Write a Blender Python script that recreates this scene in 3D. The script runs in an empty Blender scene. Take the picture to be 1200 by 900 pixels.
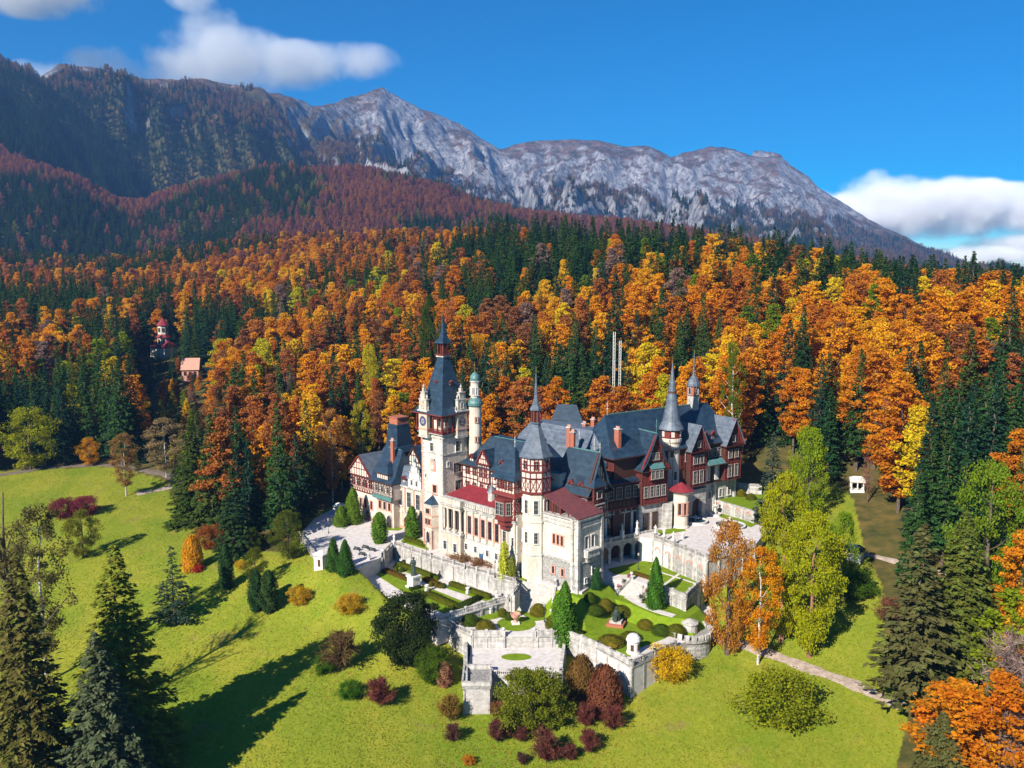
import bpy, math, random
import numpy as np
from mathutils import Vector, Matrix
random.seed(7); rng = np.random.default_rng(7)
R = math.radians
HAZE_D = 7.5e-5; CLOUDS = True
scene = bpy.context.scene
COL = scene.collection

# ------------------------------------------------------------------ camera
PITCH = R(7.125); CH = 75.0; FOC = 1000.0
cd = bpy.data.cameras.new('camera'); cam = bpy.data.objects.new('camera', cd); COL.objects.link(cam)
cam.location = (0, 0, CH); cam.rotation_euler = (R(90) - PITCH, 0, 0)
cd.sensor_width = 36; cd.lens = 30.0; cd.clip_start = 1; cd.clip_end = 40000
scene.camera = cam
# ------------------------------------------------------------------ light
SUN_EL = R(33); SUN_AZ = math.atan2(-0.60, -0.80)      # direction towards the sun, from +Y clockwise
w = bpy.data.worlds.new('World'); scene.world = w; w.use_nodes = True
nt = w.node_tree; nt.nodes.clear()
sky = nt.nodes.new('ShaderNodeTexSky'); sky.sky_type = 'NISHITA'; sky.sun_disc = False
sky.sun_elevation = SUN_EL; sky.sun_rotation = SUN_AZ
sky.altitude = 1800; sky.air_density = 1.0; sky.dust_density = 0.1; sky.ozone_density = 4.0
hs = nt.nodes.new('ShaderNodeHueSaturation'); hs.inputs['Saturation'].default_value = 2.3; hs.inputs['Value'].default_value = .90
bg = nt.nodes.new('ShaderNodeBackground'); bg.inputs[1].default_value = 0.078
ow = nt.nodes.new('ShaderNodeOutputWorld')
nt.links.new(sky.outputs[0], hs.inputs['Color']); nt.links.new(hs.outputs[0], bg.inputs[0]); nt.links.new(bg.outputs[0], ow.inputs[0])
sl = bpy.data.lights.new('sun', 'SUN'); sl.energy = 5.0; sl.angle = R(0.5); sl.color = (1.0, 0.93, 0.82)
sun = bpy.data.objects.new('sun', sl); COL.objects.link(sun)
tos = Vector((math.sin(SUN_AZ) * math.cos(SUN_EL), math.cos(SUN_AZ) * math.cos(SUN_EL), math.sin(SUN_EL)))
sun.rotation_euler = tos.to_track_quat('Z', 'Y').to_euler(); sun.location = (-200, -200, 400)
vs = scene.view_settings
vs.view_transform = 'Standard'; vs.look = 'None'; vs.exposure = 0.88; vs.gamma = 1.0; vs.use_curve_mapping = False
cy = scene.cycles
cy.max_bounces = 5; cy.diffuse_bounces = 2; cy.glossy_bounces = 2; cy.transmission_bounces = 3; cy.volume_bounces = 3
cy.transparent_max_bounces = 6; cy.use_denoising = True; cy.caustics_reflective = False; cy.caustics_refractive = False
cy.volume_step_rate = 1.0; cy.volume_max_steps = 64; cy.sample_clamp_indirect = 4

# ------------------------------------------------------------------ helpers
def ray(u, v):
    x = (u - 600) / FOC; yu = (450 - v) / FOC
    return x, math.cos(PITCH) + math.sin(PITCH) * yu, -math.sin(PITCH) + math.cos(PITCH) * yu
def P(u, v, z=0.0):
    x, y, zz = ray(u, v); t = (z - CH) / zz
    return (x * t, y * t)
def proj(x, y, z):
    z = z - CH
    d = y * math.cos(PITCH) - z * math.sin(PITCH); up = y * math.sin(PITCH) + z * math.cos(PITCH)
    return 600 + FOC * x / d, 450 - FOC * up / d

MATS = {}
def newmat(name):
    m = bpy.data.materials.new(name); m.use_nodes = True; m.node_tree.nodes.clear(); MATS[name] = m
    return m, m.node_tree
def N(nt, t, **k):
    n = nt.nodes.new(t)
    for a, b in k.items(): setattr(n, a, b)
    return n
def mat(name, c1, c2=None, rough=0.7, scale=1.0, spec=0.3, bump=0.0, bscale=None, metallic=0.0, stretch=None, detail=5, streak=0.0, course=0.0):
    m, nt = newmat(name); L = nt.links.new
    c2 = c2 or tuple(x * 0.75 for x in c1)
    geo = N(nt, 'ShaderNodeNewGeometry'); mp = N(nt, 'ShaderNodeMapping')
    if stretch: mp.inputs['Scale'].default_value = stretch
    L(geo.outputs['Position'], mp.inputs[0])
    nz = N(nt, 'ShaderNodeTexNoise'); nz.inputs['Scale'].default_value = scale; nz.inputs['Detail'].default_value = detail; nz.inputs['Roughness'].default_value = 0.65
    L(mp.outputs[0], nz.inputs['Vector'])
    cr = N(nt, 'ShaderNodeValToRGB'); cr.color_ramp.elements[0].position = .32; cr.color_ramp.elements[1].position = .68
    cr.color_ramp.elements[0].color = (*c2, 1); cr.color_ramp.elements[1].color = (*c1, 1)
    L(nz.outputs[0], cr.inputs[0]); col = cr.outputs[0]
    if streak:
        mp2 = N(nt, 'ShaderNodeMapping'); mp2.inputs['Scale'].default_value = (1.2, 1.2, .12); L(geo.outputs['Position'], mp2.inputs[0])
        n2 = N(nt, 'ShaderNodeTexNoise'); n2.inputs['Scale'].default_value = 1.0; n2.inputs['Detail'].default_value = 6; L(mp2.outputs[0], n2.inputs['Vector'])
        r2 = N(nt, 'ShaderNodeMapRange'); r2.inputs[1].default_value = .35; r2.inputs[2].default_value = .6; r2.inputs[3].default_value = 1 - streak; r2.inputs[4].default_value = 1.0
        L(n2.outputs[0], r2.inputs[0]); mm = N(nt, 'ShaderNodeMix', data_type='RGBA', blend_type='MULTIPLY'); mm.inputs[0].default_value = 1
        L(col, mm.inputs[6]); L(r2.outputs[0], mm.inputs[7]); col = mm.outputs[2]
    if course:            # courses of masonry or slates
        sx = N(nt, 'ShaderNodeSeparateXYZ'); L(geo.outputs['Position'], sx.inputs[0]); cx_ = N(nt, 'ShaderNodeMath', operation='MULTIPLY_ADD'); L(nz.outputs[0], cx_.inputs[0]); cx_.inputs[1].default_value = .12; L(sx.outputs[2], cx_.inputs[2])
        dv = N(nt, 'ShaderNodeMath', operation='DIVIDE'); L(cx_.outputs[0], dv.inputs[0]); dv.inputs[1].default_value = course; fr_ = N(nt, 'ShaderNodeMath', operation='FRACT'); L(dv.outputs[0], fr_.inputs[0])
        r3 = N(nt, 'ShaderNodeMapRange'); r3.inputs[1].default_value = 0; r3.inputs[2].default_value = .22; r3.inputs[3].default_value = .72; r3.inputs[4].default_value = 1.0; L(fr_.outputs[0], r3.inputs[0])
        fl_ = N(nt, 'ShaderNodeMath', operation='FLOOR'); L(dv.outputs[0], fl_.inputs[0]); wn = N(nt, 'ShaderNodeTexWhiteNoise', noise_dimensions='1D'); L(fl_.outputs[0], wn.inputs['W']); r4 = N(nt, 'ShaderNodeMapRange'); r4.inputs[3].default_value = .84; r4.inputs[4].default_value = 1.08; L(wn.outputs['Value'], r4.inputs[0])
        for q_ in (r3, r4): mm = N(nt, 'ShaderNodeMix', data_type='RGBA', blend_type='MULTIPLY'); mm.inputs[0].default_value = 1; L(col, mm.inputs[6]); L(q_.outputs[0], mm.inputs[7]); col = mm.outputs[2]
    b = N(nt, 'ShaderNodeBsdfPrincipled'); b.inputs['Roughness'].default_value = rough
    b.inputs['Specular IOR Level'].default_value = spec; b.inputs['Metallic'].default_value = metallic
    L(col, b.inputs['Base Color'])
    if bump:
        nb = N(nt, 'ShaderNodeTexNoise'); nb.inputs['Scale'].default_value = bscale or scale * 4; nb.inputs['Detail'].default_value = 4; L(mp.outputs[0], nb.inputs['Vector'])
        bp = N(nt, 'ShaderNodeBump'); bp.inputs['Strength'].default_value = bump; bp.inputs['Distance'].default_value = 0.3
        L(nb.outputs[0], bp.inputs['Height']); L(bp.outputs[0], b.inputs['Normal'])
    o = N(nt, 'ShaderNodeOutputMaterial'); L(b.outputs[0], o.inputs[0])
    return m
mat('plaster', (.62, .54, .44), (.44, .36, .28), .8, .5, .2, .15, 3, streak=.25)
mat('plaster_white', (.70, .63, .53), (.52, .45, .37), .8, .5, .2, .1, 3, streak=.22)
mat('stone', (.50, .47, .42), (.27, .25, .23), .85, 1.2, .2, .5, 3)
mat('pale_stone', (.66, .62, .57), (.36, .34, .32), .85, .9, .2, .4, 3, streak=.4, course=.62)
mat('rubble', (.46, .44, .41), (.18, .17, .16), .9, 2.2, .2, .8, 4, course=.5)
mat('timber', (.20, .035, .030), (.10, .018, .016), .6, 3, .3)
mat('timber_brown_shaded', (.085, .030, .022), (.035, .014, .011), .6, 3, .3)  # dark copy of timber: shade on the unlit sides is put into the colour
mat('panel', (.64, .57, .49), (.48, .40, .33), .8, 1.5, .2)
mat('brick', (.42, .15, .09), (.25, .08, .05), .85, 4, .2)
mat('pink_stone', (.60, .33, .24), (.42, .2, .15), .8, 2, .2)
mat('slate', (.026, .055, .088), (.010, .022, .04), .42, .55, .5, .25, 6, stretch=(1, 1, 1.5), course=.45)  # dark teal copy: shade of slopes away from the sun is in the colour
mat('slate_sunlit', (.14, .165, .21), (.06, .08, .105), .45, .6, .5, .25, 6, stretch=(1, 1, 1.5), course=.45)  # pale copy of slate: sunlight on the roof slopes painted into the colour
mat('red_roof_dull', (.16, .048, .052), (.09, .03, .035), .5, .9, .4, .2, 3)
mat('road_earth', (.20, .16, .13), (.11, .085, .07), .95, .7, .1, .3, 8)
mat('copper', (.10, .22, .21), (.05, .12, .12), .5, 1.5, .5)
mat('red_roof', (.25, .028, .035), (.15, .02, .028), .5, .9, .4, .2, 3)
mat('glass', (.02, .025, .035), (.01, .012, .02), .08, 1, .8)
mat('skylight', (.42, .47, .52), (.2, .24, .28), .3, 2.5, .6, stretch=(3, .4, 1))
mat('frame_white', (.30, .27, .24), None, .5, 2)
mat('frame_dark', (.10, .045, .03), None, .5, 2)
mat('gilt', (.55, .38, .10), (.3, .2, .05), .35, 2, .5, metallic=.7)
mat('gravel', (.66, .61, .585), (.46, .42, .40), .95, .8, .1, .3, 8)
mat('path_earth', (.46, .37, .32), (.26, .20, .15), .95, .7, .1, .3, 8)
mat('bronze', (.05, .07, .06), (.02, .03, .03), .45, 2, .5)
mat('white_stone', (.70, .68, .65), (.5, .48, .45), .7, 3, .3)
mat('iron', (.03, .04, .04), None, .5, 2, .4)
mat('bark', (.16, .12, .09), (.06, .045, .035), .95, 3, .1, .5, 6, stretch=(1, 1, .3))
mat('bark_birch', (.72, .69, .64), (.12, .10, .09), .8, 2.2, .2, stretch=(.6, .6, 1.8))
mat('bark_red', (.34, .17, .10), (.16, .08, .05), .95, 3, .1, .4, 6)
mat('clock_blue', (.03, .05, .28), None, .4, 3)
mat('door_blue', (.03, .10, .22), None, .5, 3)
mat('pool_water', (.03, .06, .08), (.01, .03, .04), .06, .6, .8)
mat('wood', (.28, .16, .09), None, .7, 3)

def leafmat(name, transl=.3, hue=.035, vlo=.55, vhi=1.4, gloss=.0):
    m, nt = newmat(name); L = nt.links.new
    at_ = N(nt, 'ShaderNodeAttribute', attribute_type='INSTANCER', attribute_name='color')
    lr = N(nt, 'ShaderNodeAttribute', attribute_type='GEOMETRY', attribute_name='lr')
    l2 = N(nt, 'ShaderNodeAttribute', attribute_type='GEOMETRY', attribute_name='lc')
    mv = N(nt, 'ShaderNodeMapRange'); mv.inputs[3].default_value = vlo; mv.inputs[4].default_value = vhi; L(lr.outputs['Fac'], mv.inputs[0])
    mh = N(nt, 'ShaderNodeMapRange'); mh.inputs[3].default_value = .5 - hue; mh.inputs[4].default_value = .5 + hue; L(l2.outputs['Fac'], mh.inputs[0])
    h = N(nt, 'ShaderNodeHueSaturation'); L(at_.outputs['Color'], h.inputs['Color']); L(mv.outputs[0], h.inputs['Value']); L(mh.outputs[0], h.inputs['Hue'])
    d = N(nt, 'ShaderNodeBsdfDiffuse'); t = N(nt, 'ShaderNodeBsdfTranslucent'); mx = N(nt, 'ShaderNodeMixShader'); mx.inputs[0].default_value = transl
    L(h.outputs[0], d.inputs[0]); L(h.outputs[0], t.inputs[0]); L(d.outputs[0], mx.inputs[1]); L(t.outputs[0], mx.inputs[2])
    o = N(nt, 'ShaderNodeOutputMaterial'); L(mx.outputs[0], o.inputs[0])
    return m
leafmat('leaf', .46, .018, .72, 1.35)
leafmat('needle', .15, .02, .5, 1.5)

def tag(o, label=None, cat=None, group=None, kind=None):
    if label: o['label'] = label
    if cat: o['category'] = cat
    if group: o['group'] = group
    if kind: o['kind'] = kind
    return o
def empty(name, loc, label=None, cat=None, group=None, rz=0):
    o = bpy.data.objects.new(name, None); COL.objects.link(o); o.location = loc; o.rotation_euler = (0, 0, rz); o.empty_display_size = .5
    return tag(o, label, cat, group)
def link(name, me, parent=None, loc=(0, 0, 0)):
    o = bpy.data.objects.new(name, me); COL.objects.link(o); o.parent = parent; o.location = loc
    return o

class MB:
    """collects faces of one mesh object"""
    def __init__(s, off=(0, 0, 0)): s.v = []; s.f = []; s.m = []; s.mats = []; s.off = off; s.sm = []
    def mi(s, name):
        if name not in s.mats: s.mats.append(name)
        return s.mats.index(name)
    def face(s, pts, m, smooth=False):
        n = len(s.v); s.v += [tuple(p) for p in pts]; s.f.append(tuple(range(n, n + len(pts)))); s.m.append(s.mi(m)); s.sm.append(smooth)
    def prism(s, poly, z0, z1, m, top=None, bottom=False, sides=True):
        k = len(poly)
        ar = sum(poly[i][0] * poly[(i + 1) % k][1] - poly[(i + 1) % k][0] * poly[i][1] for i in range(k))
        if ar < 0: poly = poly[::-1]
        if sides:
            for i in range(k):
                a, b = poly[i], poly[(i + 1) % k]
                s.face([(a[0], a[1], z0), (b[0], b[1], z0), (b[0], b[1], z1), (a[0], a[1], z1)], m)
        s.face([(p[0], p[1], z1) for p in poly], top or m)
        if bottom: s.face([(p[0], p[1], z0) for p in poly[::-1]], m)
    def obox(s, c, dx, dy, dz, m):
        """oriented box: centre c and three half-vectors"""
        c = Vector(c); dx = Vector(dx); dy = Vector(dy); dz = Vector(dz)
        q = lambda i, j, k: c + dx * i + dy * j + dz * k
        for F in (((-1, -1, -1), (-1, 1, -1), (1, 1, -1), (1, -1, -1)), ((-1, -1, 1), (1, -1, 1), (1, 1, 1), (-1, 1, 1)),
                  ((-1, -1, -1), (1, -1, -1), (1, -1, 1), (-1, -1, 1)), ((1, 1, -1), (-1, 1, -1), (-1, 1, 1), (1, 1, 1)),
                  ((-1, 1, -1), (-1, -1, -1), (-1, -1, 1), (-1, 1, 1)), ((1, -1, -1), (1, 1, -1), (1, 1, 1), (1, -1, 1))):
            s.face([q(*t) for t in F], m)
    def lathe(s, x, y, prof, n, m, rot=0.0, smooth=True, arc=None):
        for i in range(len(prof) - 1):
            (r0, z0), (r1, z1) = prof[i], prof[i + 1]
            for k in range(n):
                a = rot + 2 * math.pi * k / n; b = rot + 2 * math.pi * (k + 1) / n
                pts = []
                for r, z, t in ((r0, z0, a), (r0, z0, b), (r1, z1, b), (r1, z1, a)):
                    p = (x + r * math.cos(t), y + r * math.sin(t), z)
                    if not pts or (Vector(p) - Vector(pts[-1])).length > 1e-5: pts.append(p)
                if len(pts) > 2 and (Vector(pts[0]) - Vector(pts[-1])).length < 1e-5: pts.pop()
                if len(pts) > 2: s.face(pts, m, smooth)
    def build(s, name, parent=None, label=None):
        me = bpy.data.meshes.new(name); o = s.off
        me.from_pydata([(a - o[0], b - o[1], c - o[2]) for a, b, c in s.v], [], s.f)
        for q in s.mats: me.materials.append(MATS[q])
        me.polygons.foreach_set('material_index', s.m); me.polygons.foreach_set('use_smooth', s.sm); me.update()
        ob = link(name, me, parent)
        if label: ob['label'] = label
        return ob

class Fr:
    """local frame: a runs along the front, b runs into the building"""
    def __init__(s, ox, oy, deg): s.o = (ox, oy); t = R(deg); s.e1 = (math.cos(t), math.sin(t)); s.e2 = (-math.sin(t), math.cos(t)); s.t = t
    def __call__(s, a, b): return (s.o[0] + a * s.e1[0] + b * s.e2[0], s.o[1] + a * s.e1[1] + b * s.e2[1])
    def v(s, a, b, z): p = s(a, b); return (p[0], p[1], z)
    def rect(s, a0, a1, b0, b1): return [s(a0, b0), s(a1, b0), s(a1, b1), s(a0, b1)]

# ------------------------------------------------------------------ terrain
def vnoise(x, y, seed=0):
    xi = np.floor(x).astype(np.int64); yi = np.floor(y).astype(np.int64); fx = x - xi; fy = y - yi
    def h(a, b):
        n = (a * 374761393 + b * 668265263 + seed * 974634777) & 0x7fffffff
        n = ((n ^ (n >> 13)) * 1274126177) & 0x7fffffff
        return ((n ^ (n >> 16)) & 0xffff) / 65535.0
    fx = fx * fx * (3 - 2 * fx); fy = fy * fy * (3 - 2 * fy)
    return (h(xi, yi) * (1 - fx) + h(xi + 1, yi) * fx) * (1 - fy) + (h(xi, yi + 1) * (1 - fx) + h(xi + 1, yi + 1) * fx) * fy
def fbm(x, y, oct=4, seed=0):
    s = 0; a = .5
    for i in range(oct): s = s + a * (vnoise(x * 2 ** i, y * 2 ** i, seed + i) * 2 - 1); a *= .5
    return s
def ridged(x, y, oct=4, seed=0):
    s = 0; a = .5
    for i in range(oct): s = s + a * (1 - 2 * np.abs(vnoise(x * 2 ** i, y * 2 ** i, seed + i) * 2 - 1)); a *= .5
    return s

CTRL = []
for u, v, z in [(0, 560, -3), (150, 582, -4.5), (225, 613, -5), (330, 660, -2.2), (345, 642, -.9), (376, 674, -1.2), (400, 690, -2.4), (100, 660, -9), (0, 700, -13), (200, 750, -12), (400, 740, -9.5),
                (300, 820, -14), (400, 900, -16), (200, 900, -18), (600, 900, -17), (800, 900, -15), (500, 790, -12.5), (545, 822, -14), (660, 840, -14),
                (760, 800, -12), (830, 762, -9.5), (940, 775, -8.5), (1050, 828, -8.5), (1000, 900, -12), (900, 860, -12.5), (1000, 720, -3),
                (1030, 650, 3), (1180, 850, -6), (360, 690, -4.2), (450, 708, -4.6), (490, 728, -5.6), (505, 745, -9), (0, 900, -20), (-200, 800, -20), (352, 625, -.5)]:
    x, y = P(u, v, z); CTRL.append((x, y, z))
CTRL += [(-45, 262, -.4), (-60, 250, -1), (-20, 240, -.5), (20, 215, -.5), (0, 235, -.3), (20, 270, 2), (-30, 290, 0), (-80, 300, -2), (40, 240, 3), (60, 245, 5.5), (80, 250, 7), (85, 225, 5),
         (70, 205, 1), (-120, 330, -3), (0, 320, 5), (50, 310, 9), (90, 285, 13), (120, 260, 13), (110, 215, 6), (150, 240, 16), (150, 180, 2), (200, 200, 14), (200, 320, 38),
         (120, 320, 24), (-200, 360, -3), (-350, 380, -3), (0, 60, -22), (-200, 100, -24), (200, 60, -16), (-350, 200, -16), (350, 250, 38), (300, 120, 8)]
CT = np.array(CTRL)
_d = np.sqrt(((CT[:, None, :2] - CT[None, :, :2]) ** 2).sum(-1) + 4)
_n = len(CT); _A = np.zeros((_n + 3, _n + 3)); _A[:_n, :_n] = _d; _A[:_n, _n] = 1; _A[_n, :_n] = 1; _A[:_n, _n + 1:] = CT[:, :2]; _A[_n + 1:, :_n] = CT[:, :2].T
_w = np.linalg.solve(_A, np.concatenate([CT[:, 2], [0, 0, 0]]))
def rbf(x, y):
    sh = x.shape; X = x.ravel(); Y = y.ravel(); out = np.empty(len(X))
    for i in range(0, len(X), 20000):
        d = np.sqrt((X[i:i + 20000, None] - CT[None, :, 0]) ** 2 + (Y[i:i + 20000, None] - CT[None, :, 1]) ** 2 + 4)
        out[i:i + 20000] = d @ _w[:_n] + _w[_n] + _w[_n + 1] * X[i:i + 20000] + _w[_n + 2] * Y[i:i + 20000]
    return out.reshape(sh)

KU = np.array([-300, 0, 80, 150, 200, 240, 310, 350, 420, 480, 560, 600, 620, 700, 750, 780, 900, 1000, 1050, 1200, 1500.])
def curve(us, vs):
    return lambda u: np.interp(u, us, vs)
z330 = curve([-300, 0, 300, 450, 600, 750, 900, 1050, 1200, 1500], [-3, -3, -1, 3, 8, 16, 26, 34, 42, 60])
dA = curve([-300, 0, 300, 450, 600, 750, 900, 1050, 1200, 1500], [1200, 1200, 1100, 900, 650, 520, 450, 410, 390, 380])
vA = curve([-300, 0, 150, 300, 450, 600, 750, 900, 1050, 1200, 1500], [300, 300, 298, 276, 272, 276, 292, 306, 338, 352, 355])
vB = curve([-300, 0, 60, 110, 150, 175, 200, 240, 310, 420, 480, 520, 560, 620, 700, 780, 900, 1000, 1200, 1500], [160, 183, 197, 220, 245, 243, 228, 210, 187, 187, 200, 215, 236, 250, 262, 270, 288, 300, 325, 330])
vC = curve([-300, 0, 20, 60, 90, 130, 180, 250, 330, 355, 380, 410, 430, 455, 475, 490, 510, 540, 560, 590, 610, 640, 665, 700, 730, 750, 780, 790, 820, 840, 870, 905, 925, 950, 985, 1010, 1035, 1065, 1100, 1150, 1200, 1500],
           [60, 73, 80, 104, 88, 92, 100, 102, 118, 126, 134, 126, 122, 113, 124, 130, 138, 148, 160, 180, 173, 170, 172, 172, 178, 176, 190, 184, 178, 178, 188, 190, 206, 224, 244, 260, 271, 285, 302, 326, 345, 352])
dC = curve([-300, 0, 250, 350, 420, 600, 1500], [3000, 3300, 3700, 4000, 4800, 5500, 5600])
def hgt(x, y):
    x = np.asarray(x, float); y = np.asarray(y, float)
    d = np.hypot(x, y); u = 600 + FOC * np.clip(x / np.maximum(y, 1), -2, 2)
    u = u + 12 * fbm(d / 330, u / 160, 3, 77) * np.clip((d - 900) / 900, 0, 1)
    DA = dA(u); DB = 1.0 * 2100 + 0 * u; DC = dC(u); D0 = 330.
    cf = 1 / np.sqrt(1 + ((u - 600) / 1000) ** 2)
    ZA = CH + (325 - vA(u)) * DA * cf / 1000 - 27; ZB = CH + (325 - vB(u)) * DB * cf / 1000 - 20; ZC = CH + (325 - vC(u)) * DC * cf / 1000
    Z0 = z330(u)
    V1 = np.minimum(ZA - 15, ZB * .5 + ZA * .3); DV1 = DA + (DB - DA) * .35
    DV2 = DB + (DC - DB) * .28; V2 = ZB - .25 * np.maximum(ZB, 60)
    DM = DB + (DC - DB) * np.interp(u, [300, 480], [.66, .80]); ZM = V2 + (ZC - V2) * np.interp(u, [200, 420, 600, 1000], [.62, .46, .34, .24])
    ks = [D0 * np.ones_like(u), DA, DV1, DB, DV2, DM, DC, DC + 900]; kz = [Z0, ZA, V1, ZB, V2, ZM, ZC, ZC * .75]
    z = np.where(d < D0, Z0, kz[-1])
    for i in range(7):
        t = np.clip((d - ks[i]) / (ks[i + 1] - ks[i]), 0, 1)
        s = t * t * (3 - 2 * t)
        if i == 0: s = .75 * t + .25 * s
        if i in (2, 4): s = .6 * t + .4 * s
        if i == 5: s = t ** 1.0 * .8 + s * .2
        if i == 6: s = t
        z = np.where((d >= ks[i]) & (d < ks[i + 1]), kz[i] * (1 - s) + kz[i + 1] * s, z)
    # relief
    m1 = np.clip((d - 450) / 700, 0, 1); z = z + m1 * 14 * fbm(x / 170, y / 170, 4, 3)
    mB = np.clip((d - 1500) / 400, 0, 1) * np.clip((3200 - d) / 600, 0, 1); z = z + mB * 45 * fbm(x / 420, y / 420, 4, 11)
    mC = np.clip((d - 2600) / 500, 0, 1)
    wx = x + 130 * fbm(x / 500, y / 500, 3, 21); wy = y + 130 * fbm(x / 500 + 9, y / 500, 3, 22)
    crest = np.clip(np.abs(d - DC) / 520, .05, 1)
    lat = (u - 600) / 1000 * 5000 + 160 * fbm(x / 420, y / 420, 3, 23)
    am = np.interp(u, [250, 400, 520, 900, 1000], [.62, .85, 1.1, 1.0, .28])
    z = z + mC * crest * am * (210 * ridged(lat / 620, (d + .5 * lat) / 1500, 5, 31) + 115 * ridged(lat / 170, d / 560, 4, 41)) + mC * (.25 + .75 * crest) * 22 * ridged(wx / 55, wy / 90, 3, 51)
    vS = np.interp(u, [-300, 0, 60, 130, 180, 215, 270], [45, 88, 112, 156, 200, 228, 310]); DS = 2900 + 60 * fbm(u / 60, u * 0, 2, 97); zS = CH + (325 - vS) * DS * cf / 1000 - 12
    zS = zS - np.where(d < DS, .50, .75) * np.sqrt((d - DS) ** 2 + 900) + 15 + 50 * ridged(lat / 330, (d + .6 * lat) / 700, 3, 92) * np.clip(np.abs(d - DS) / 250, .1, 1); kS = 40.
    z = np.where((d > 2150) & (u < 270), np.maximum(z, zS) + kS * .25 * np.exp(-np.abs(z - zS) / kS), z)
    lf = np.clip((470 - u) / 120, 0, 1); z = z + mC * lf * np.clip((DC - d) / 500, 0, 1) * (230 * ridged((lat + .75 * d) / 1150, (d - .4 * lat) / 2600, 2, 91) - 40)
    # near
    near = np.clip((d - 290) / 80, 0, 1)
    m = near < 1
    if m.any():
        zr = np.zeros_like(z); zr[m] = rbf(x[m], y[m]); nn = near * near * (3 - 2 * near)
        z = np.where(m, zr * (1 - nn) + z * nn, z)
        z = z + (1 - near) * .25 * fbm(x / 14, y / 14, 3, 5)
    return z
def h1(x, y): return float(hgt(np.array([x]), np.array([y]))[0])
def G(u, v):
    """first ground point seen through pixel (u, v)"""
    x, y, zz = ray(u, v); t = np.concatenate([np.arange(90, 700, 1.), np.arange(700, 6000, 10.)])
    q = hgt(x * t, y * t) - (CH + zz * t); k = int(np.argmax(q > 0)) if (q > 0).any() else len(t) - 1
    return x * t[k], y * t[k]
def inpoly(x, y, poly):
    r = np.zeros(np.shape(x), bool); k = len(poly)
    for i in range(k):
        (x0, y0), (x1, y1) = poly[i], poly[(i + 1) % k]
        if y0 == y1: continue
        c = ((y0 > y) != (y1 > y)) & (x < (x1 - x0) * (y - y0) / (y1 - y0) + x0); r ^= c
    return r
def grow(poly, g):
    c = np.mean(poly, 0); return [tuple(c + (np.array(p) - c) * (1 + g / max(1e-3, np.hypot(*(np.array(p) - c))))) for p in poly]

# terraces (polygons in world metres, top height)
T_fore = [P(*q, 0) for q in [(350, 628), (368, 608), (398, 592), (420, 598), (470, 590), (560, 600), (640, 640), (662, 692), (652, 687), (606, 677), (602, 683), (505, 655), (461, 639), (447, 653), (414, 668), (374, 660)]]
T_par = [P(*q, -4) for q in [(414, 672), (447, 655), (470, 640), (505, 650), (606, 690), (596, 703), (522, 724), (512, 728), (430, 684)]]
T_low = [P(*q, -6) for q in [(518, 722), (598, 700), (640, 690), (700, 660), (770, 680), (834, 712), (836, 730), (820, 744), (740, 782), (666, 741), (663, 744), (553, 744), (545, 740), (530, 732)]]
T_bas = [P(*q, -8.8) for q in [(553, 752), (663, 752), (658, 792), (578, 792), (572, 806), (545, 806)]]
T_court = [P(*q, 0) for q in [(640, 650), (706, 640), (770, 640), (838, 668), (803, 702), (772, 690), (742, 680), (704, 678), (682, 694), (660, 690)]]
T_up = [P(*q, 6.5) for q in [(740, 612), (750, 629), (765, 631), (828, 656), (884, 640), (905, 612), (905, 585), (862, 575), (800, 590)]]
TERR = [(T_fore, 0), (T_par, -4), (T_low, -6), (T_bas, -8.8), (T_court, 0), (T_up, 6.5)]

us = np.concatenate([np.arange(-330, -60, 6), np.arange(-60, 1262, 2.5), np.arange(1262, 1530, 6)])
ds = np.concatenate([np.arange(40, 140, 5), np.arange(140, 310, 1.1), np.arange(310, 700, 3.5), np.arange(700, 1500, 10), np.arange(1500, 2600, 18), np.arange(2600, 6600, 19)])
DD, UU = np.meshgrid(ds, us, indexing='ij'); TT = (UU - 600) / FOC; YY = DD / np.sqrt(1 + TT ** 2); XX = YY * TT
ZZ = hgt(XX, YY)
near = (DD < 320)
for poly, z in TERR:
    c = grow(poly, 1.6); m = near & inpoly(XX, YY, c)
    ZZ[m] = np.minimum(ZZ[m], z - .6)
nr, nc = ZZ.shape
me = bpy.data.meshes.new('terrain')
co = np.stack([XX, YY, ZZ], -1).reshape(-1, 3).astype(np.float32)
i = np.arange(nr - 1)[:, None] * nc + np.arange(nc - 1)[None]; q = np.stack([i, i + 1, i + 1 + nc, i + nc], -1).reshape(-1, 4)
def mesh_from(name, co, q, smooth=True):
    me = bpy.data.meshes.new(name); me.vertices.add(len(co)); me.vertices.foreach_set('co', np.ascontiguousarray(co, np.float32).ravel())
    k = q.shape[1]; me.loops.add(q.size); me.loops.foreach_set('vertex_index', q.astype(np.int32).ravel())
    me.polygons.add(len(q)); me.polygons.foreach_set('loop_start', np.arange(0, q.size, k, dtype=np.int32))
    try: me.polygons.foreach_set('loop_total', np.full(len(q), k, np.int32))
    except Exception: pass
    me.polygons.foreach_set('use_smooth', np.full(len(q), smooth)); me.update(); me.validate(); return me
me = mesh_from('terrain', co, q)
LAWN = [(-500, 590), (0, 552), (130, 546), (190, 562), (212, 600), (250, 640), (335, 648), (350, 620), (372, 600), (412, 585), (440, 560), (500, 550), (860, 560), (900, 590), (940, 575), (975, 562), (1000, 585), (1012, 640), (1035, 690), (1036, 740), (1062, 790), (1065, 838), (1050, 900), (1040, 1010), (-500, 1100)]
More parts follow.
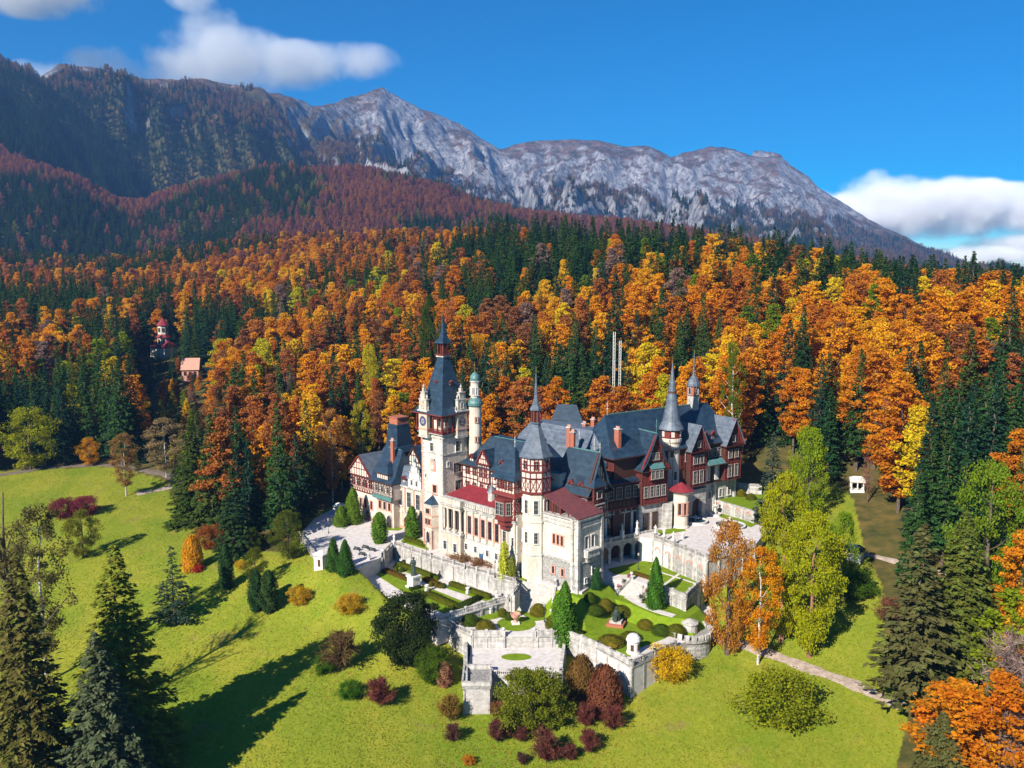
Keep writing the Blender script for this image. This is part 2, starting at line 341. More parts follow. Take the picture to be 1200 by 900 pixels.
def lawnmask(x, y, z):
    zz = z - CH; d = y * math.cos(PITCH) - zz * math.sin(PITCH); up = y * math.sin(PITCH) + zz * math.cos(PITCH)
    return inpoly(600 + FOC * x / d, 450 - FOC * up / d, LAWN) & (np.hypot(x, y) < 420)
DC_ = dC(UU)
lawn = lawnmask(XX, YY, ZZ).astype(np.float32); mount = np.clip((DD - 2500) / 400, 0, 1); wooded = np.clip((430 - UU - 90 * fbm(XX / 300, YY / 300, 3, 8)) / 90, 0, 1) * np.clip((DC_ * 1.0 - DD - 120) / 250, 0, 1)
ca = me.color_attributes.new('zone', 'FLOAT_COLOR', 'POINT')
ca.data.foreach_set('color', np.stack([lawn, mount, wooded, 1 + 0 * lawn], -1).astype(np.float32).ravel())
m, nt = newmat('ground'); L = nt.links.new
zo = N(nt, 'ShaderNodeAttribute', attribute_name='zone'); sp = N(nt, 'ShaderNodeSeparateColor'); L(zo.outputs['Color'], sp.inputs[0])
geo = N(nt, 'ShaderNodeNewGeometry'); sn = N(nt, 'ShaderNodeSeparateXYZ'); L(geo.outputs['Normal'], sn.inputs[0]); sz = N(nt, 'ShaderNodeSeparateXYZ'); L(geo.outputs['Position'], sz.inputs[0])
def noise(scale, det=6, rough=.6, src=None, sc=None):
    n = N(nt, 'ShaderNodeTexNoise'); n.inputs['Scale'].default_value = scale; n.inputs['Detail'].default_value = det; n.inputs['Roughness'].default_value = rough
    if sc:
        mp = N(nt, 'ShaderNodeMapping'); mp.inputs['Scale'].default_value = sc; L(geo.outputs['Position'], mp.inputs[0]); L(mp.outputs[0], n.inputs['Vector'])
    else: L(geo.outputs['Position'], n.inputs['Vector'])
    return n.outputs[0]
def ramp(src, stops):
    r = N(nt, 'ShaderNodeValToRGB'); L(src, r.inputs[0]); e = r.color_ramp.elements
    while len(e) < len(stops): e.new(.5)
    for k, (p, c) in zip(e, stops): k.position = p; k.color = (*c, 1)
    return r.outputs[0]
def mixc(f, a, b):
    x = N(nt, 'ShaderNodeMix', data_type='RGBA')
    if isinstance(f, float): x.inputs[0].default_value = f
    else: L(f, x.inputs[0])
    for s, k in ((a, 6), (b, 7)):
        if isinstance(s, tuple): x.inputs[k].default_value = (*s, 1)
        else: L(s, x.inputs[k])
    return x.outputs[2]
def rng_(src, a, b, c=0., d=1.):
    r = N(nt, 'ShaderNodeMapRange'); L(src, r.inputs[0]); r.inputs[1].default_value = a; r.inputs[2].default_value = b; r.inputs[3].default_value = c; r.inputs[4].default_value = d; return r.outputs[0]
g1 = ramp(noise(.035, 6), [(.30, (.095, .175, .006)), (.5, (.19, .225, .016)), (.7, (.29, .28, .020))])
g2 = ramp(noise(.9, 5, .7), [(.3, (.075, .145, .006)), (.55, (.185, .215, .022)), (.8, (.31, .30, .045))])
grass = mixc(.5, g1, g2); grass = mixc(rng_(noise(.06, 6, .75, sc=(1, .6, 1)), .46, .62, 0, .55), grass, (.30, .26, .03));  grass = mixc(rng_(noise(.12, 5, .7), .60, .72), grass, (.22, .17, .05)); grass = mixc(rng_(noise(.25, 4, .7, sc=(1, .35, 1)), .5, .75, 0, .5), grass, (.12, .19, .008))
floor_ = ramp(noise(.25, 6), [(.3, (.035, .045, .012)), (.55, (.10, .08, .024)), (.75, (.17, .11, .03))])
rock = ramp(noise(.012, 8, .7, sc=(1, 1, .3)), [(.3, (.13, .14, .165)), (.48, (.30, .30, .32)), (.7, (.48, .46, .47))])
rock = mixc(rng_(noise(.05, 6, .75, sc=(1, 1, .2)), .45, .6), rock, (.075, .08, .10))
scrub = ramp(noise(.02, 7, .7), [(.35, (.03, .05, .022)), (.5, (.11, .07, .05)), (.65, (.22, .14, .11))])
stp = N(nt, 'ShaderNodeMath', operation='ADD'); L(sn.outputs[2], stp.inputs[0]); L(rng_(noise(.006, 6, .7), .3, .7, -.14, .14), stp.inputs[1])
wd_ = ramp(noise(.015, 7, .7), [(.3, (.02, .04, .018)), (.5, (.06, .06, .022)), (.7, (.17, .11, .045))])
rmask = rng_(stp.outputs[0], .86, .74)
sub = N(nt, 'ShaderNodeMath', operation='MULTIPLY_ADD'); L(sp.outputs[2], sub.inputs[0]); sub.inputs[1].default_value = -.38; L(stp.outputs[0], sub.inputs[2])
add = N(nt, 'ShaderNodeMath', operation='MULTIPLY_ADD'); L(sp.outputs[2], add.inputs[0]); add.inputs[1].default_value = .38; L(stp.outputs[0], add.inputs[2])
mt = mixc(rng_(add.outputs[0], .88, .76), mixc(sp.outputs[2], scrub, wd_), rock)
fl = mixc(sp.outputs[0], floor_, grass); colr = mixc(sp.outputs[1], fl, mt)
b = N(nt, 'ShaderNodeBsdfPrincipled'); b.inputs['Roughness'].default_value = .95; b.inputs['Specular IOR Level'].default_value = .1; L(colr, b.inputs['Base Color'])
bp = N(nt, 'ShaderNodeBump'); bp.inputs['Strength'].default_value = .6; bp.inputs['Distance'].default_value = .25; L(noise(1.5, 5, .7), bp.inputs['Height'])
bp2 = N(nt, 'ShaderNodeBump'); bp2.inputs['Distance'].default_value = 30; L(sp.outputs[1], bp2.inputs['Strength']); L(noise(.02, 7, .7), bp2.inputs['Height']); L(bp.outputs[0], bp2.inputs['Normal'])
L(bp2.outputs[0], b.inputs['Normal']); o_ = N(nt, 'ShaderNodeOutputMaterial'); L(b.outputs[0], o_.inputs[0])
me.materials.append(m); tag(link('ground', me), kind='structure')
# plain lawn sheet material used on the terraces
m, nt = newmat('turf'); geo = N(nt, 'ShaderNodeNewGeometry'); L = nt.links.new
c = ramp(noise(.7, 5, .7), [(.3, (.09, .16, .006)), (.55, (.15, .22, .01)), (.8, (.22, .25, .02))])
b = N(nt, 'ShaderNodeBsdfPrincipled'); b.inputs['Roughness'].default_value = .95; b.inputs['Specular IOR Level'].default_value = .1; L(c, b.inputs['Base Color']); o_ = N(nt, 'ShaderNodeOutputMaterial'); L(b.outputs[0], o_.inputs[0])

m, nt = newmat('haze'); v_ = N(nt, 'ShaderNodeVolumePrincipled'); v_.inputs['Color'].default_value = (.22, .48, 1.0, 1); v_.inputs['Density'].default_value = HAZE_D; v_.inputs['Anisotropy'].default_value = .2
o_ = N(nt, 'ShaderNodeOutputMaterial'); nt.links.new(v_.outputs[0], o_.inputs['Volume'])
M = MB(); M.prism([(-4800, -60), (4800, -60), (4800, 6750), (-4800, 6750)], float(ZZ.min()) - 1, max(CH, float(ZZ.max())) + 45, 'haze', bottom=True); M.m = [0] * 6
tag(M.build('haze'), 'pale blue air between the castle and the distant mountains', 'haze', kind='stuff')
def cloud(u, v, d, sz, dens, label, blobs, seed):
    """closed lumpy volume of water vapour hanging behind the mountains"""
    m, nt = newmat('cloud_%d' % seed); L = nt.links.new; tc = N(nt, 'ShaderNodeTexCoord'); ln = N(nt, 'ShaderNodeVectorMath', operation='LENGTH')
    nz = N(nt, 'ShaderNodeTexNoise'); nz.inputs['Scale'].default_value = 1.0 / 520; nz.inputs['Detail'].default_value = 6; nz.inputs['Roughness'].default_value = .62; L(tc.outputs['Object'], nz.inputs['Vector'])
    acc = None
    for (bx_, bz, rx, rz_) in blobs:      # soft ellipsoids
        mp = N(nt, 'ShaderNodeMapping', vector_type='TEXTURE'); mp.inputs['Location'].default_value = (bx_, 0, bz); mp.inputs['Scale'].default_value = (rx, rx * .6, rz_); L(tc.outputs['Object'], mp.inputs[0])
        l = N(nt, 'ShaderNodeVectorMath', operation='LENGTH'); L(mp.outputs[0], l.inputs[0]); r = N(nt, 'ShaderNodeMapRange'); r.inputs[1].default_value = 0; r.inputs[2].default_value = 1.0; r.inputs[3].default_value = 1; r.inputs[4].default_value = 0; L(l.outputs['Value'], r.inputs[0])
        if acc is None: acc = r.outputs[0]
        else: mx = N(nt, 'ShaderNodeMath', operation='MAXIMUM'); L(acc, mx.inputs[0]); L(r.outputs[0], mx.inputs[1]); acc = mx.outputs[0]
    ad = N(nt, 'ShaderNodeMath', operation='MULTIPLY_ADD'); L(nz.outputs[0], ad.inputs[0]); ad.inputs[1].default_value = 2.6; ad.inputs[2].default_value = -1.28; s = N(nt, 'ShaderNodeMath', operation='ADD'); L(ad.outputs[0], s.inputs[0]); L(acc, s.inputs[1])
    r = N(nt, 'ShaderNodeMapRange'); r.inputs[1].default_value = .12; r.inputs[2].default_value = .62; r.inputs[3].default_value = 0; r.inputs[4].default_value = dens; L(s.outputs[0], r.inputs[0])
    # nothing outside the ellipsoids
    g1_ = N(nt, 'ShaderNodeMath', operation='MULTIPLY'); st = N(nt, 'ShaderNodeMapRange'); st.inputs[1].default_value = 0; st.inputs[2].default_value = .12; L(acc, st.inputs[0]); L(r.outputs[0], g1_.inputs[0]); L(st.outputs[0], g1_.inputs[1])
    v_ = N(nt, 'ShaderNodeVolumePrincipled'); v_.inputs['Color'].default_value = (1, 1, 1, 1); v_.inputs['Anisotropy'].default_value = -.45; L(g1_.outputs[0], v_.inputs['Density']); o_ = N(nt, 'ShaderNodeOutputMaterial'); L(v_.outputs[0], o_.inputs['Volume'])
    t_ = (u - 600) / FOC; y = d / math.sqrt(1 + t_ * t_); x = y * t_; z = CH + (325 - v) * y / 1000
    x0 = min(b_[0] - b_[2] for b_ in blobs); x1 = max(b_[0] + b_[2] for b_ in blobs); z0 = min(b_[1] - b_[3] for b_ in blobs); z1 = max(b_[1] + b_[3] for b_ in blobs); dy = max(b_[2] for b_ in blobs) * .6
    M = MB(); M.prism([(x0, -dy), (x1, -dy), (x1, dy), (x0, dy)], z0, z1, m.name, bottom=True); o = M.build('cloud'); o.location = (x, y, z); tag(o, label, 'cloud')
if CLOUDS:
    S = 9.0
    cloud(268, 86, 9000, 1, .0030, 'large white cloud trailing rightwards over the left mountain ridge', [(0, 0, 950, 380), (-10 * S, 30 * S, 420, 330), (-120 * S, -12 * S, 560, 300), (90 * S, -2 * S, 800, 240), (145 * S, 2 * S, 520, 200), (-190 * S, -14 * S, 600, 170)], 1)
    cloud(72, 6, 9000, 1, .006, 'white cloud cut by the top left corner', [(0, 0, 720, 260), (-50 * S, 5 * S, 500, 230), (40 * S, 10 * S, 450, 200)], 2)
    cloud(245, 12, 9000, 1, .0035, 'small wispy cloud near the top left', [(0, 0, 340, 170), (-10 * S, 12 * S, 260, 140)], 3)
    cloud(340, 2, 9000, 1, .003, 'faint cloud scrap at the top edge', [(0, 0, 220, 90)], 4)
    cloud(1040, 250, 9000, 1, .006, 'long white cloud bank behind the right end of the mountains', [(0, 0, 1250, 300), (-105 * S, -2 * S, 1000, 260), (-20 * S, 16 * S, 560, 270), (60 * S, 8 * S, 900, 280), (130 * S, 0, 900, 300)], 5)
    cloud(1130, 300, 9400, 1, .004, 'low flat cloud layer under the long bank at the right', [(0, 0, 1100, 110), (80 * S, 12 * S, 900, 120), (60 * S, -18 * S, 900, 130), (-30 * S, -20 * S, 700, 90)], 6)


# ================================================================== CASTLE
T0 = (-18.9, 228.7, 0.0)
F1 = Fr(T0[0], T0[1], -45); F2 = Fr(24.5, 221.0, -60); FR = Fr(47.5, 236.0, -55)
castle = empty('castle', T0, 'white and half-timbered castle with spired towers and slate roofs on the central terraces', 'castle')
def CB(): return MB(T0)

def strip(M, A, B, w_, n, m, proud=.07):
    A = Vector(A); B = Vector(B); d = B - A; n = Vector(n)
    if d.length < 1e-4: return
    s = d.normalized().cross(n).normalized()
    M.obox((A + B) / 2 + n * (proud / 2), d / 2, s * (w_ / 2), n * (proud / 2 + .03), m)
def nrm(A, B):
    dx, dy = B[0] - A[0], B[1] - A[1]; l = math.hypot(dx, dy); return (dy / l, -dx / l, 0)
def beams(M, A, B, z0, z1, n=6, rows=2, brace=1, m='timber', bw=.2):
    nn = nrm(A, B); q = lambda t, z: (A[0] + (B[0] - A[0]) * t, A[1] + (B[1] - A[1]) * t, z)
    for i in range(n + 1): strip(M, q(i / n, z0), q(i / n, z1), bw, nn, m, .09)
    for j in range(rows + 1): z = z0 + (z1 - z0) * j / rows; strip(M, q(0, z), q(1, z), bw * 1.3, nn, m, .11)
    if brace:
        for i in range(n):
            for j in range(rows):
                if (i + j) % 2 and brace == 1: continue
                za, zb = z0 + (z1 - z0) * j / rows, z0 + (z1 - z0) * (j + 1) / rows
                strip(M, q(i / n, za), q((i + 1) / n, zb), bw * .7, nn, m, .06)
                if brace == 2: strip(M, q(i / n, zb), q((i + 1) / n, za), bw * .7, nn, m, .05)
def band(M, A, B, z, h, proud, m):
    nn = nrm(A, B); strip(M, (A[0], A[1], z), (B[0], B[1], z), h, nn, m, proud)
WM = {}
def wmesh(w_, h, kind):
    key = (round(w_, 2), round(h, 2), kind)
    if key in WM: return WM[key]
    M = MB(); f = {'stone': 'white_stone', 'pink': 'pink_stone', 'timber': 'timber', 'brown': 'frame_dark', 'arch': 'pale_stone', 'white': 'frame_white'}[kind]
    t = .16 if kind != 'pink' else .3
    bx = lambda x0, x1, y0, y1, z0, z1, m: M.obox(((x0 + x1) / 2, (y0 + y1) / 2, (z0 + z1) / 2), ((x1 - x0) / 2, 0, 0), (0, (y1 - y0) / 2, 0), (0, 0, (z1 - z0) / 2), m)
    W, H = w_ / 2, h / 2
    bx(-W - t, -W, -.22, .02, -H, H, f); bx(W, W + t, -.22, .02, -H, H, f)
    bx(-W - t - .1, W + t + .1, -.34, .02, -H - .18, -H, f)
    if kind == 'arch':
        k = 8; pr = [(W * math.cos(math.pi * i / k), H + W * math.sin(math.pi * i / k)) for i in range(k + 1)]
        M.face([(x, -.04, z) for x, z in pr][::-1], 'glass')
        for (x0, z0), (x1, z1) in zip(pr, pr[1:]): strip(M, (x0, -.02, z0), (x1, -.02, z1), t * 1.6, (0, -1, 0), f, .2)
    else: bx(-W - t, W + t, -.26, .02, H, H + .2, f)
    M.face([(-W, -.04, -H), (W, -.04, -H), (W, -.04, H), (-W, -.04, H)], 'glass')
    g = 'frame_white' if kind in ('stone', 'white', 'timber') else 'frame_dark'
    for x in ([0] if w_ < 1.7 else [-W / 3, W / 3]): bx(x - .04, x + .04, -.1, -.02, -H, H, g)
    for z in ([H * .35] if h < 2.6 else [-H * .3, H * .4]): bx(-W, W, -.09, -.02, z - .04, z + .04, g)
    me = M.build('window', None); d = me.data; bpy.data.objects.remove(me); WM[key] = d; return d
def win(par, x, y, z, n, w_=1.1, h=1.8, kind='stone', name='window'):
    o = link(name, wmesh(w_, h, kind), par, (x - T0[0], y - T0[1], z - T0[2])); o.rotation_euler = (0, 0, math.atan2(n[1], n[0]) + math.pi / 2); return o
def wins(par, A, B, z, ts, w_=1.1, h=1.8, kind='stone', proud=.0):
    n = nrm(A, B)
    for t in ts: win(par, A[0] + (B[0] - A[0]) * t + n[0] * proud, A[1] + (B[1] - A[1]) * t + n[1] * proud, z, n, w_, h, kind)
def lin(n, m=.0): return [m + (1 - 2 * m) * (i + .5) / n for i in range(n)]

def roof(M, fr, a0, a1, b0, b1, ze, zr, axis='a', h0=0., h1=0., o=.6, m='slate', flat=0., m2=None, soff='timber_brown_shaded', kick=0.):
    """ridge along axis; h0/h1 hip insets at both ends; flat = half width of a flat top"""
    a0 -= o; a1 += o; b0 -= o; b1 += o
    if axis == 'a': V = lambda s, t, z: fr.v(s, t, z); s0, s1, t0, t1 = a0, a1, b0, b1
    else: V = lambda s, t, z: fr.v(t, s, z); s0, s1, t0, t1 = b0, b1, a0, a1
    tm = (t0 + t1) / 2; mm = m2 or m
    r = [(s0 + h0, tm - flat), (s1 - h1, tm - flat), (s1 - h1, tm + flat), (s0 + h0, tm + flat)]
    fl = axis == 'b'
    def F(p, mt): M.face(p[::-1] if fl else p, mt)
    E = [V(s0, t0, ze), V(s1, t0, ze), V(s1, t1, ze), V(s0, t1, ze)]; Rr = [V(*q, zr) for q in r]
    if kick:
        zk = ze + (zr - ze) * .22; k = .36
        K = []
        for (e, q) in zip([(s0, t0), (s1, t0), (s1, t1), (s0, t1)], r): K.append(V(e[0] + (q[0] - e[0]) * k * (abs(q[0] - e[0]) > .01), e[1] + (q[1] - e[1]) * k, zk))
        for i in range(4):
            if (i == 1 and not h1) or (i == 3 and not h0): continue
            F([E[i], E[(i + 1) % 4], K[(i + 1) % 4], K[i]], m if i in (0, 2) else mm)
        E2 = K
    else: E2 = E
    F([E2[0], E2[1], Rr[1], Rr[0]], m); F([E2[2], E2[3], Rr[3], Rr[2]], m)
    if h1: F([E2[1], E2[2], Rr[2], Rr[1]] if flat else [E2[1], E2[2], Rr[1]], mm)
    if h0: F([E2[3], E2[0], Rr[0], Rr[3]] if flat else [E2[3], E2[0], Rr[0]], mm)
    if flat: F(Rr, mm)
    D = [(p[0], p[1], p[2] - .3) for p in E]
    for i in range(4): F([D[i], D[(i + 1) % 4], E[(i + 1) % 4], E[i]], soff)
    F(D[::-1], soff)
def cap(M, fr, s0, s1, t, z, axis='a', m='copper'):
    A = fr.v(s0, t, z) if axis == 'a' else fr.v(t, s0, z); B = fr.v(s1, t, z) if axis == 'a' else fr.v(t, s1, z)
    M.obox((Vector(A) + Vector(B)) / 2, (Vector(B) - Vector(A)) / 2, (Vector(B) - Vector(A)).normalized().cross(Vector((0, 0, 1))) * .16, (0, 0, .14), m)
def gable(M, A, B, z0, za, m='panel', tm='timber_brown_shaded', n=4, eave=0.):
    """gable wall A->B (outward to the right) with apex over the middle, plus timber pattern"""
    nn = nrm(A, B); C = ((A[0] + B[0]) / 2, (A[1] + B[1]) / 2)
    o = .05; q = lambda p, z: (p[0] + nn[0] * o, p[1] + nn[1] * o, z)
    M.face([q(A, z0), q(B, z0), q(C, za)], m)
    strip(M, q(A, z0), q(C, za), .3, nn, tm, .5); strip(M, q(B, z0), q(C, za), .3, nn, tm, .5)
    for i in range(1, n * 2):
        t = i / (2 * n); zt = z0 + (za - z0) * (1 - abs(2 * t - 1)); p = (A[0] + (B[0] - A[0]) * t, A[1] + (B[1] - A[1]) * t); strip(M, q(p, z0), q(p, zt), .17, nn, tm, .09)
    for f in (0.02, .36, .66):
        z = z0 + (za - z0) * f; t = f / 2; p = (A[0] + (B[0] - A[0]) * t, A[1] + (B[1] - A[1]) * t); r = (A[0] + (B[0] - A[0]) * (1 - t), A[1] + (B[1] - A[1]) * (1 - t)); strip(M, q(p, z), q(r, z), .22, nn, tm, .12)
def finial(M, x, y, z, h, m='iron'):
    M.lathe(x, y, [(.10, z), (.06, z + h * .3), (.22, z + h * .34), (.06, z + h * .4), (.14, z + h * .62), (.03, z + h * .68), (.0, z + h)], 6, m)
def chimney(par, x, y, z0, z1, s=.8, ang=-45, m='brick'):
    M = CB(); f = Fr(x, y, ang); M.prism(f.rect(-s, s, -s * .6, s * .6), z0, z1, m); M.prism(f.rect(-s - .15, s + .15, -s * .6 - .15, s * .6 + .15), z1, z1 + .3, 'pale_stone', bottom=True)
    for k in (-.5, 0, .5): M.lathe(x + f.e1[0] * s * k * 1.2, y + f.e1[1] * s * k * 1.2, [(.2, z1 + .3), (.17, z1 + .9), (0, z1 + .9)], 8, 'pink_stone')
    return M.build('chimney', par)
def dormer(par, fr, a, b, z, w_=1.6, h=1.5, dep=2.5, axis='f', m='slate', wk='timber'):
    """small roofed dormer facing the front (axis f) or the +a side (axis s)"""
    M = CB()
    if axis == 'f': r = lambda x0, x1, y0, y1: fr.rect(a + x0, a + x1, b + y0, b + y1); A, B = fr(a - w_ / 2, b), fr(a + w_ / 2, b)
    else: r = lambda x0, x1, y0, y1: fr.rect(a - y1, a - y0, b + x0, b + x1); A, B = fr(a, b - w_ / 2), fr(a, b + w_ / 2)
    M.prism(r(-w_ / 2, w_ / 2, 0, dep), z, z + h, 'panel')
    if axis == 'f': roof(M, fr, a - w_ / 2, a + w_ / 2, b, b + dep, z + h, z + h + w_ * .65, 'b', 0, 0, .25, m)
    else: roof(M, fr, a - dep, a, b - w_ / 2, b + w_ / 2, z + h, z + h + w_ * .65, 'a', 0, 0, .25, m)
    gable(M, A, B, z + h, z + h + w_ * .6, 'panel', 'timber', 1)
    beams(M, A, B, z, z + h, 2, 1, 0, 'timber', .12)
    o = M.build('dormer', par); win(o, (A[0] + B[0]) / 2, (A[1] + B[1]) / 2, z + h * .5, nrm(A, B), w_ * .5, h * .6, wk) if False else None
    return o

# ---------------- clock tower
M = CB(); a0, a1, b0, b1 = -9, 0, 0, 9
M.prism(F1.rect(a0, a1, b0, b1), -5, 32.6, 'plaster_white')
M.prism(F1.rect(a0 - .25, a1 + .25, b0 - .25, b1 + .25), -5, 1.2, 'stone'); M.prism(F1.rect(a0 - .15, a1 + .15, b0 - .15, b1 + .15), 1.2, 1.6, 'pale_stone')
for z, p in ((15.4, .18), (26.6, .15), (31.2, .35), (32.3, .8)):
    M.prism(F1.rect(a0 - p, a1 + p, b0 - p, b1 + p), z, z + .35, 'pale_stone', bottom=True)
for k in range(46):
    z = 1.8 + k * .66; s = 1.1 if k % 2 else .65
    for (ca, cb) in ((a1, b0), (a0, b0), (a1, b1)):
        sa = -1 if ca == a1 else 1; sb = 1 if cb == b0 else -1
        A = sorted([ca - sa * .06, ca + sa * s]); B_ = sorted([cb - sb * .06, cb + sb * (1.75 - s)])
        M.prism(F1.rect(A[0], A[1], B_[0], B_[1]), z, z + .5, 'stone' if ca == a1 else 'pink_stone', bottom=True)
tower = M.build('tower', castle)
fA, fB = F1(a0, b0), F1(a1, b0); gA, gB = F1(a1, b0), F1(a1, b1)
for t, z, w_, h, k in ((.5, 28.5, 1.3, 2.4, 'stone'), (.62, 16.6, 1.5, 2.6, 'pink'), (.2, 20, .6, 1.2, 'stone')): wins(tower, fA, fB, z, [t], w_, h, k)
for t, z, w_, h, k in ((.62, 28.6, 1.9, 2.9, 'stone'), (.58, 22.6, 2.8, 2.6, 'white'), (.6, 17.6, 2.0, 2.6, 'white'), (.2, 24, .6, 1.3, 'stone'), (.3, 12, .8, 1.6, 'stone')): wins(tower, gA, gB, z, [t], w_, h, k)
M = CB(); x, y = F1(-4.0, -.12)      # carved arms and niche on the lit face
M.obox((x, y, 23.2), [v * 1.0 for v in (*F1.e1, 0)], [v * .12 for v in (*F1.e2, 0)], (0, 0, 1.5), 'pink_stone'); M.obox((*F1(-4, -.2), 23.3), [v * .6 for v in (*F1.e1, 0)], [v * .2 for v in (*F1.e2, 0)], (0, 0, .9), 'pale_stone')
M.obox((*F1(-4, -.25), 25.1), [v * .8 for v in (*F1.e1, 0)], [v * .25 for v in (*F1.e2, 0)], (0, 0, .2), 'pale_stone')
M.build('coat_of_arms', tower)
M = CB()                              # half round oriel at the foot with sculpted front
M.prism([F1(-6.8, 0), F1(-6, -1.8), F1(-2.8, -1.8), F1(-2, 0)], -4, 12.2, 'plaster', 'slate'); M.prism([F1(-7, 0), F1(-6.1, -2.05), F1(-2.7, -2.05), F1(-1.8, 0)], 12.2, 12.6, 'pale_stone', bottom=True)
c = F1(-4.4, -.9)
M.face([(*F1(-7, 0), 12.6), (*F1(-6.1, -2.05), 12.6), (*F1(-4.4, 0), 15)], 'slate'); M.face([(*F1(-6.1, -2.05), 12.6), (*F1(-2.7, -2.05), 12.6), (*F1(-4.4, 0), 15)], 'slate'); M.face([(*F1(-2.7, -2.05), 12.6), (*F1(-1.8, 0), 12.6), (*F1(-4.4, 0), 15)], 'slate')
for a in (-6, -2.8): M.lathe(*F1(a, -1.95), [(.28, 0), (.22, .4), (.2, 5), (.3, 5.4)], 8, 'pink_stone')
for z in (6, 9.2): M.prism([F1(-6.9, 0), F1(-6.05, -1.95), F1(-2.75, -1.95), F1(-1.9, 0)], z, z + .3, 'pink_stone', bottom=True)
ori = M.build('oriel', tower); wins(ori, F1(-6, -1.8), F1(-2.8, -1.8), 3.0, [.5], 1.4, 2.6, 'arch'); wins(ori, F1(-6, -1.8), F1(-2.8, -1.8), 7.7, [.3, .7], .9, 1.6, 'pink'); wins(ori, F1(-6, -1.8), F1(-2.8, -1.8), 10.7, [.5], 1.6, 1.4, 'pink')
M = CB()                              # belfry: set-back wall, timber balcony, clock panels
M.prism(F1.rect(-8.2, -.8, .8, 8.2), 32.6, 37.9, 'plaster')
o = .9
M.prism(F1.rect(a0 - o, a1 + o, b0 - o, b1 + o), 32.62, 32.95, 'timber', bottom=True)
for A, B in ((F1(a0 - .8, b0 - .8), F1(a1 + .8, b0 - .8)), (F1(a1 + .8, b0 - .8), F1(a1 + .8, b1 + .8)), (F1(a0 - .8, b1 + .8), F1(a0 - .8, b0 - .8))):
    band(M, A, B, 33.9, .14, .1, 'timber'); n = nrm(A, B)
    for i in range(23): t = i / 22; p = (A[0] + (B[0] - A[0]) * t, A[1] + (B[1] - A[1]) * t); strip(M, (*p, 32.9), (*p, 33.9), .2, n, 'timber', .05)
    for t in (0, .17, .34, .66, .83, 1): p = (A[0] + (B[0] - A[0]) * t, A[1] + (B[1] - A[1]) * t); strip(M, (*p, 32.9), (*p, 37.8), .28, n, 'timber', .25)
    for t in (.08, .25, .75, .92):
        p = [(A[0] + (B[0] - A[0]) * (t + s), A[1] + (B[1] - A[1]) * (t + s)) for s in (-.07, .07, 0)]
        strip(M, (*p[0], 36.8), (*p[2], 37.6), .16, n, 'timber', .12); strip(M, (*p[1], 36.8), (*p[2], 37.6), .16, n, 'timber', .12)
    for q in (.3, .7):
        for k in range(4):
            p = (A[0] + (B[0] - A[0]) * (q + (k - 1.5) * .03), A[1] + (B[1] - A[1]) * (q + (k - 1.5) * .03))
belf = M.build('belfry', tower)
wins(belf, F1(-8.2, .8), F1(-.8, .8), 35.4, [.16, .84], 1.0, 2.0, 'arch'); wins(belf, F1(-.8, .8), F1(-.8, 8.2), 35.4, [.16, .84], 1.0, 2.0, 'arch')
for A, B, tt in ((F1(a0 - .9, b0 - .9), F1(a1 + .9, b0 - .9), .32), (F1(a1 + .9, b0 - .9), F1(a1 + .9, b1 + .9), .62)):
    n = nrm(A, B); M = CB(); d = ((B[0] - A[0]) / 10.8, (B[1] - A[1]) / 10.8)
    cx, cy_ = A[0] + (B[0] - A[0]) * tt, A[1] + (B[1] - A[1]) * tt
    def pn(w0, z0, z1, pr, m_): M.obox((cx + n[0] * pr / 2, cy_ + n[1] * pr / 2, (z0 + z1) / 2), (d[0] * w0, d[1] * w0, 0), (n[0] * (pr / 2 + .35), n[1] * (pr / 2 + .35), 0), (0, 0, (z1 - z0) / 2), m_)
    pn(1.75, 31.6, 38.4, .35, 'plaster'); pn(2.0, 31.2, 31.8, .5, 'pale_stone'); pn(2.15, 38.4, 38.8, .6, 'pale_stone'); pn(1.9, 33.4, 33.7, .5, 'pink_stone')
    pn(1.5, 38.8, 41.6, .3, 'plaster'); pn(1.7, 41.6, 41.9, .45, 'pale_stone'); pn(.8, 41.9, 43.6, .25, 'plaster'); pn(1.0, 43.6, 43.85, .4, 'pale_stone'); pn(.35, 43.85, 44.9, .2, 'plaster')
    for s in (-1, 1):
        for zz, ww in ((38.8, 1.9), (41.9, 1.35)):
            M.lathe(cx + d[0] * ww * s + n[0] * .2, cy_ + d[1] * ww * s + n[1] * .2, [(.3, zz), (.2, zz + .3), (.3, zz + .7), (.08, zz + 1.2), (0, zz + 1.5)], 8, 'pale_stone')
    M.lathe(cx + n[0] * .2, cy_ + n[1] * .2, [(.15, 44.9), (.35, 45.3), (.1, 45.8), (0, 46.2)], 8, 'pale_stone')
    g = M.build('clock_gable', tower)
    M = CB(); fx, fy = cx + n[0] * .72, cy_ + n[1] * .72; k = 24; zc = 35.7
    for rr, off, m_ in ((1.45, .0, 'gilt'), (1.22, .03, 'clock_blue'), (.75, .05, 'frame_white')):
        M.face([(fx + n[0] * off + d[0] * rr * math.cos(2 * math.pi * i / k), fy + n[1] * off + d[1] * rr * math.cos(2 * math.pi * i / k), zc + rr * math.sin(2 * math.pi * i / k)) for i in range(k)], m_)
    q = lambda r_, t_: (fx + d[0] * r_ * math.sin(t_), fy + d[1] * r_ * math.sin(t_), zc + r_ * math.cos(t_))
    for i in range(12): strip(M, q(.85, i * math.pi / 6), q(1.12, i * math.pi / 6), .08, n, 'gilt', .09)
    strip(M, q(0, 0), q(1.0, 4.9), .09, n, 'iron', .13); strip(M, q(0, 0), q(.65, 1.3), .12, n, 'iron', .12)
    M.build('clock_face', g); win(g, cx + n[0] * .55, cy_ + n[1] * .55, 40.1, n, .8, 1.5, 'arch')
M = CB()                              # steep slate roof, lantern and spire
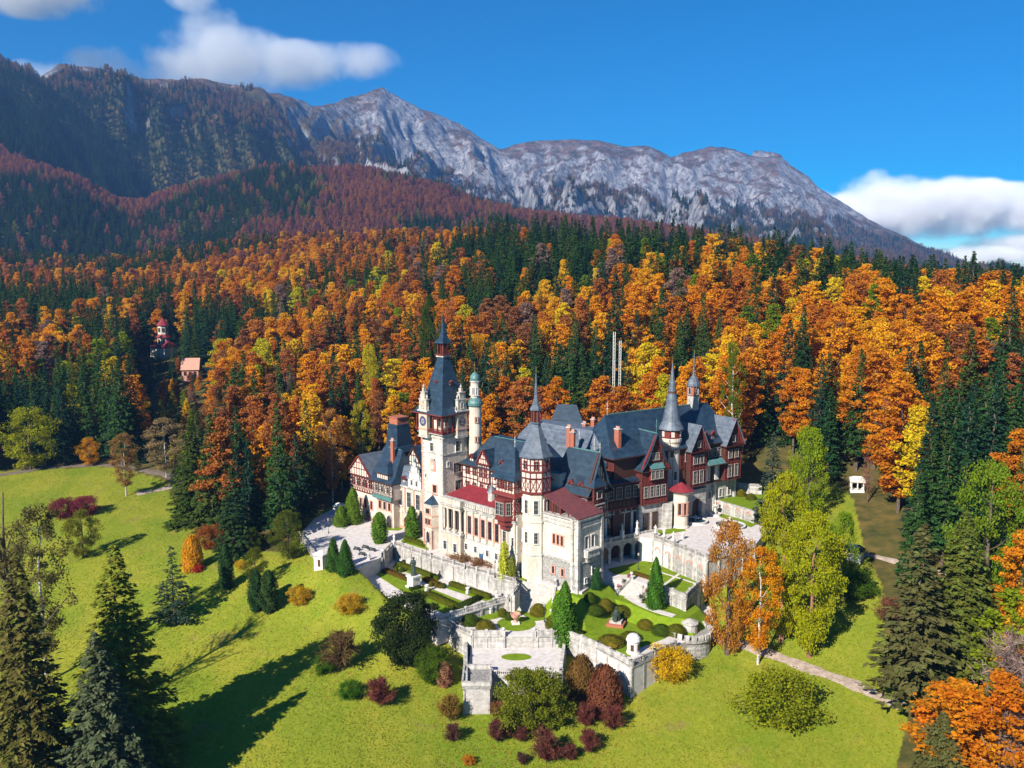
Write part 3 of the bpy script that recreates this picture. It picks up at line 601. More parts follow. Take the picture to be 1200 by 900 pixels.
def sq(fr, ca, cb, h, z): return [fr.v(ca - h, cb - h, z), fr.v(ca + h, cb - h, z), fr.v(ca + h, cb + h, z), fr.v(ca - h, cb + h, z)]
def stack(M, fr, ca, cb, prof, m, capz=True):
    for (h0, z0), (h1, z1) in zip(prof, prof[1:]):
        A = sq(fr, ca, cb, h0, z0); B = sq(fr, ca, cb, h1, z1)
        for i in range(4):
            M.face([A[i], A[(i + 1) % 4], B[(i + 1) % 4], B[i]] if h1 > 1e-3 else [A[i], A[(i + 1) % 4], B[i]], m)
    if capz and prof[-1][0] > 1e-3: M.face(sq(fr, ca, cb, prof[-1][0], prof[-1][1]), m)
stack(M, F1, -4.5, 4.5, [(0.1, 37.6), (6.3, 37.7), (6.3, 38.0)], 'timber', False); stack(M, F1, -4.5, 4.5, [(6.3, 38.0), (4.7, 39.8), (3.5, 43.5), (1.15, 53.2)], 'slate')
stack(M, F1, -4.5, 4.5, [(1.5, 53.2), (1.5, 53.7), (1.5, 53.7)], 'pale_stone'); stack(M, F1, -4.5, 4.5, [(1.75, 53.7), (1.75, 54.0), (1.2, 54.0)], 'timber', False)
for s in ((-1, -1), (1, -1), (1, 1), (-1, 1)): M.prism(F1.rect(-4.5 + s[0] * 1.1 - .15, -4.5 + s[0] * 1.1 + .15, 4.5 + s[1] * 1.1 - .15, 4.5 + s[1] * 1.1 + .15), 54, 57, 'timber')
M.prism(F1.rect(-5.2, -3.8, 3.8, 5.2), 54, 57, 'frame_dark')
for q in ((0, -1.1), (1.1, 0), (0, 1.1), (-1.1, 0)): M.prism(F1.rect(-4.5 + q[0] - .1, -4.5 + q[0] + .1, 4.5 + q[1] - .1, 4.5 + q[1] + .1), 54, 57, 'timber')
stack(M, F1, -4.5, 4.5, [(0.1, 57), (1.8, 57), (1.8, 57.2), (.85, 58.6), (.4, 61), (.1, 65)], 'slate'); finial(M, *F1(-4.5, 4.5), 64.2, 2.4, 'gilt')
trf = M.build('spire_roof', tower)
for A, B, tt in ((F1(a0, b0), F1(a1, b0), .72), (F1(a1, b0), F1(a1, b1), .25)):
    pass
dormer(trf, F1, -2.2, 1.2, 40.2, 1.0, 1.0, 1.5, 'f'); dormer(trf, F1, -1.4, 4.4, 45.6, .8, .8, 1.4, 's'); dormer(trf, F1, -4.4, 1.9, 45.6, .8, .8, 1.4, 'f')
# ---------------- white stair turret with green dome
M = CB(); x, y = F1(2.2, 10)
M.lathe(x, y, [(1.75, 0), (1.75, 39.6)], 20, 'plaster_white'); M.lathe(x, y, [(1.75, 39.4), (2.1, 39.8), (2.15, 40.5), (1.9, 41.2), (1.25, 42.0)], 20, 'copper')
M.lathe(x, y, [(1.2, 41.6), (1.2, 46.2)], 16, 'plaster_white'); M.lathe(x, y, [(1.2, 46.1), (1.45, 46.3), (1.45, 46.6), (1.3, 46.7)], 16, 'pale_stone')
M.lathe(x, y, [(1.35, 46.7), (1.4, 47.4), (1.2, 48.1), (.7, 48.7), (.2, 49.1), (.0, 49.2)], 16, 'copper'); finial(M, x, y, 49, 3.2, 'gilt')
tur = M.build('stair_turret', castle)
for an in (-1.9, -1.1, -2.8): win(tur, x + 1.18 * math.cos(an), y + 1.18 * math.sin(an), 43.8, (math.cos(an), math.sin(an)), .4, 2.0, 'stone')
for z in (36, 30.5, 25.5): win(tur, x + 1.72 * math.cos(-1.35), y + 1.72 * math.sin(-1.35), z, (math.cos(-1.35), math.sin(-1.35)), .4, 1.3, 'pink')

# ---------------- terrace wing under the crimson roof
M = CB(); A, B = F1(0, 0), F1(28.6, 0)
M.prism(F1.rect(0, 28.6, 0, 9), -5, 15.6, 'plaster_white', 'pale_stone')
for z, h, p in ((.3, 1.0, .25), (5.7, .35, .22), (13.6, .5, .5), (14.1, .25, .8), (15.45, .25, .3)): band(M, A, B, z, h, p, 'pale_stone')
for i in range(8): p = F1(9.6 + i * 2.62, 0); strip(M, (*p, 5.9), (*p, 13.4), .55, nrm(A, B), 'plaster', .4)
for i in range(40): p = F1(.5 + i * .7, 0); strip(M, (*p, 14.2), (*p, 15.3), .25, nrm(A, B), 'pale_stone', .2)
wt = M.build('front_wing', castle)
wins(wt, A, B, 9.6, [(10.9 + i * 2.62) / 28.6 for i in range(7) if i != 5 and i != 6] + [(10.9 + 5 * 2.62) / 28.6], 1.35, 4.8, 'pink')
wins(wt, A, B, 3.3, [.33, .46, .62, .74, .88], 1.0, 1.7, 'stone'); wins(wt, A, B, 8.5, [.955], 1.2, 2.2, 'stone'); wins(wt, A, B, 9.2, [.86], 2.1, 3.0, 'stone')
M = CB(); x, y = F1(15.3, -.1)
M.obox((x, y, 1.4), [v * .7 for v in (*F1.e1, 0)], [v * .1 for v in (*F1.e2, 0)], (0, 0, 1.4), 'door_blue'); M.obox((x, y, 2.9), [v * .95 for v in (*F1.e1, 0)], [v * .25 for v in (*F1.e2, 0)], (0, 0, .18), 'pale_stone'); M.build('door', wt)
M = CB()                              # projecting columned porch by the tower
M.prism(F1.rect(.6, 8.8, -1.6, 0), -5, 6.2, 'plaster', 'pale_stone'); M.prism(F1.rect(.4, 9, -1.9, 0), 6.2, 6.6, 'pale_stone', bottom=True); M.prism(F1.rect(.6, 8.8, -1.6, 0), 13, 15.7, 'plaster', 'pale_stone', bottom=True); M.prism(F1.rect(.3, 9.1, -2.1, 0), 13.9, 14.3, 'pale_stone', bottom=True)
for a in (1, 3.4, 6, 8.4): M.lathe(*F1(a, -1.25), [(.42, 6.6), (.34, 7), (.3, 12.3), (.45, 13)], 12, 'plaster_white')
po = M.build('porch', wt); wins(po, F1(.6, 0), F1(8.8, 0), 9.8, [.2, .5, .8], 1.3, 4.8, 'brown', .02); wins(po, F1(.6, -1.6), F1(8.8, -1.6), 2.6, [.25, .75], 1.3, 2.4, 'stone')
M = CB()                              # crimson sheet roof
Z_ = lambda a, b, z: F1.v(a, b, z)
M.face([Z_(.3, .7, 15.75), Z_(23, .7, 15.75), Z_(23, 6.3, 18.3), Z_(4, 6.3, 18.3)], 'red_roof'); M.face([Z_(.3, 6.3, 15.75), Z_(.3, .7, 15.75), Z_(4, 6.3, 18.3)], 'red_roof')
M.face([Z_(23, .7, 15.75), Z_(23, 6.3, 15.75), Z_(23, 6.3, 18.3)], 'red_roof'); M.face([Z_(.3, .7, 15.7), Z_(.3, 6.3, 15.7), Z_(23, 6.3, 15.7), Z_(23, .7, 15.7)], 'timber')
for i in range(24):
    a = 1 + i * .95; t = min(1, max(0, (a - .3) / 3.7)); strip(M, Z_(a, .72, 15.77), Z_(max(a, .3), .7 + 5.5 * t, 15.75 + 2.5 * t), .07, Vector((0, 0, 1)), 'red_roof', .06)
M.build('red_roof', wt)
M = CB(); x, y = F1(16, 3.2); M.lathe(x, y, [(1.0, 15.8), (1.0, 18.6), (1.25, 18.7), (1.25, 18.9), (1.0, 19.4), (.5, 20.2), (.2, 20.5), (.05, 21.5), (0, 21.6)], 8, 'pale_stone', smooth=False); M.lathe(x, y, [(1.27, 18.92), (1.02, 19.45), (.52, 20.25), (.2, 20.56)], 8, 'slate_sunlit', smooth=False); M.build('cupola', wt)

# ---------------- half-timbered main block above the wing
M = CB(); A, B = F1(1, 6.4), F1(31, 6.4)
M.prism(F1.rect(1, 31, 6.4, 20), 0, 24, 'panel'); beams(M, A, B, 16.2, 20, 20, 1, 1, 'timber'); beams(M, A, B, 20, 24, 20, 2, 0, 'timber')
main = M.build('main_block', castle)
wins(main, A, B, 18.0, lin(10, .02), 1.0, 1.9, 'timber', .05); wins(main, A, B, 22.3, lin(10, .02), 1.1, 1.7, 'timber', .05)
M = CB(); roof(M, F1, 1, 31, 6.2, 20, 24, 31.5, 'a', 7, 6, .9, 'slate', flat=1.6, kick=1); cap(M, F1, 8, 24, 12, 31.5); finial(M, *F1(9, 13), 31, 3)
mr = M.build('main_roof', castle)
M = CB(); M.prism(F1.rect(8, 12.5, 5.6, 9), 20, 25, 'panel'); beams(M, F1(8, 5.6), F1(12.5, 5.6), 20, 25, 5, 2, 1, 'timber'); gable(M, F1(7.7, 5.6), F1(12.8, 5.6), 25, 29, 'panel', 'timber', 3); roof(M, F1, 8, 12.5, 5.6, 12, 25, 29, 'b', 0, 0, .4, 'slate'); g = M.build('gable_bay', main); wins(g, F1(8, 5.6), F1(12.5, 5.6), 22.5, [.3, .7], 1.0, 1.7, 'timber', .05)
for a in (4.5, 16.5, 20): dormer(mr, F1, a, 6.6, 24.6, 1.5, 1.4, 2.5, 'f', wk='timber')
# red corner bay with pyramid roof and hanging oriel
M = CB(); M.prism(F1.rect(21.6, 28.2, -.6, 6.4), 14.2, 24.6, 'panel', bottom=True)
for A, B in ((F1(21.6, -.6), F1(28.2, -.6)), (F1(28.2, -.6), F1(28.2, 6.4)), (F1(21.6, 6.4), F1(21.6, -.6))): beams(M, A, B, 14.3, 20.4, 5, 3, 2, 'timber'); beams(M, A, B, 20.8, 24.6, 6, 2, 0, 'timber')
stack(M, F1, 24.9, 2.9, [(3.4, 20.3), (4.3, 20.2), (4.2, 20.5), (3.4, 21.2)], 'timber', False)
bay = M.build('timber_bay', castle); wins(bay, F1(21.6, -.6), F1(28.2, -.6), 23, [.2, .5, .8], 1.1, 1.7, 'timber', .08); wins(bay, F1(28.2, -.6), F1(28.2, 6.4), 17.5, [.3, .7], 1.1, 2.6, 'timber', .08)
M = CB(); stack(M, F1, 24.9, 2.9, [(.1, 24.5), (4.6, 24.6), (4.6, 24.85), (3.2, 26.2), (.15, 32.2)], 'slate'); finial(M, *F1(24.9, 2.9), 32, 4.4, 'pale_stone'); M.build('pyramid_roof', bay)
M = CB(); pl = lambda k, e=0: [F1(22.3 - e, -.6), F1(23.4 - e * .5, -.6 - k), F1(26.4 + e * .5, -.6 - k), F1(27.5 + e, -.6)]
M.prism(pl(1.9), 14.6, 19.4, 'timber', bottom=True); M.prism(pl(2.2, .25), 19.4, 19.8, 'timber', bottom=True); M.prism(pl(2.2, .25), 14.2, 14.6, 'timber', bottom=True); M.prism(pl(1.5, -.4), 12.8, 14.2, 'timber', bottom=True); M.prism(pl(.9, -1.1), 11.6, 12.8, 'timber', bottom=True)
o1 = M.build('hanging_oriel', bay); wins(o1, F1(23.4, -2.5), F1(26.4, -2.5), 17.2, [.25, .75], 1.1, 3.0, 'white'); wins(o1, F1(22.3, -.6), F1(23.4, -2.5), 17.2, [.5], 1.0, 3.0, 'white'); wins(o1, F1(26.4, -2.5), F1(27.5, -.6), 17.2, [.5], 1.0, 3.0, 'white')

# ---------------- octagonal tower
M = CB(); cx, cy_ = F1(31.9, 3.2); r8 = math.pi / 8 - math.pi / 4
def octp(r): return [(cx + r * math.cos(r8 + k * math.pi / 4), cy_ + r * math.sin(r8 + k * math.pi / 4)) for k in range(8)]
def oct_(M, prof, m): M.lathe(cx, cy_, prof, 8, m, rot=r8, smooth=False)
oct_(M, [(3.75, -5), (3.75, 6.2), (3.5, 6.6), (3.5, 14.6), (3.7, 14.7), (3.7, 15), (3.5, 15.1), (3.5, 21.8)], 'plaster_white'); oct_(M, [(3.5, 21.6), (3.95, 22), (3.95, 22.4)], 'timber')
oct_(M, [(3.8, 22.4), (3.8, 31)], 'panel'); oct_(M, [(3.85, 6.2), (3.85, 6.6)], 'pale_stone')
og = octp(3.8)
for k in range(8):
    A, B = og[k], og[(k + 1) % 8]; A, B = (A, B) if nrm(A, B)[0] * (A[0] - cx) + nrm(A, B)[1] * (A[1] - cy_) > 0 else (B, A)
    beams(M, A, B, 22.4, 25.8, 2, 1, 2, 'timber', .22); beams(M, A, B, 25.9, 27.4, 2, 1, 0, 'timber', .2); beams(M, A, B, 27.6, 30.9, 3, 2, 0, 'timber', .22)
oct_(M, [(3.8, 27.3), (4.1, 27.4), (4.1, 27.7), (3.8, 27.8)], 'timber')
ot = M.build('tower', castle)
M = CB(); oct_(M, [(3.7, 31), (4.5, 31), (4.5, 31.2), (3.7, 32.4), (2.6, 35), (1.4, 38.2), (1.25, 39.2), (1.7, 39.3), (1.7, 39.6), (1.1, 39.6)], 'slate_sunlit')
oct_(M, [(.9, 39.5), (.9, 42.6)], 'frame_dark')
for k in range(8): px, py = octp(1.2)[k]; M.lathe(px, py, [(.16, 39.5), (.16, 42.6)], 5, 'timber')
oct_(M, [(1.3, 42.3), (1.6, 42.5), (1.6, 42.8), (1.0, 43.8), (.55, 45.5), (.1, 51.5)], 'slate_sunlit'); finial(M, cx, cy_, 51.3, 2.6, 'gilt')
orf = M.build('spire_roof', ot)
for k in range(8):
    A, B = og[k], og[(k + 1) % 8]; mx, my = (A[0] + B[0]) / 2, (A[1] + B[1]) / 2; n = Vector((mx - cx, my - cy_)).normalized()
    if n.y > .4: continue
    win(ot, mx + n.x * .1, my + n.y * .1, 29.3, (n.x, n.y), .9, 1.6, 'timber')
    q = .92
    if abs(k % 2) == 0 or True: win(ot, cx + (mx - cx) * q, cy_ + (my - cy_) * q, 18.6, (n.x, n.y), 1.0, 3.4, 'stone'); win(ot, cx + (mx - cx) * q, cy_ + (my - cy_) * q, 10.8, (n.x, n.y), .9, 2.8, 'stone')
for k in ():
    A, B = og[k], og[(k + 1) % 8]; mx, my = (A[0] + B[0]) / 2, (A[1] + B[1]) / 2; f = Fr(mx, my, math.degrees(math.atan2(my - cy_, mx - cx)) + 90); dormer(orf, f, 0, .4, 31.4, 1.3, 1.5, 2.0, 'f', 'slate_sunlit')

# ---------------- corner pavilion with lean-to red roof
M = CB(); a0, a1, b0, b1 = 34.6, 46.4, 2.6, 11.4
M.prism(F1.rect(a0, a1, b0, b1), -5, 17.4, 'plaster_white', 'pale_stone'); M.prism(F1.rect(a0 - .2, a1 + .25, b0 - .25, b1), -5.2, 6.6, 'rubble', 'pale_stone')
for A, B in ((F1(a0, b0), F1(a1, b0)), (F1(a1, b0), F1(a1, b1))):
    for z, h, p in ((6.7, .3, .35), (15.4, .3, .35), (16.3, .3, .3), (17.4, .4, .5)): band(M, A, B, z, h, p, 'pale_stone')
for a, b in ((a1, b0), (a1, b1), (a1 - 1.6, b0)): M.prism(F1.rect(a - .45, a + .45, b - .45, b + .45), -5.2, 17.6, 'pale_stone')
pv = M.build('pavilion', castle)
A, B = F1(a0, b0), F1(a1, b0); wins(pv, A, B, 11.4, [.36, .47, .58], .75, 2.4, 'pink'); wins(pv, A, B, 3.6, [.36, .62], .8, 1.8, 'pink', .25)
A, B = F1(a1, b0), F1(a1, b1); wins(pv, A, B, 11.4, [.35, .62], 1.2, 3.0, 'stone'); wins(pv, A, B, 4.2, [.62], 1.0, 2.2, 'stone', .25); wins(pv, A, B, 2, [.3], .7, 1.2, 'stone', .25)
M = CB(); M.prism(F1.rect(a1, a1 + 1.5, 4.6, 9.2), 7.9, 9.6, 'pale_stone', bottom=True); M.prism(F1.rect(a1, a1 + .9, 5.2, 8.6), 6.6, 7.9, 'pale_stone', bottom=True); M.prism(F1.rect(a1, a1 + 1.7, 4.4, 9.4), 9.6, 9.8, 'pale_stone', bottom=True); M.build('balcony', pv)
M = CB(); zl, zh = 17.9, 22.2
c = [Z_(a0, b0 - .4, zh), Z_(a1 + .5, b0 - .4, zl), Z_(a1 + .5, b1 + .3, zl), Z_(a0, b1 + .3, zh)]
M.face(c, 'red_roof_dull'); M.face([(p[0], p[1], p[2] - .25) for p in c][::-1], 'timber')
for i in range(4): p, q = c[i], c[(i + 1) % 4]; M.face([(p[0], p[1], p[2] - .25), (q[0], q[1], q[2] - .25), q, p], 'red_roof_dull')
for i in range(1, 12): b = b0 - .4 + i * .75; strip(M, Z_(a0 + .1, b, zh), Z_(a1 + .45, b, zl), .06, (0, 0, 1), 'red_roof_dull', .07)
for i in range(5): a = a0 + 1 + i * 2.5; M.prism(F1.rect(a - .12, a + .12, b0 + .1, b0 + .35), 17.6, zh - (a - a0) * (zh - zl) / 12 - .3, 'timber')
M.prism(F1.rect(a0 + .2, a0 + 5, b0 + 1.6, b1), 17.4, 20, 'timber_brown_shaded')
M.build('red_roof_dull', pv)

# ---------------- inner blocks and their roofs
M = CB(); M.prism([F1(2, 18), F1(29, 18), F1(29, 9), F1(34, 10), F2(-4, 0), F2(-4, 14), FR(-4, 2), FR(-14, -4), F1(6, 48), F1(2, 44)], 0, 25.5, 'panel', 'slate_sunlit'); ib = M.build('inner_block', castle)
M = CB(); roof(M, F1, 0, 34, 26, 40, 25.6, 33.2, 'a', 5, 5, .6, 'slate_sunlit', flat=2.5); r1 = M.build('roof', ib)
M = CB(); x, y = 16, 252; f = Fr(x, y, -35); M.prism(f.rect(-8.5, 8.5, -7, 7), 25, 29.4, 'pale_stone', 'slate'); roof(M, f, -8, 8, -6.5, 6.5, 29.4, 31.6, 'a', 6, 6, .4, 'skylight', soff='white_stone'); M.build('skylight_roof', ib)
M = CB(); f = Fr(18.5, 277, -8); M.prism(f.rect(-6, 6, -6, 6), 5, 25.5, 'panel'); roof(M, f, -6, 6, -6, 6, 25.5, 33.6, 'a', 3, 4, .6, 'slate'); M.build('roof', ib)
M = CB(); f = Fr(26, 240, -42); M.prism(f.rect(-7, 8, -4, 6), 24, 27, 'panel', 'slate'); roof(M, f, -7, 8, -4, 6, 27, 29.4, 'a', 4, 4, .6, 'slate', flat=2.5, soff='white_stone'); M.build('roof', ib)
# big steep roof with the pale hipped end, gable facing the east court
M = CB(); M.prism(F1.rect(33.8, 42, 11.4, 14), 0, 13.8, 'pale_stone'); M.prism(F1.rect(33.8, 42, 11.4, 19), 13.8, 21, 'panel', bottom=True); A, B = F1(42, 11.4), F1(42, 19); beams(M, A, B, 14, 21, 9, 3, 0, 'timber_brown_shaded', .24)
gable(M, F1(42, 10.6), F1(42, 19.6), 21.2, 31.4, 'panel', 'timber_brown_shaded', 5); beams(M, F1(33.8, 11.4), F1(42, 11.4), 17, 21, 6, 2, 0, 'timber_brown_shaded', .24)
nb = M.build('gabled_block', castle); wins(nb, A, B, 17.4, [.18, .42, .7, .88], 1.3, 3.2, 'white', .1); wins(nb, A, B, 24.3, [.4, .6], 1.0, 1.6, 'white', .12); wins(nb, F1(33.8, 11.4), F1(42, 11.4), 19.3, lin(4), 1.2, 1.7, 'white', .1)
M = CB(); roof(M, F1, 29, 42.3, 11, 19.4, 21.2, 31.6, 'a', 4, 0, .9, 'slate', kick=1); cap(M, F1, 34, 42.8, 15.2, 31.65); finial(M, *F1(42.6, 15.2), 31.6, 3.4, 'pale_stone'); rr = M.build('roof', nb)
for a in (33, 36.5, 40): dormer(rr, F1, a, 11.6, 21.8, 1.7, 1.5, 2.6, 'f')
# timber tower bay at its side
M = CB(); M.prism(F1.rect(40.6, 43.4, 12, 15.6), -1, 13.8, 'pale_stone'); M.prism(F1.rect(40.5, 43.6, 11.8, 15.8), 13.8, 23.4, 'timber_brown_shaded', bottom=True); beams(M, F1(43.6, 11.8), F1(43.6, 15.8), 14, 23.4, 3, 4, 2, 'timber', .22); beams(M, F1(40.5, 11.8), F1(43.6, 11.8), 14, 23.4, 2, 4, 0, 'timber', .22)
M.prism(F1.rect(40.3, 43.8, 11.6, 16), 18.6, 18.9, 'pale_stone', bottom=True); roof(M, F1, 38, 43.6, 11.8, 15.8, 23.4, 26.8, 'a', 0, 2, .6, 'slate'); tb = M.build('timber_bay', castle); wins(tb, F1(43.6, 11.8), F1(43.6, 15.8), 21.3, [.5], 1.6, 1.8, 'white', .08); wins(tb, F1(43.6, 11.8), F1(43.6, 15.8), 16.4, [.5], 1.8, 2.8, 'white', .08)

# ---------------- east wing over the arcade
M = CB(); L0, L1 = -6, 17
M.prism(F2.rect(-9, 0, L0, L1), -1, 13.4, 'pale_stone'); M.prism(F2.rect(-9, .9, L0, L1), 13.4, 20.6, 'timber_brown_shaded', bottom=True)
A, B = F2(.9, L0), F2(.9, L1); beams(M, A, B, 13.6, 15.6, 16, 1, 0, 'timber_brown_shaded', .2); beams(M, A, B, 15.6, 20.4, 16, 2, 0, 'timber_brown_shaded', .24)
band(M, A, B, 13.5, .5, .2, 'timber')
for i in range(12): p = F2(0, L0 + .6 + i * 2); M.prism(F2.rect(0, .8, L0 + .5 + i * 2, L0 + .8 + i * 2), 12, 13.4, 'pale_stone', bottom=True)
for i in range(7): M.prism(F2.rect(0, .35, L0 + 3.2 + i * 2.9, L0 + 3.9 + i * 2.9), 5.8, 12, 'white_stone')
band(M, F2(0, L0), F2(0, L1), 12.2, .4, .4, 'pale_stone')
ew = M.build('east_wing', castle); wins(ew, A, B, 17.9, lin(8, .01), 1.7, 3.0, 'white', .1)
wins(ew, F2(0, L0), F2(0, L1), 8.9, [(4.95 + i * 2.9) / 23 for i in range(6)], 1.5, 4.6, 'brown')
M = CB(); roof(M, F2, -9, .9, L0, L1, 20.7, 26.6, 'b', 0, 0, .8, 'slate', kick=1); cap(M, F2, L0, L1, -4, 26.6, 'b'); er = M.build('roof', ew)
for b in (-2, 2, 6, 10): dormer(er, F2, -.6, b, 21.4, 1.5, 1.4, 2.6, 's')
M = CB(); M.prism(F2.rect(-9, -2, 2, 9), 22, 25, 'timber_brown_shaded', 'slate'); roof(M, F2, -9, -2, 2, 9, 25, 30, 'a', 2, 1.2, .5, 'slate'); finial(M, *F2(-4, 5.5), 30, 2.5, 'pale_stone'); M.build('roof', ew)
# arcade
M = CB(); z1 = 5.6; c0, c1, dp = -4.5, 15.5, 3.4
n = 5; wd = (c1 - c0) / n
M.prism(F2.rect(dp - .7, dp, c0, c1), 4.6, z1, 'pale_stone', bottom=True); M.prism(F2.rect(0, dp + .3, c0 - .2, c1 + .2), z1, z1 + .35, 'pale_stone', bottom=True)
for i in range(n + 1):
    b = c0 + i * wd; M.prism(F2.rect(dp - .75, dp + .05, b - .45, b + .45), -.6, 4.7, 'pale_stone')
for i in range(n):
    bm = c0 + (i + .5) * wd; rr_ = wd / 2 - .45; k = 8; zs = 4.6 - rr_ * .95
    for j in range(k):
        t0, t1 = math.pi * j / k, math.pi * (j + 1) / k
        q = lambda t: (bm + rr_ * math.cos(t), zs + rr_ * math.sin(t))
        (x0, y0), (x1, y1) = q(t0), q(t1)
        M.face([F2.v(dp, x0, y0), F2.v(dp, x0, 4.7), F2.v(dp, x1, 4.7), F2.v(dp, x1, y1)], 'pale_stone'); M.face([F2.v(dp, x0, y0), F2.v(dp, x1, y1), F2.v(dp - .7, x1, y1), F2.v(dp - .7, x0, y0)], 'pale_stone')
M.face([F2.v(.02, c0, -.5), F2.v(.02, c1, -.5), F2.v(.02, c1, z1), F2.v(.02, c0, z1)], 'pink_stone')
for i in range(60): b = c0 + (i + .5) * (c1 - c0) / 60; M.prism(F2.rect(dp - .1, dp + .1, b - .06, b + .06), z1 + .35, z1 + 1.2, 'pale_stone')
M.prism(F2.rect(dp - .2, dp + .2, c0, c1), z1 + 1.2, z1 + 1.4, 'pale_stone', bottom=True)
for i in range(6): b = c0 + i * wd; M.prism(F2.rect(dp - .3, dp + .3, b - .3, b + .3), z1 + .35, z1 + 1.5, 'pale_stone')
arc = M.build('arcade', ew)
# tall gabled bay beside the white tower
M = CB(); g0, g1 = 10.6, 19.4
M.prism(F2.rect(-8, 1.6, g0, g1), 5, 14, 'pale_stone'); M.prism(F2.rect(-8, 2.4, g0, g1), 14, 23.4, 'timber_brown_shaded', bottom=True); A, B = F2(2.4, g0), F2(2.4, g1)
beams(M, A, B, 14, 23.4, 8, 5, 2, 'timber', .2); beams(M, F2(-2, g0), F2(2.4, g0), 20, 23.4, 4, 2, 0, 'timber', .2); gable(M, F2(2.4, g0 - .5), F2(2.4, g1 + .5), 23.4, 33, 'timber_brown_shaded', 'timber', 5)
M.prism(F2.rect(2.4, 3.3, g0 + 2.4, g1 - 2.2), 20.6, 23.8, 'timber', bottom=True); M.face([F2.v(2.4, g0 + 2, 25.2), F2.v(3.7, g0 + 2, 23.8), F2.v(3.7, g1 - 1.8, 23.8), F2.v(2.4, g1 - 1.8, 25.2)], 'copper')
gb = M.build('gabled_bay', castle); wins(gb, F2(3.3, g0 + 2.4), F2(3.3, g1 - 2.2), 22.2, lin(3), 1.0, 2.2, 'white'); wins(gb, A, B, 17.4, lin(4, .04), 1.1, 2.8, 'white', .12); wins(gb, A, B, 27, [.42, .58], .9, 1.7, 'white', .12); wins(gb, F2(1.6, g0), F2(1.6, g1), 9, [.25, .6], 1.5, 4.4, 'brown')
M = CB(); roof(M, F2, -14, 2.7, g0, g1, 23.4, 33.4, 'a', 0, 0, .8, 'slate', m2='slate', kick=1); cap(M, F2, -14, 3, 15, 33.45); finial(M, *F2(2.7, 15), 33.4, 5.5, 'copper'); M.build('roof', gb)

# ---------------- round white tower with slate cone
M = CB(); x, y = 44.6, 235.6
M.lathe(x, y, [(2.6, 0), (2.6, 29), (3.0, 29.6), (3.0, 30.4), (2.8, 30.5)], 24, 'plaster_white'); M.lathe(x, y, [(2.8, 30.4), (2.8, 33)], 16, 'timber')
for k in range(12):
    a = k * math.pi / 6; 
    if k % 2: M.obox((x + 2.75 * math.cos(a), y + 2.75 * math.sin(a), 31.7), (-.45 * math.sin(a), .45 * math.cos(a), 0), (.1 * math.cos(a), .1 * math.sin(a), 0), (0, 0, .75), 'panel')
wtw = M.build('tower', castle)
M = CB(); M.lathe(x, y, [(2.7, 32.9), (3.55, 32.9), (3.5, 33.2), (2.6, 35), (1.75, 39.5), (1.3, 43)], 18, 'slate_sunlit'); M.lathe(x, y, [(1.2, 43), (1.2, 43.6)], 12, 'frame_dark'); M.lathe(x, y, [(1.15, 43.6), (.95, 45), (.5, 48), (.14, 51.5)], 12, 'slate_sunlit'); finial(M, x, y, 51.2, 2.6, 'gilt'); M.build('cone_roof', wtw)
for z, an in ((26.5, -1.6), (20, -1.2), (14, -1.2), (20, -2.2)): win(wtw, x + 2.56 * math.cos(an), y + 2.56 * math.sin(an), z, (math.cos(an), math.sin(an)), .9, 2.4, 'stone')
M = CB(); x, y = 46.6, 229.5
M.lathe(x, y, [(2.4, 4), (2.4, 6.8), (2.1, 7.2), (2.1, 15.8), (2.5, 16.4), (2.6, 16.9)], 16, 'plaster_white', smooth=False); M.lathe(x, y, [(2.3, 16.8), (3.5, 16.9), (3.5, 17.1), (0, 19.2)], 12, 'red_roof', smooth=False)
M.prism([F2(1, 18.5), F2(3, 18), F2(4, 20), F2(1, 23)], 4, 13.4, 'pale_stone'); tt = M.build('porch_turret', castle)
for an in (-.5, -1.2, -1.9): win(tt, x + 2.06 * math.cos(an), y + 2.06 * math.sin(an), 12, (math.cos(an), math.sin(an)), .8, 3.2, 'pink')

# ---------------- north wing
M = CB(); n0, n1 = -1, 23
M.prism(FR.rect(-15, 0, -6, n1), 0, 16, 'pale_stone'); M.prism(FR.rect(-15, .9, -4, n1 + .6), 16, 27.6, 'timber_brown_shaded', bottom=True)
A, B = FR(.9, n0), FR(.9, n1 + .6); beams(M, A, B, 16.1, 21.6, 15, 1, 0, 'timber_brown_shaded', .3); beams(M, A, B, 22, 27.4, 15, 2, 0, 'timber', .22)
for b in (9.4, 13.2, 17.4, 21.6): M.prism(FR.rect(.9, 1.15, b, b + 1.7), 16.6, 21.8, 'white_stone')
for b in (-1, 8.0, 13.5, 22.4): M.prism(FR.rect(0, .6, b, b + .8), 5, 16, 'pale_stone')
band(M, FR(0, n0), FR(0, n1), 15.4, .5, .5, 'stone')
nw = M.build('north_wing', castle); wins(nw, A, B, 24.8, [.1, .2, .3, .48, .56, .64, .72, .86, .93], 1.2, 2.4, 'white', .1); wins(nw, A, B, 19.2, [.09, .2, .3, .5, .66, .83], 1.4, 3.8, 'brown', .1); wins(nw, FR(0, n0), FR(0, n1), 12, [.55, .75, .9], 1.2, 2.2, 'stone')
A, B = FR(-7, n1 + .6), FR(-15, n1 + .6)
M = CB(); b_ = 5.6; k = 10                # arched portal
M.prism(FR.rect(0, 1.5, b_ - 3.6, b_ - 2), 6, 14.4, 'pale_stone'); M.prism(FR.rect(0, 1.5, b_ + 2, b_ + 3.6), 6, 14.4, 'pale_stone'); M.prism(FR.rect(0, 1.8, b_ - 3.9, b_ + 3.9), 14.4, 15.1, 'pale_stone', bottom=True); M.prism(FR.rect(0, 1.5, b_ - 2, b_ + 2), 12.3, 14.4, 'pale_stone', bottom=True)
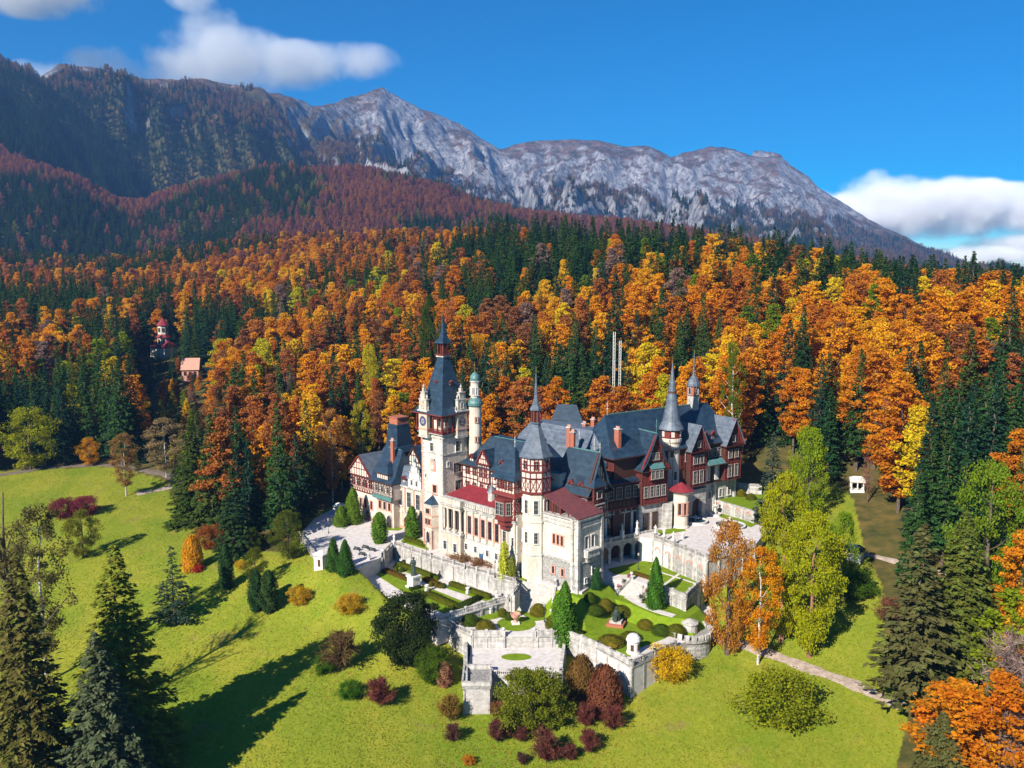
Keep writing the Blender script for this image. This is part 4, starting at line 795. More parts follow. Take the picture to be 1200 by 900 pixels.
for j in range(k):
    q = lambda t: (b_ + 2 * math.cos(t), 10.4 + 1.9 * math.sin(t)); (x0, y0), (x1, y1) = q(math.pi * j / k), q(math.pi * (j + 1) / k)
    M.face([FR.v(1.5, x0, y0), FR.v(1.5, x0, 12.4), FR.v(1.5, x1, 12.4), FR.v(1.5, x1, y1)], 'pale_stone'); M.face([FR.v(1.5, x0, y0), FR.v(1.5, x1, y1), FR.v(.1, x1, y1), FR.v(.1, x0, y0)], 'stone')
M.face([FR.v(.03, b_ - 2, 6), FR.v(.03, b_ + 2, 6), FR.v(.03, b_ + 2, 12.4), FR.v(.03, b_ - 2, 12.4)], 'frame_dark'); M.build('portal', nw)
M = CB(); roof(M, FR, -16, .9, -26, n1 + .6, 27.7, 37.8, 'b', 5, 6, .9, 'slate', kick=1); cap(M, FR, -21, 17, -7.5, 37.85, 'b'); nr_ = M.build('roof', nw)
M = CB(); M.prism(FR.rect(-15, 0, -25, -5), 0, 27.4, 'timber_brown_shaded'); beams(M, FR(-15, -25), FR(0, -25), 24, 27.4, 8, 1, 2, 'timber'); M.build('rear_block', castle)
for g0, g1, za in ((1.2, 7.6, 33.6), (15.6, 22.4, 34.2)):
    M = CB(); M.prism(FR.rect(-4, 2.6, g0, g1), 16.2, 26.6, 'timber_brown_shaded', bottom=True); A, B = FR(2.6, g0), FR(2.6, g1); beams(M, A, B, 16.4, 26.6, 5, 4, 2, 'timber', .22); gable(M, FR(2.6, g0 - .5), FR(2.6, g1 + .5), 26.6, za, 'timber_brown_shaded', 'timber', 4)
    gq = M.build('gabled_bay', nw); wins(gq, A, B, 24, [.3, .7], 1.3, 2.2, 'white', .1); wins(gq, A, B, 19, [.3, .7], 1.3, 3.4, 'white', .1); wins(gq, A, B, 28.4, [.5], 1.0, 1.7, 'white', .12)
    M = CB(); roof(M, FR, -8, 2.9, g0, g1, 26.6, za + .3, 'a', 0, 0, .8, 'slate_sunlit'); M.build('bay_roof', nw)
for b in (9.6, 12.6): dormer(nr_, FR, .2, b, 28.4, 1.7, 1.6, 2.8, 's')
M = CB(); roof(M, FR, .8, 3.2, 8.6, 15, 21.8, 23.2, 'b', .4, .4, .3, 'copper'); M.build('awning_roof', nw)
M = CB(); x, y = FR(-7.5, 12.5); M.prism(Fr(x, y, -55).rect(-1.2, 1.2, -1.2, 1.2), 35, 40.4, 'stone'); M.prism(Fr(x, y, -55).rect(-1.35, 1.35, -1.35, 1.35), 40.4, 43.2, 'brick'); M.lathe(x, y, [(1.5, 43.2), (2.1, 43.3), (2.0, 44), (1.3, 45.4), (.5, 46.3), (.3, 47), (.1, 53)], 10, 'slate_sunlit', smooth=False); finial(M, x, y, 52.6, 1.6, 'gilt')
lt = M.build('bell_turret', nw); n_ = nrm(FR(0, 0), FR(0, 1)); win(lt, x + n_[0] * 1.33, y + n_[1] * 1.33, 41.8, n_, .8, 1.7, 'arch'); n_ = nrm(FR(0, 0), FR(1, 0)); win(lt, x + n_[0] * 1.33, y + n_[1] * 1.33, 41.8, n_, .8, 1.7, 'arch')

# ---------------- west wing
M = CB(); M.prism(F1.rect(-34, -9, 5, 15), -1, 13.2, 'plaster'); A, B = F1(-34, 5), F1(-9, 5)
for z, h, p in ((5.2, .4, .25), (13.2, .5, .5), (.2, 1.2, .2)): band(M, A, B, z, h, p, 'pink_stone' if z == .2 else 'pale_stone')
for a in (-33.5, -27.6, -23.4, -19.2, -15, -10.6): p = F1(a, 5); strip(M, (*p, 5.4), (*p, 13), .6, nrm(A, B), 'pink_stone', .2)
ww = M.build('west_wing', castle); wins(ww, A, B, 9.4, [8.4 / 25, 12.6 / 25, 16.8 / 25, 21 / 25], 1.9, 4.6, 'stone'); wins(ww, A, B, 1.5, [.1, .27, .45, .62, .8], 2.4, 2.6, 'arch'); wins(ww, A, B, 8.2, [.06, .13, .2], .9, 2.2, 'pink')
M = CB(); roof(M, F1, -34, -9, 5, 15, 13.4, 18.6, 'a', 1, 1, .3, 'slate_sunlit', flat=2.5); wr = M.build('roof', ww)
M = CB(); gx = -18.5                      # stepped baroque gable
for hw, z0, z1 in ((2.9, 13.4, 16.2), (2.2, 16.2, 18.2), (1.3, 18.2, 20), (.6, 20, 21.4)): M.prism(F1.rect(gx - hw, gx + hw, 4.7, 5.3), z0, z1, 'white_stone'); M.prism(F1.rect(gx - hw - .2, gx + hw + .2, 4.5, 5.4), z1 - .2, z1, 'pale_stone', bottom=True)
for hw, z in ((2.6, 16.2), (1.8, 18.2)):
    for s in (-1, 1): M.lathe(*F1(gx + s * hw, 5), [(.25, z), (.3, z + .5), (.1, z + .9), (0, z + 1.3)], 8, 'pale_stone')
M.lathe(*F1(gx, 5), [(.2, 21.4), (.35, 21.9), (.1, 22.3), (0, 23.4)], 8, 'copper'); M.prism(F1.rect(gx - 2.8, gx + 2.8, 5.3, 10), 13.4, 15.6, 'white_stone'); bg_ = M.build('baroque_gable', ww); wins(bg_, F1(gx - 2.9, 4.7), F1(gx + 2.9, 4.7), 15, [.3, .7], .9, 1.6, 'stone')
for a in (-27, -24): dormer(wr, F1, a, 5.2, 13.9, 1.5, 1.4, 2.4, 'f', 'slate_sunlit')
M = CB(); M.prism(F1.rect(-30, -14, 13, 22), 0, 17, 'panel'); roof(M, F1, -30, -20, 10, 22, 17, 24.6, 'b', 0, 0, .5, 'slate'); gable(M, F1(-20, 13), F1(-20, 22), 17, 17.1, 'panel'); roof(M, F1, -20, -10, 12, 20, 15, 23.5, 'b', 0, 0, .6, 'slate'); gable(M, F1(-20.6, 11.8), F1(-9.6, 11.8), 15, 23, 'panel', 'timber_brown_shaded', 5); gable(M, F1(-30.4, 9.8), F1(-19.6, 9.8), 17, 24, 'panel', 'timber_brown_shaded', 5); M.build('rear_block', ww)
# corner house
M = CB(); M.prism(F1.rect(-47, -33, 3, 14), -1.5, 8.9, 'plaster_white'); M.prism(F1.rect(-47.8, -33.2, 2.2, 14), 8.9, 13.6, 'panel', bottom=True); M.prism(F1.rect(-34.5, -26, 2.6, 8), -1.5, 8.9, 'plaster'); M.prism(F1.rect(-34.8, -25.4, 1.8, 8), 8.9, 13.6, 'panel', bottom=True)
beams(M, F1(-47.8, 2.2), F1(-34.8, 2.2), 9, 13.6, 10, 2, 2, 'timber'); beams(M, F1(-34.8, 1.8), F1(-25.4, 1.8), 9, 13.6, 7, 2, 2, 'timber_brown_shaded'); band(M, F1(-34.8, 1.8), F1(-25.4, 1.8), 9.1, 1.2, .5, 'copper')
band(M, F1(-47, 3), F1(-34.5, 3), .2, 1.4, .25, 'pink_stone')
ch = M.build('corner_house', castle); wins(ch, F1(-47.8, 2.2), F1(-34.8, 2.2), 11.8, [.15, .38, .62, .85], 1.2, 1.8, 'timber', .12); wins(ch, F1(-34.8, 1.8), F1(-25.4, 1.8), 11.8, [.2, .5, .8], 1.2, 1.8, 'white', .12)
wins(ch, F1(-47, 3), F1(-34.5, 3), 5, [.3, .5, .75], 1.1, 2.6, 'pink'); wins(ch, F1(-47, 3), F1(-34.5, 3), .8, [.6], 2.4, 2.6, 'arch'); wins(ch, F1(-34.5, 2.6), F1(-26, 2.6), 6.4, [.22, .5, .78], 1.2, 2.4, 'pink'); wins(ch, F1(-34.5, 2.6), F1(-26, 2.6), 1.2, [.3, .75], 2.4, 2.8, 'arch')
M = CB(); roof(M, F1, -37, -26, 2, 14, 13.8, 23.0, 'a', 1.5, 3, .9, 'slate', kick=1); cap(M, F1, -35, -29, 8, 23); M.build('roof', ch)
M = CB(); roof(M, F1, -48, -36, 2.2, 14, 13.8, 20.5, 'b', 0, 3, .6, 'slate_sunlit'); gable(M, F1(-48.5, 1.7), F1(-35.5, 1.7), 13.8, 20.2, 'panel', 'timber', 5); M.build('gable', ch)
M = CB(); M.prism(F1.rect(-36, -29, 1.0, 5), 15.5, 18, 'panel', bottom=True); roof(M, F1, -34.4, -28, 1.6, 6, 15.6, 19.6, 'a', 3, 3, .5, 'slate'); beams(M, F1(-36, 1.0), F1(-29, 1.0), 15.6, 18, 6, 1, 0, 'timber_brown_shaded') if False else None
M = CB(); M.prism(F1.rect(-33.4, -28, 2.2, 6), 14.6, 16.4, 'panel', bottom=True); beams(M, F1(-33.4, 2.2), F1(-28, 2.2), 14.6, 16.4, 6, 1, 0, 'timber_brown_shaded', .14); roof(M, F1, -33.4, -28, 2.2, 8, 16.4, 19.6, 'b', 2.4, 0, .4, 'slate'); M.build('dormer', ch)
M = CB(); stack(M, F1, -36.5, 13, [(3.2, 13), (3.2, 21), (3.8, 21.1), (2.9, 23), (2.3, 29.6)], 'slate'); stack(M, F1, -36.5, 13, [(2.0, 29.6), (2.0, 31.6), (2.3, 31.6), (2.3, 31.9)], 'brick'); M.build('roof_tower', ch)
for (x, y), z0, z1 in ((F1(-30.5, 6), 19, 27), (F1(-24.5, 13), 22, 29), (F1(22, 27), 28, 35), (F1(26, 24), 27, 34.5), (F1(13, 22), 28, 33.5), ((23.5, 244), 28, 35.2), ((20.5, 238), 26, 35), ((28, 232), 24, 33)): chimney(castle, x, y, z0, z1 - 1.2, .62)
chimney(castle, *FR(-2, -22), 27, 34.6, .85, -55)
for q, z, h in ((F1(30, 22), 31, 5), (F1(36, 21), 30, 5), (FR(-7.5, -21), 37.5, 5.5)):
    M = CB(); finial(M, *q, z, h, 'pale_stone'); M.build('finial', castle)

# leaf helpers
def quads(c, d, s, ln, wd):
    """rhombic leaves: centre, long axis, short axis, lengths"""
    ln = ln[:, None] * .5; wd = wd[:, None] * .5
    return np.stack([c - d * ln, c + s * wd, c + d * ln, c - s * wd], 1)
def unit(v): return v / np.maximum(1e-6, np.linalg.norm(v, axis=-1, keepdims=True))
def rv(n, r): return unit(r.normal(size=(n, 3)))
def leafmesh(name, Q, lr, lc, m, extra=None):
    n = len(Q); co = Q.reshape(-1, 3); q = np.arange(4 * n).reshape(-1, 4)
    if extra is not None:
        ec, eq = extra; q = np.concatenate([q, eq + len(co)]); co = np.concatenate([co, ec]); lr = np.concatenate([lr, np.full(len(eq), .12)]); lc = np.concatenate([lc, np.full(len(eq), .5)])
    me = bpy.data.meshes.new(name); me.vertices.add(len(co)); me.vertices.foreach_set('co', np.ascontiguousarray(co, np.float32).ravel())
    me.loops.add(q.size); me.loops.foreach_set('vertex_index', q.astype(np.int32).ravel()); me.polygons.add(len(q)); me.polygons.foreach_set('loop_start', np.arange(0, q.size, 4, dtype=np.int32))
    me.update()
    for nm, a in (('lr', lr), ('lc', lc)): at_ = me.attributes.new(nm, 'FLOAT', 'FACE'); at_.data.foreach_set('value', np.clip(a, 0, 1).astype(np.float32))
    me.materials.append(MATS[m]); return me
def perp(d, r):
    a = rv(len(d), r); s = a - (a * d).sum(-1, keepdims=True) * d; return unit(s)
# ================================================================== TERRACES AND GARDENS
def slab(name, poly, z0, z1, m='gravel'):
    M = MB(); M.prism(poly, z0, z1, m); return tag(M.build(name), kind='structure')
slab('terrace', T_fore, -6, 0); slab('terrace', T_par, -10, -4); slab('terrace', T_low, -14, -6, 'gravel'); slab('terrace', T_bas, -15, -8.8); slab('terrace', T_court, -7.5, -.01); slab('terrace', T_up, -2, 6.5)
T_mid = [P(*q, -3) for q in [(694, 682), (742, 686), (770, 693), (806, 702), (820, 714), (804, 726), (770, 722), (738, 708), (704, 698)]]; M = MB(); bt = grow(T_mid, 3.0)
for i in range(len(T_mid)): j = (i + 1) % len(T_mid); F_ = [(*bt[i], -6.1), (*bt[j], -6.1), (*T_mid[j], -2.9), (*T_mid[i], -2.9)]; M.face(F_ if sum(T_mid[a][0] * T_mid[(a + 1) % len(T_mid)][1] - T_mid[(a + 1) % len(T_mid)][0] * T_mid[a][1] for a in range(len(T_mid))) > 0 else F_[::-1], 'turf', True)
M.face([(*p_, -2.9) for p_ in T_mid], 'turf'); tag(M.build('grass_bank'), kind='structure'); TERR.append((T_mid, -2.9))
T_foot = [F1(41.5, .9), F1(48.8, .9), F1(48.8, 12), F1(44, 12)]; M = MB(); bt = [F1(39.5, -4.2), F1(55, -4.2), F1(55, 13), F1(44, 13)]
for i in range(4): j = (i + 1) % 4; M.face([(*bt[i], -6.1), (*bt[j], -6.1), (*T_foot[j], -.6), (*T_foot[i], -.6)], 'turf', True)
M.face([(*p_, -.6) for p_ in T_foot], 'turf'); tag(M.build('grass_bank'), kind='structure'); TERR.append((T_foot, -.6))
T_top = [P(*q, 10) for q in [(836, 585), (884, 599), (900, 592), (905, 578), (862, 566), (838, 572)]]; slab('terrace', T_top, 3, 10, 'turf')
M = MB()
def bed(px, z, m='turf', h=.07): M.prism([P(u, v, z) for u, v in px], z - .05, z + h, m)
def ell_(u, v, ru, rv_, z, n=28): c = P(u, v, z); rx = ru / FOC * math.hypot(c[1], CH); ry = abs(P(u, v + rv_, z)[1] - P(u, v - rv_, z)[1]) / 2; return [(c[0] + rx * math.cos(2 * math.pi * i / n), c[1] + ry * math.sin(2 * math.pi * i / n)) for i in range(n)]
for px, z in [([(432, 668), (450, 668), (548, 707), (538, 713), (520, 719), (494, 708)], -4), ([(464, 658), (516, 677), (512, 684), (460, 665)], -4), ([(528, 682), (582, 701), (576, 707), (524, 690)], -4),
              ([(556, 717), (584, 714), (600, 718), (582, 725), (560, 729), (548, 722)], -6), ([(672, 730), (688, 716), (704, 712), (740, 728), (786, 738), (780, 748), (748, 760), (738, 770), (700, 752), (672, 740)], -6),
              ([(676, 692), (706, 690), (716, 698), (708, 704), (694, 706), (682, 702)], -6), ([(622, 712), (646, 706), (650, 718), (644, 726), (626, 728), (604, 716)], -6), ([(545, 646), (570, 653), (566, 658), (541, 651)], 0),
              ([(576, 655), (602, 664), (598, 670), (572, 661)], 0), ([(604, 668), (622, 674), (616, 681), (600, 676)], 0), ([(523, 641), (540, 644), (534, 648), (522, 646)], 0), ([(448, 613), (474, 611), (480, 617), (466, 622), (450, 621)], 0),
              ([(474, 628), (502, 634), (502, 645), (470, 635)], 0), ([(768, 622), (800, 618), (804, 622), (776, 627)], 6.5), ([(832, 596), (884, 611), (896, 606), (892, 612), (880, 618), (826, 600)], 6.5)]: bed(px, z)
tag(M.build('lawn_beds'), kind='structure')
M = MB(); M.prism(ell_(605, 731, 22, 8.5, -6), -6.05, -5.92, 'turf'); tag(M.build('oval_lawn'), kind='structure')
M = MB(); M.prism([P(u, v, 0) for u, v in [(712, 667), (765, 655), (806, 664), (831, 671), (801, 697), (776, 688), (752, 674), (720, 673)]], -.05, .06, 'turf'); tag(M.build('court_lawn'), kind='structure')
M = MB()
for a, b in (((762, 667), (815, 684)), ((805, 666), (776, 687))):
    a = P(*a, 0); b = P(*b, 0); n = nrm(a, b); M.prism([(a[0] + n[0] * .35, a[1] + n[1] * .35), (b[0] + n[0] * .35, b[1] + n[1] * .35), (b[0] - n[0] * .35, b[1] - n[1] * .35), (a[0] - n[0] * .35, a[1] - n[1] * .35)], .061, .075 if a[0] > 36 else .08, 'gravel')
tag(M.build('court_path'), kind='structure')
M = MB(); C_ = [P(*c, -2.9) for c in [(735, 699), (748, 707), (766, 715), (790, 722)]]
for a, b in zip(C_, C_[1:]): n = nrm(a, b); M.prism([(a[0] + n[0], a[1] + n[1]), (b[0] + n[0], b[1] + n[1]), (b[0] - n[0], b[1] - n[1]), (a[0] - n[0], a[1] - n[1])], -2.95, -2.84, 'gravel')
tag(M.build('garden_path'), kind='structure')
M = MB(); M.prism(ell_(605, 756 + 14, 17, 4, -8.8), -8.85, -8.72, 'turf'); tag(M.build('bastion_lawn'), kind='structure')

def wall(pts, zt, zb, label, m='pale_stone', rail='bal', th=.7, batter=0., arches=False, group=None):
    """retaining wall along world points (outer side to the right); parapet is its part"""
    c = pts[0]; t = empty('retaining_wall', (c[0], c[1], zb), label, 'retaining wall', group); off = (c[0], c[1], zb); M = MB(off); Q = MB(off)
    for A, B in zip(pts, pts[1:]):
        n = nrm(A, B); l = math.hypot(B[0] - A[0], B[1] - A[1]); q = lambda f, o, z: (A[0] + (B[0] - A[0]) * f + n[0] * o, A[1] + (B[1] - A[1]) * f + n[1] * o, z)
        M.face([q(0, .12 + batter, zb), q(1, .12 + batter, zb), q(1, .12, zt + .02), q(0, .12, zt + .02)], m); M.face([q(1, -th, zb), q(0, -th, zb), q(0, -th, zt + .02), q(1, -th, zt + .02)], m); M.face([q(0, .12, zt + .02), q(1, .12, zt + .02), q(1, -th, zt + .02), q(0, -th, zt + .02)], m)
        M.face([q(0, -th, zb), q(0, .12 + batter, zb), q(0, .12, zt + .02), q(0, -th, zt + .02)], m); M.face([q(1, .12 + batter, zb), q(1, -th, zb), q(1, -th, zt + .02), q(1, .12, zt + .02)], m)
        strip(M, q(0, .12, zt - .15), q(1, .12, zt - .15), .3, n, m, .22)
        k = max(1, round(l / 4.2))
        for i in range(k + 1):
            f = i / k; strip(M, q(f, .12 + batter * .5, zb), q(f, .12, zt - .3), .5, n, m, .18)
            Q.obox(q(f, -.2, zt + .65), [v * .28 for v in ((B[0] - A[0]) / l, (B[1] - A[1]) / l, 0)], [v * .28 for v in n], (0, 0, .63), m)
            Q.obox(q(f, -.2, zt + 1.33), [v * .36 for v in ((B[0] - A[0]) / l, (B[1] - A[1]) / l, 0)], [v * .36 for v in n], (0, 0, .07), m)
            if arches and i < k:
                f2 = (i + .5) / k; w_ = l / k * .26
                for s in range(6):
                    t0, t1 = math.pi * s / 6, math.pi * (s + 1) / 6; h = zb + (zt - zb) * .55
                    P0 = Vector(q(f2, .12, h + w_ * math.sin(t0))) + Vector(((B[0] - A[0]) / l, (B[1] - A[1]) / l, 0)) * w_ * math.cos(t0); P1 = Vector(q(f2, .12, h + w_ * math.sin(t1))) + Vector(((B[0] - A[0]) / l, (B[1] - A[1]) / l, 0)) * w_ * math.cos(t1); strip(M, P0, P1, .3, n, 'pink_stone', .14)
                M.face([q(f2 - w_ / l, .135, zb), q(f2 + w_ / l, .135, zb), q(f2 + w_ / l, .135, h), q(f2, .135, h + w_), q(f2 - w_ / l, .135, h)], 'rubble')
        if rail == 'bal':
            strip(Q, q(0, -.3, zt + 1.1), q(1, -.3, zt + 1.1), .18, n, m, .26); strip(Q, q(0, -.3, zt + .14), q(1, -.3, zt + .14), .2, n, m, .26)
            nb = int(l / .42)
            for i in range(nb): f = (i + .5) / nb; Q.obox(q(f, -.17, zt + .62), [v * .07 for v in ((B[0] - A[0]) / l, (B[1] - A[1]) / l, 0)], [v * .07 for v in n], (0, 0, .4), m)
        elif rail == 'solid': Q.obox(q(.5, -.2, zt + .5), [(B[0] - A[0]) / 2, (B[1] - A[1]) / 2, 0], [v * .2 for v in n], (0, 0, .5), m); strip(Q, q(0, -.48, zt + 1.06), q(1, -.48, zt + 1.06), .16, n, m, .6)
    M.build('wall_face', t)
    if rail: Q.build('parapet', t)
    return t
W = lambda px, z: [P(u, v, z) for u, v in px]
wall(W([(461, 639), (505, 655), (602, 683)], 0), 0, -4.3, 'long pale balustraded retaining wall running below the clock tower and front wing')
wall(W([(602, 683), (606, 690), (600, 697)], 0), 0, -4.3, 'short wall end turning the corner at the grand stairs')
wall(W([(447, 653), (461, 639)], 0), 0, -4.3, 'short cross wall between forecourt and parterre')
wall(W([(374, 660), (414, 668)], 0), 0, -4.8, 'forecourt edge wall behind the twin thujas', rail='solid')
wall(W([(350, 628), (374, 660)], 0), 0, -4.8, 'wall along the lawn side of the forecourt', rail='bal')
wall(W([(512, 728), (596, 703)], -4), -4, -6.2, 'low balustraded wall between the parterre and the lower garden')
wall(W([(430, 684), (512, 728)], -4), -4, -7.8, 'low wall holding the outer parterre path', rail=None)
wall(W([(516, 722), (524, 731), (536, 738), (553, 745)], -6), -6, -12.5, 'curved pale outer wall of the lower garden, left of the square bastion', batter=.3)
wall(W([(553, 745), (587, 745)], -6), -6, -8.9, 'pale crenellated wall piece left of the bastion stairs', rail='solid')
wall(W([(629, 745), (663, 744)], -6), -6, -8.9, 'pale crenellated wall piece right of the bastion stairs', rail='solid')
wall(W([(663, 744), (700, 759), (740, 781)], -6), -6, -12.5, 'outer wall of the lower garden right of the square bastion, lit by the sun', batter=.3, rail='solid')
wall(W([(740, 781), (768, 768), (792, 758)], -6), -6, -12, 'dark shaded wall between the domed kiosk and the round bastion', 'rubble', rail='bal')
wall(W([(545, 806), (545, 752)][::-1], -8.8), -8.8, -15, 'left side wall of the square bastion', batter=.2, rail='solid')
wall(W([(576, 792), (658, 792)], -8.8), -8.8, -15, 'front wall of the square bastion with corbels', 'pale_stone', batter=.1)
wall(W([(658, 792), (663, 752)], -8.8), -8.8, -15, 'shaded right side wall of the square bastion', batter=.1, rail='solid')
wall(W([(838, 668), (803, 702), (772, 690)][::-1], 0), 0, -6.2, 'pale wall below the east court lawn', rail='solid')
wall(W([(766, 631), (828, 656)], 6.5), 6.5, -.1, 'long sunlit terrace wall with blind arches facing the east court', arches=True)
wall(W([(828, 656), (856, 649), (884, 640)], 6.5), 6.5, -.5, 'right end wall of the upper fountain terrace')
wall(W([(836, 585), (884, 599)], 10), 10, 6.4, 'curved pale garden wall behind the fountains', arches=True, rail=None)
wall([P(862, 566, 13), P(892, 568, 13)], 13, 9, 'upper short pale wall at the right end of the castle', rail=None)
# bastion corner turret and round bastion
c = P(560, 797, -8.8); t = empty('bastion_turret', (*c, -15), 'square pale stone turret at the front left corner of the bastion', 'turret'); M = MB((*c, -15))
tp = W([(543, 806), (574, 806), (574, 787), (545, 787)], -8.8); M.prism(tp, -15.5, -8.6, 'pale_stone'); M.prism(grow(tp, .35), -8.9, -8.3, 'rubble', bottom=True); M.build('wall_face', t)
M = MB((*c, -15)); gp = grow(tp, .3)
for i in range(4):
    A, B = gp[i], gp[(i + 1) % 4]; n = nrm(A, B); M.obox(((A[0] + B[0]) / 2, (A[1] + B[1]) / 2, -7.8), ((B[0] - A[0]) / 2, (B[1] - A[1]) / 2, 0), (n[0] * .2, n[1] * .2, 0), (0, 0, .5), 'pale_stone')
M.build('parapet', t)
c = P(808, 741, -6); t = empty('round_bastion', (*c, -12), 'round crenellated pale stone bastion at the right corner of the lower garden', 'bastion'); M = MB((*c, -12))
M.lathe(*c, [(5.2, -12.5), (4.8, -7), (5.3, -6.4), (5.3, -5.9), (0, -5.9)], 20, 'rubble', smooth=False); M.build('wall_face', t)
M = MB((*c, -12))
for i in range(20): a = 2 * math.pi * i / 20; M.obox((c[0] + 5.1 * math.cos(a), c[1] + 5.1 * math.sin(a), -5.3), (-.55 * math.sin(a), .55 * math.cos(a), 0), (.22 * math.cos(a), .22 * math.sin(a), 0), (0, 0, .6), 'pale_stone')
M.build('parapet', t); M = MB((*c, -12)); M.lathe(*c, [(1.8, -5.9), (1.8, -3.8), (2.1, -3.6), (2.0, -3.4), (0, -2.6)], 12, 'stone', smooth=False); M.build('lookout', t)
# stairs
def stairs(ta, tb, ba, bb, z0, z1, label, n=14, m='white_stone', cheek=True):
    t = empty('staircase', (*ba, z1), label, 'staircase'); M = MB((*ba, z1)); lp = lambda a, b, f: (a[0] + (b[0] - a[0]) * f, a[1] + (b[1] - a[1]) * f)
    for i in range(n):
        f0, f1 = i / n, (i + 1) / n; zt = z0 - (z0 - z1) * (i + .5) / n; M.prism([lp(ta, ba, f0), lp(tb, bb, f0), lp(tb, bb, f1), lp(ta, ba, f1)], z1 - .5, zt, 'stone', m)  # risers in darker stone: their shade is put into the colour
    M.build('steps', t)
    if cheek:
        for (p, q) in ((ta, ba), (tb, bb)):
            M = MB((*ba, z1)); d = Vector((q[0] - p[0], q[1] - p[1], 0)); s = Vector((d.y, -d.x, 0)).normalized() * .3
            k = [Vector((*p, 0)), Vector((*q, 0))]; z = [(z1 - .5, z0 + .9), (z1 - .5, z1 + .9)]
            pt = lambda i, sg, j: tuple((k[i] + s * sg)[:2]) + (z[i][j],)
            for F in ([(0, -1, 0), (0, 1, 0), (0, 1, 1), (0, -1, 1)], [(1, 1, 0), (1, -1, 0), (1, -1, 1), (1, 1, 1)], [(0, 1, 0), (1, 1, 0), (1, 1, 1), (0, 1, 1)], [(1, -1, 0), (0, -1, 0), (0, -1, 1), (1, -1, 1)], [(0, -1, 1), (0, 1, 1), (1, 1, 1), (1, -1, 1)]): M.face([pt(*f) for f in F], 'pale_stone')
            for i in (0, 1): c = k[i]; M.prism(Fr(c.x, c.y, 0).rect(-.4, .4, -.4, .4), z[i][0], z[i][1] + .3, 'pale_stone'); M.lathe(c.x, c.y, [(.15, z[i][1] + .3), (.4, z[i][1] + .7), (.3, z[i][1] + 1.0), (0, z[i][1] + 1.1)], 8, 'white_stone')
            M.build('cheek_wall', t)
stairs(P(607, 678, 0), P(651, 687, 0), P(598, 714, -6), P(646, 723, -6), 0, -6, 'grand pale staircase from the castle terrace down to the lower garden', 20)
stairs(P(740, 679, 0), P(764, 686, 0), P(722, 697, -3), P(748, 704, -3), 0, -3, 'pale staircase from the east court down to the forked garden path', 18)
stairs(P(582, 701, -4), P(594, 706, -4), P(592, 713, -6), P(603, 715, -6), -4, -6, 'small steps from the parterre to the lower garden', 7)
stairs(P(590, 745, -6), P(626, 745, -6), P(590, 757, -8.8), P(626, 757, -8.8), -6, -8.8, 'wide steps down onto the square bastion', 9)
stairs(P(432, 656, 0), P(449, 652, 0), P(426, 668, -4), P(454, 662, -4), 0, -4, 'steps from the forecourt down to the parterre', 12)
# hedges
def hedge(a, b, z, h, wd, col, label, seed=0):
    g_ = np.random.default_rng(seed + 900); A = np.array(P(*a, z)); B = np.array(P(*b, z)); l = np.hypot(*(B - A)); d = (B - A) / l; n_ = np.array([-d[1], d[0]]); N_ = int(l * (2 * h + wd) * 16)
    t = g_.random(N_) * l; per = g_.random(N_) * (2 * h + wd); s = np.where(per < h, -wd / 2, np.where(per > h + wd, wd / 2, per - h - wd / 2)); zz = np.where(per < h, per, np.where(per > h + wd, 2 * h + wd - per, h))
    C = np.stack([d[0] * (t - l / 2) + n_[0] * s, d[1] * (t - l / 2) + n_[1] * s, zz], -1) + g_.normal(0, .07, (N_, 3)); nn = rv(N_, g_); D = perp(nn, g_); V = []; k = wd / 2 - .1
    for sz in (0, h - .12):
        for st, ss in ((-l / 2, -k), (l / 2, -k), (l / 2, k), (-l / 2, k)): V.append((d[0] * st + n_[0] * ss, d[1] * st + n_[1] * ss, sz))
    c = (A + B) / 2; t_ = empty('hedge', (*c, z), label, 'hedge')
    me = leafmesh('foliage', quads(C, D, unit(np.cross(nn, D)), g_.uniform(.18, .34, N_), g_.uniform(.12, .22, N_)), g_.random(N_), .5 + .5 * np.sin(t * .9 + seed), 'leaf', (np.array(V), np.array([(4, 5, 6, 7), (0, 1, 5, 4), (1, 2, 6, 5), (2, 3, 7, 6), (3, 0, 4, 7)])))
    o = link('foliage', me, t_); o.color = (*col, 1); return t_
HG = (.13, .15, .012); HB = (.17, .11, .02); HD = (.05, .08, .012)
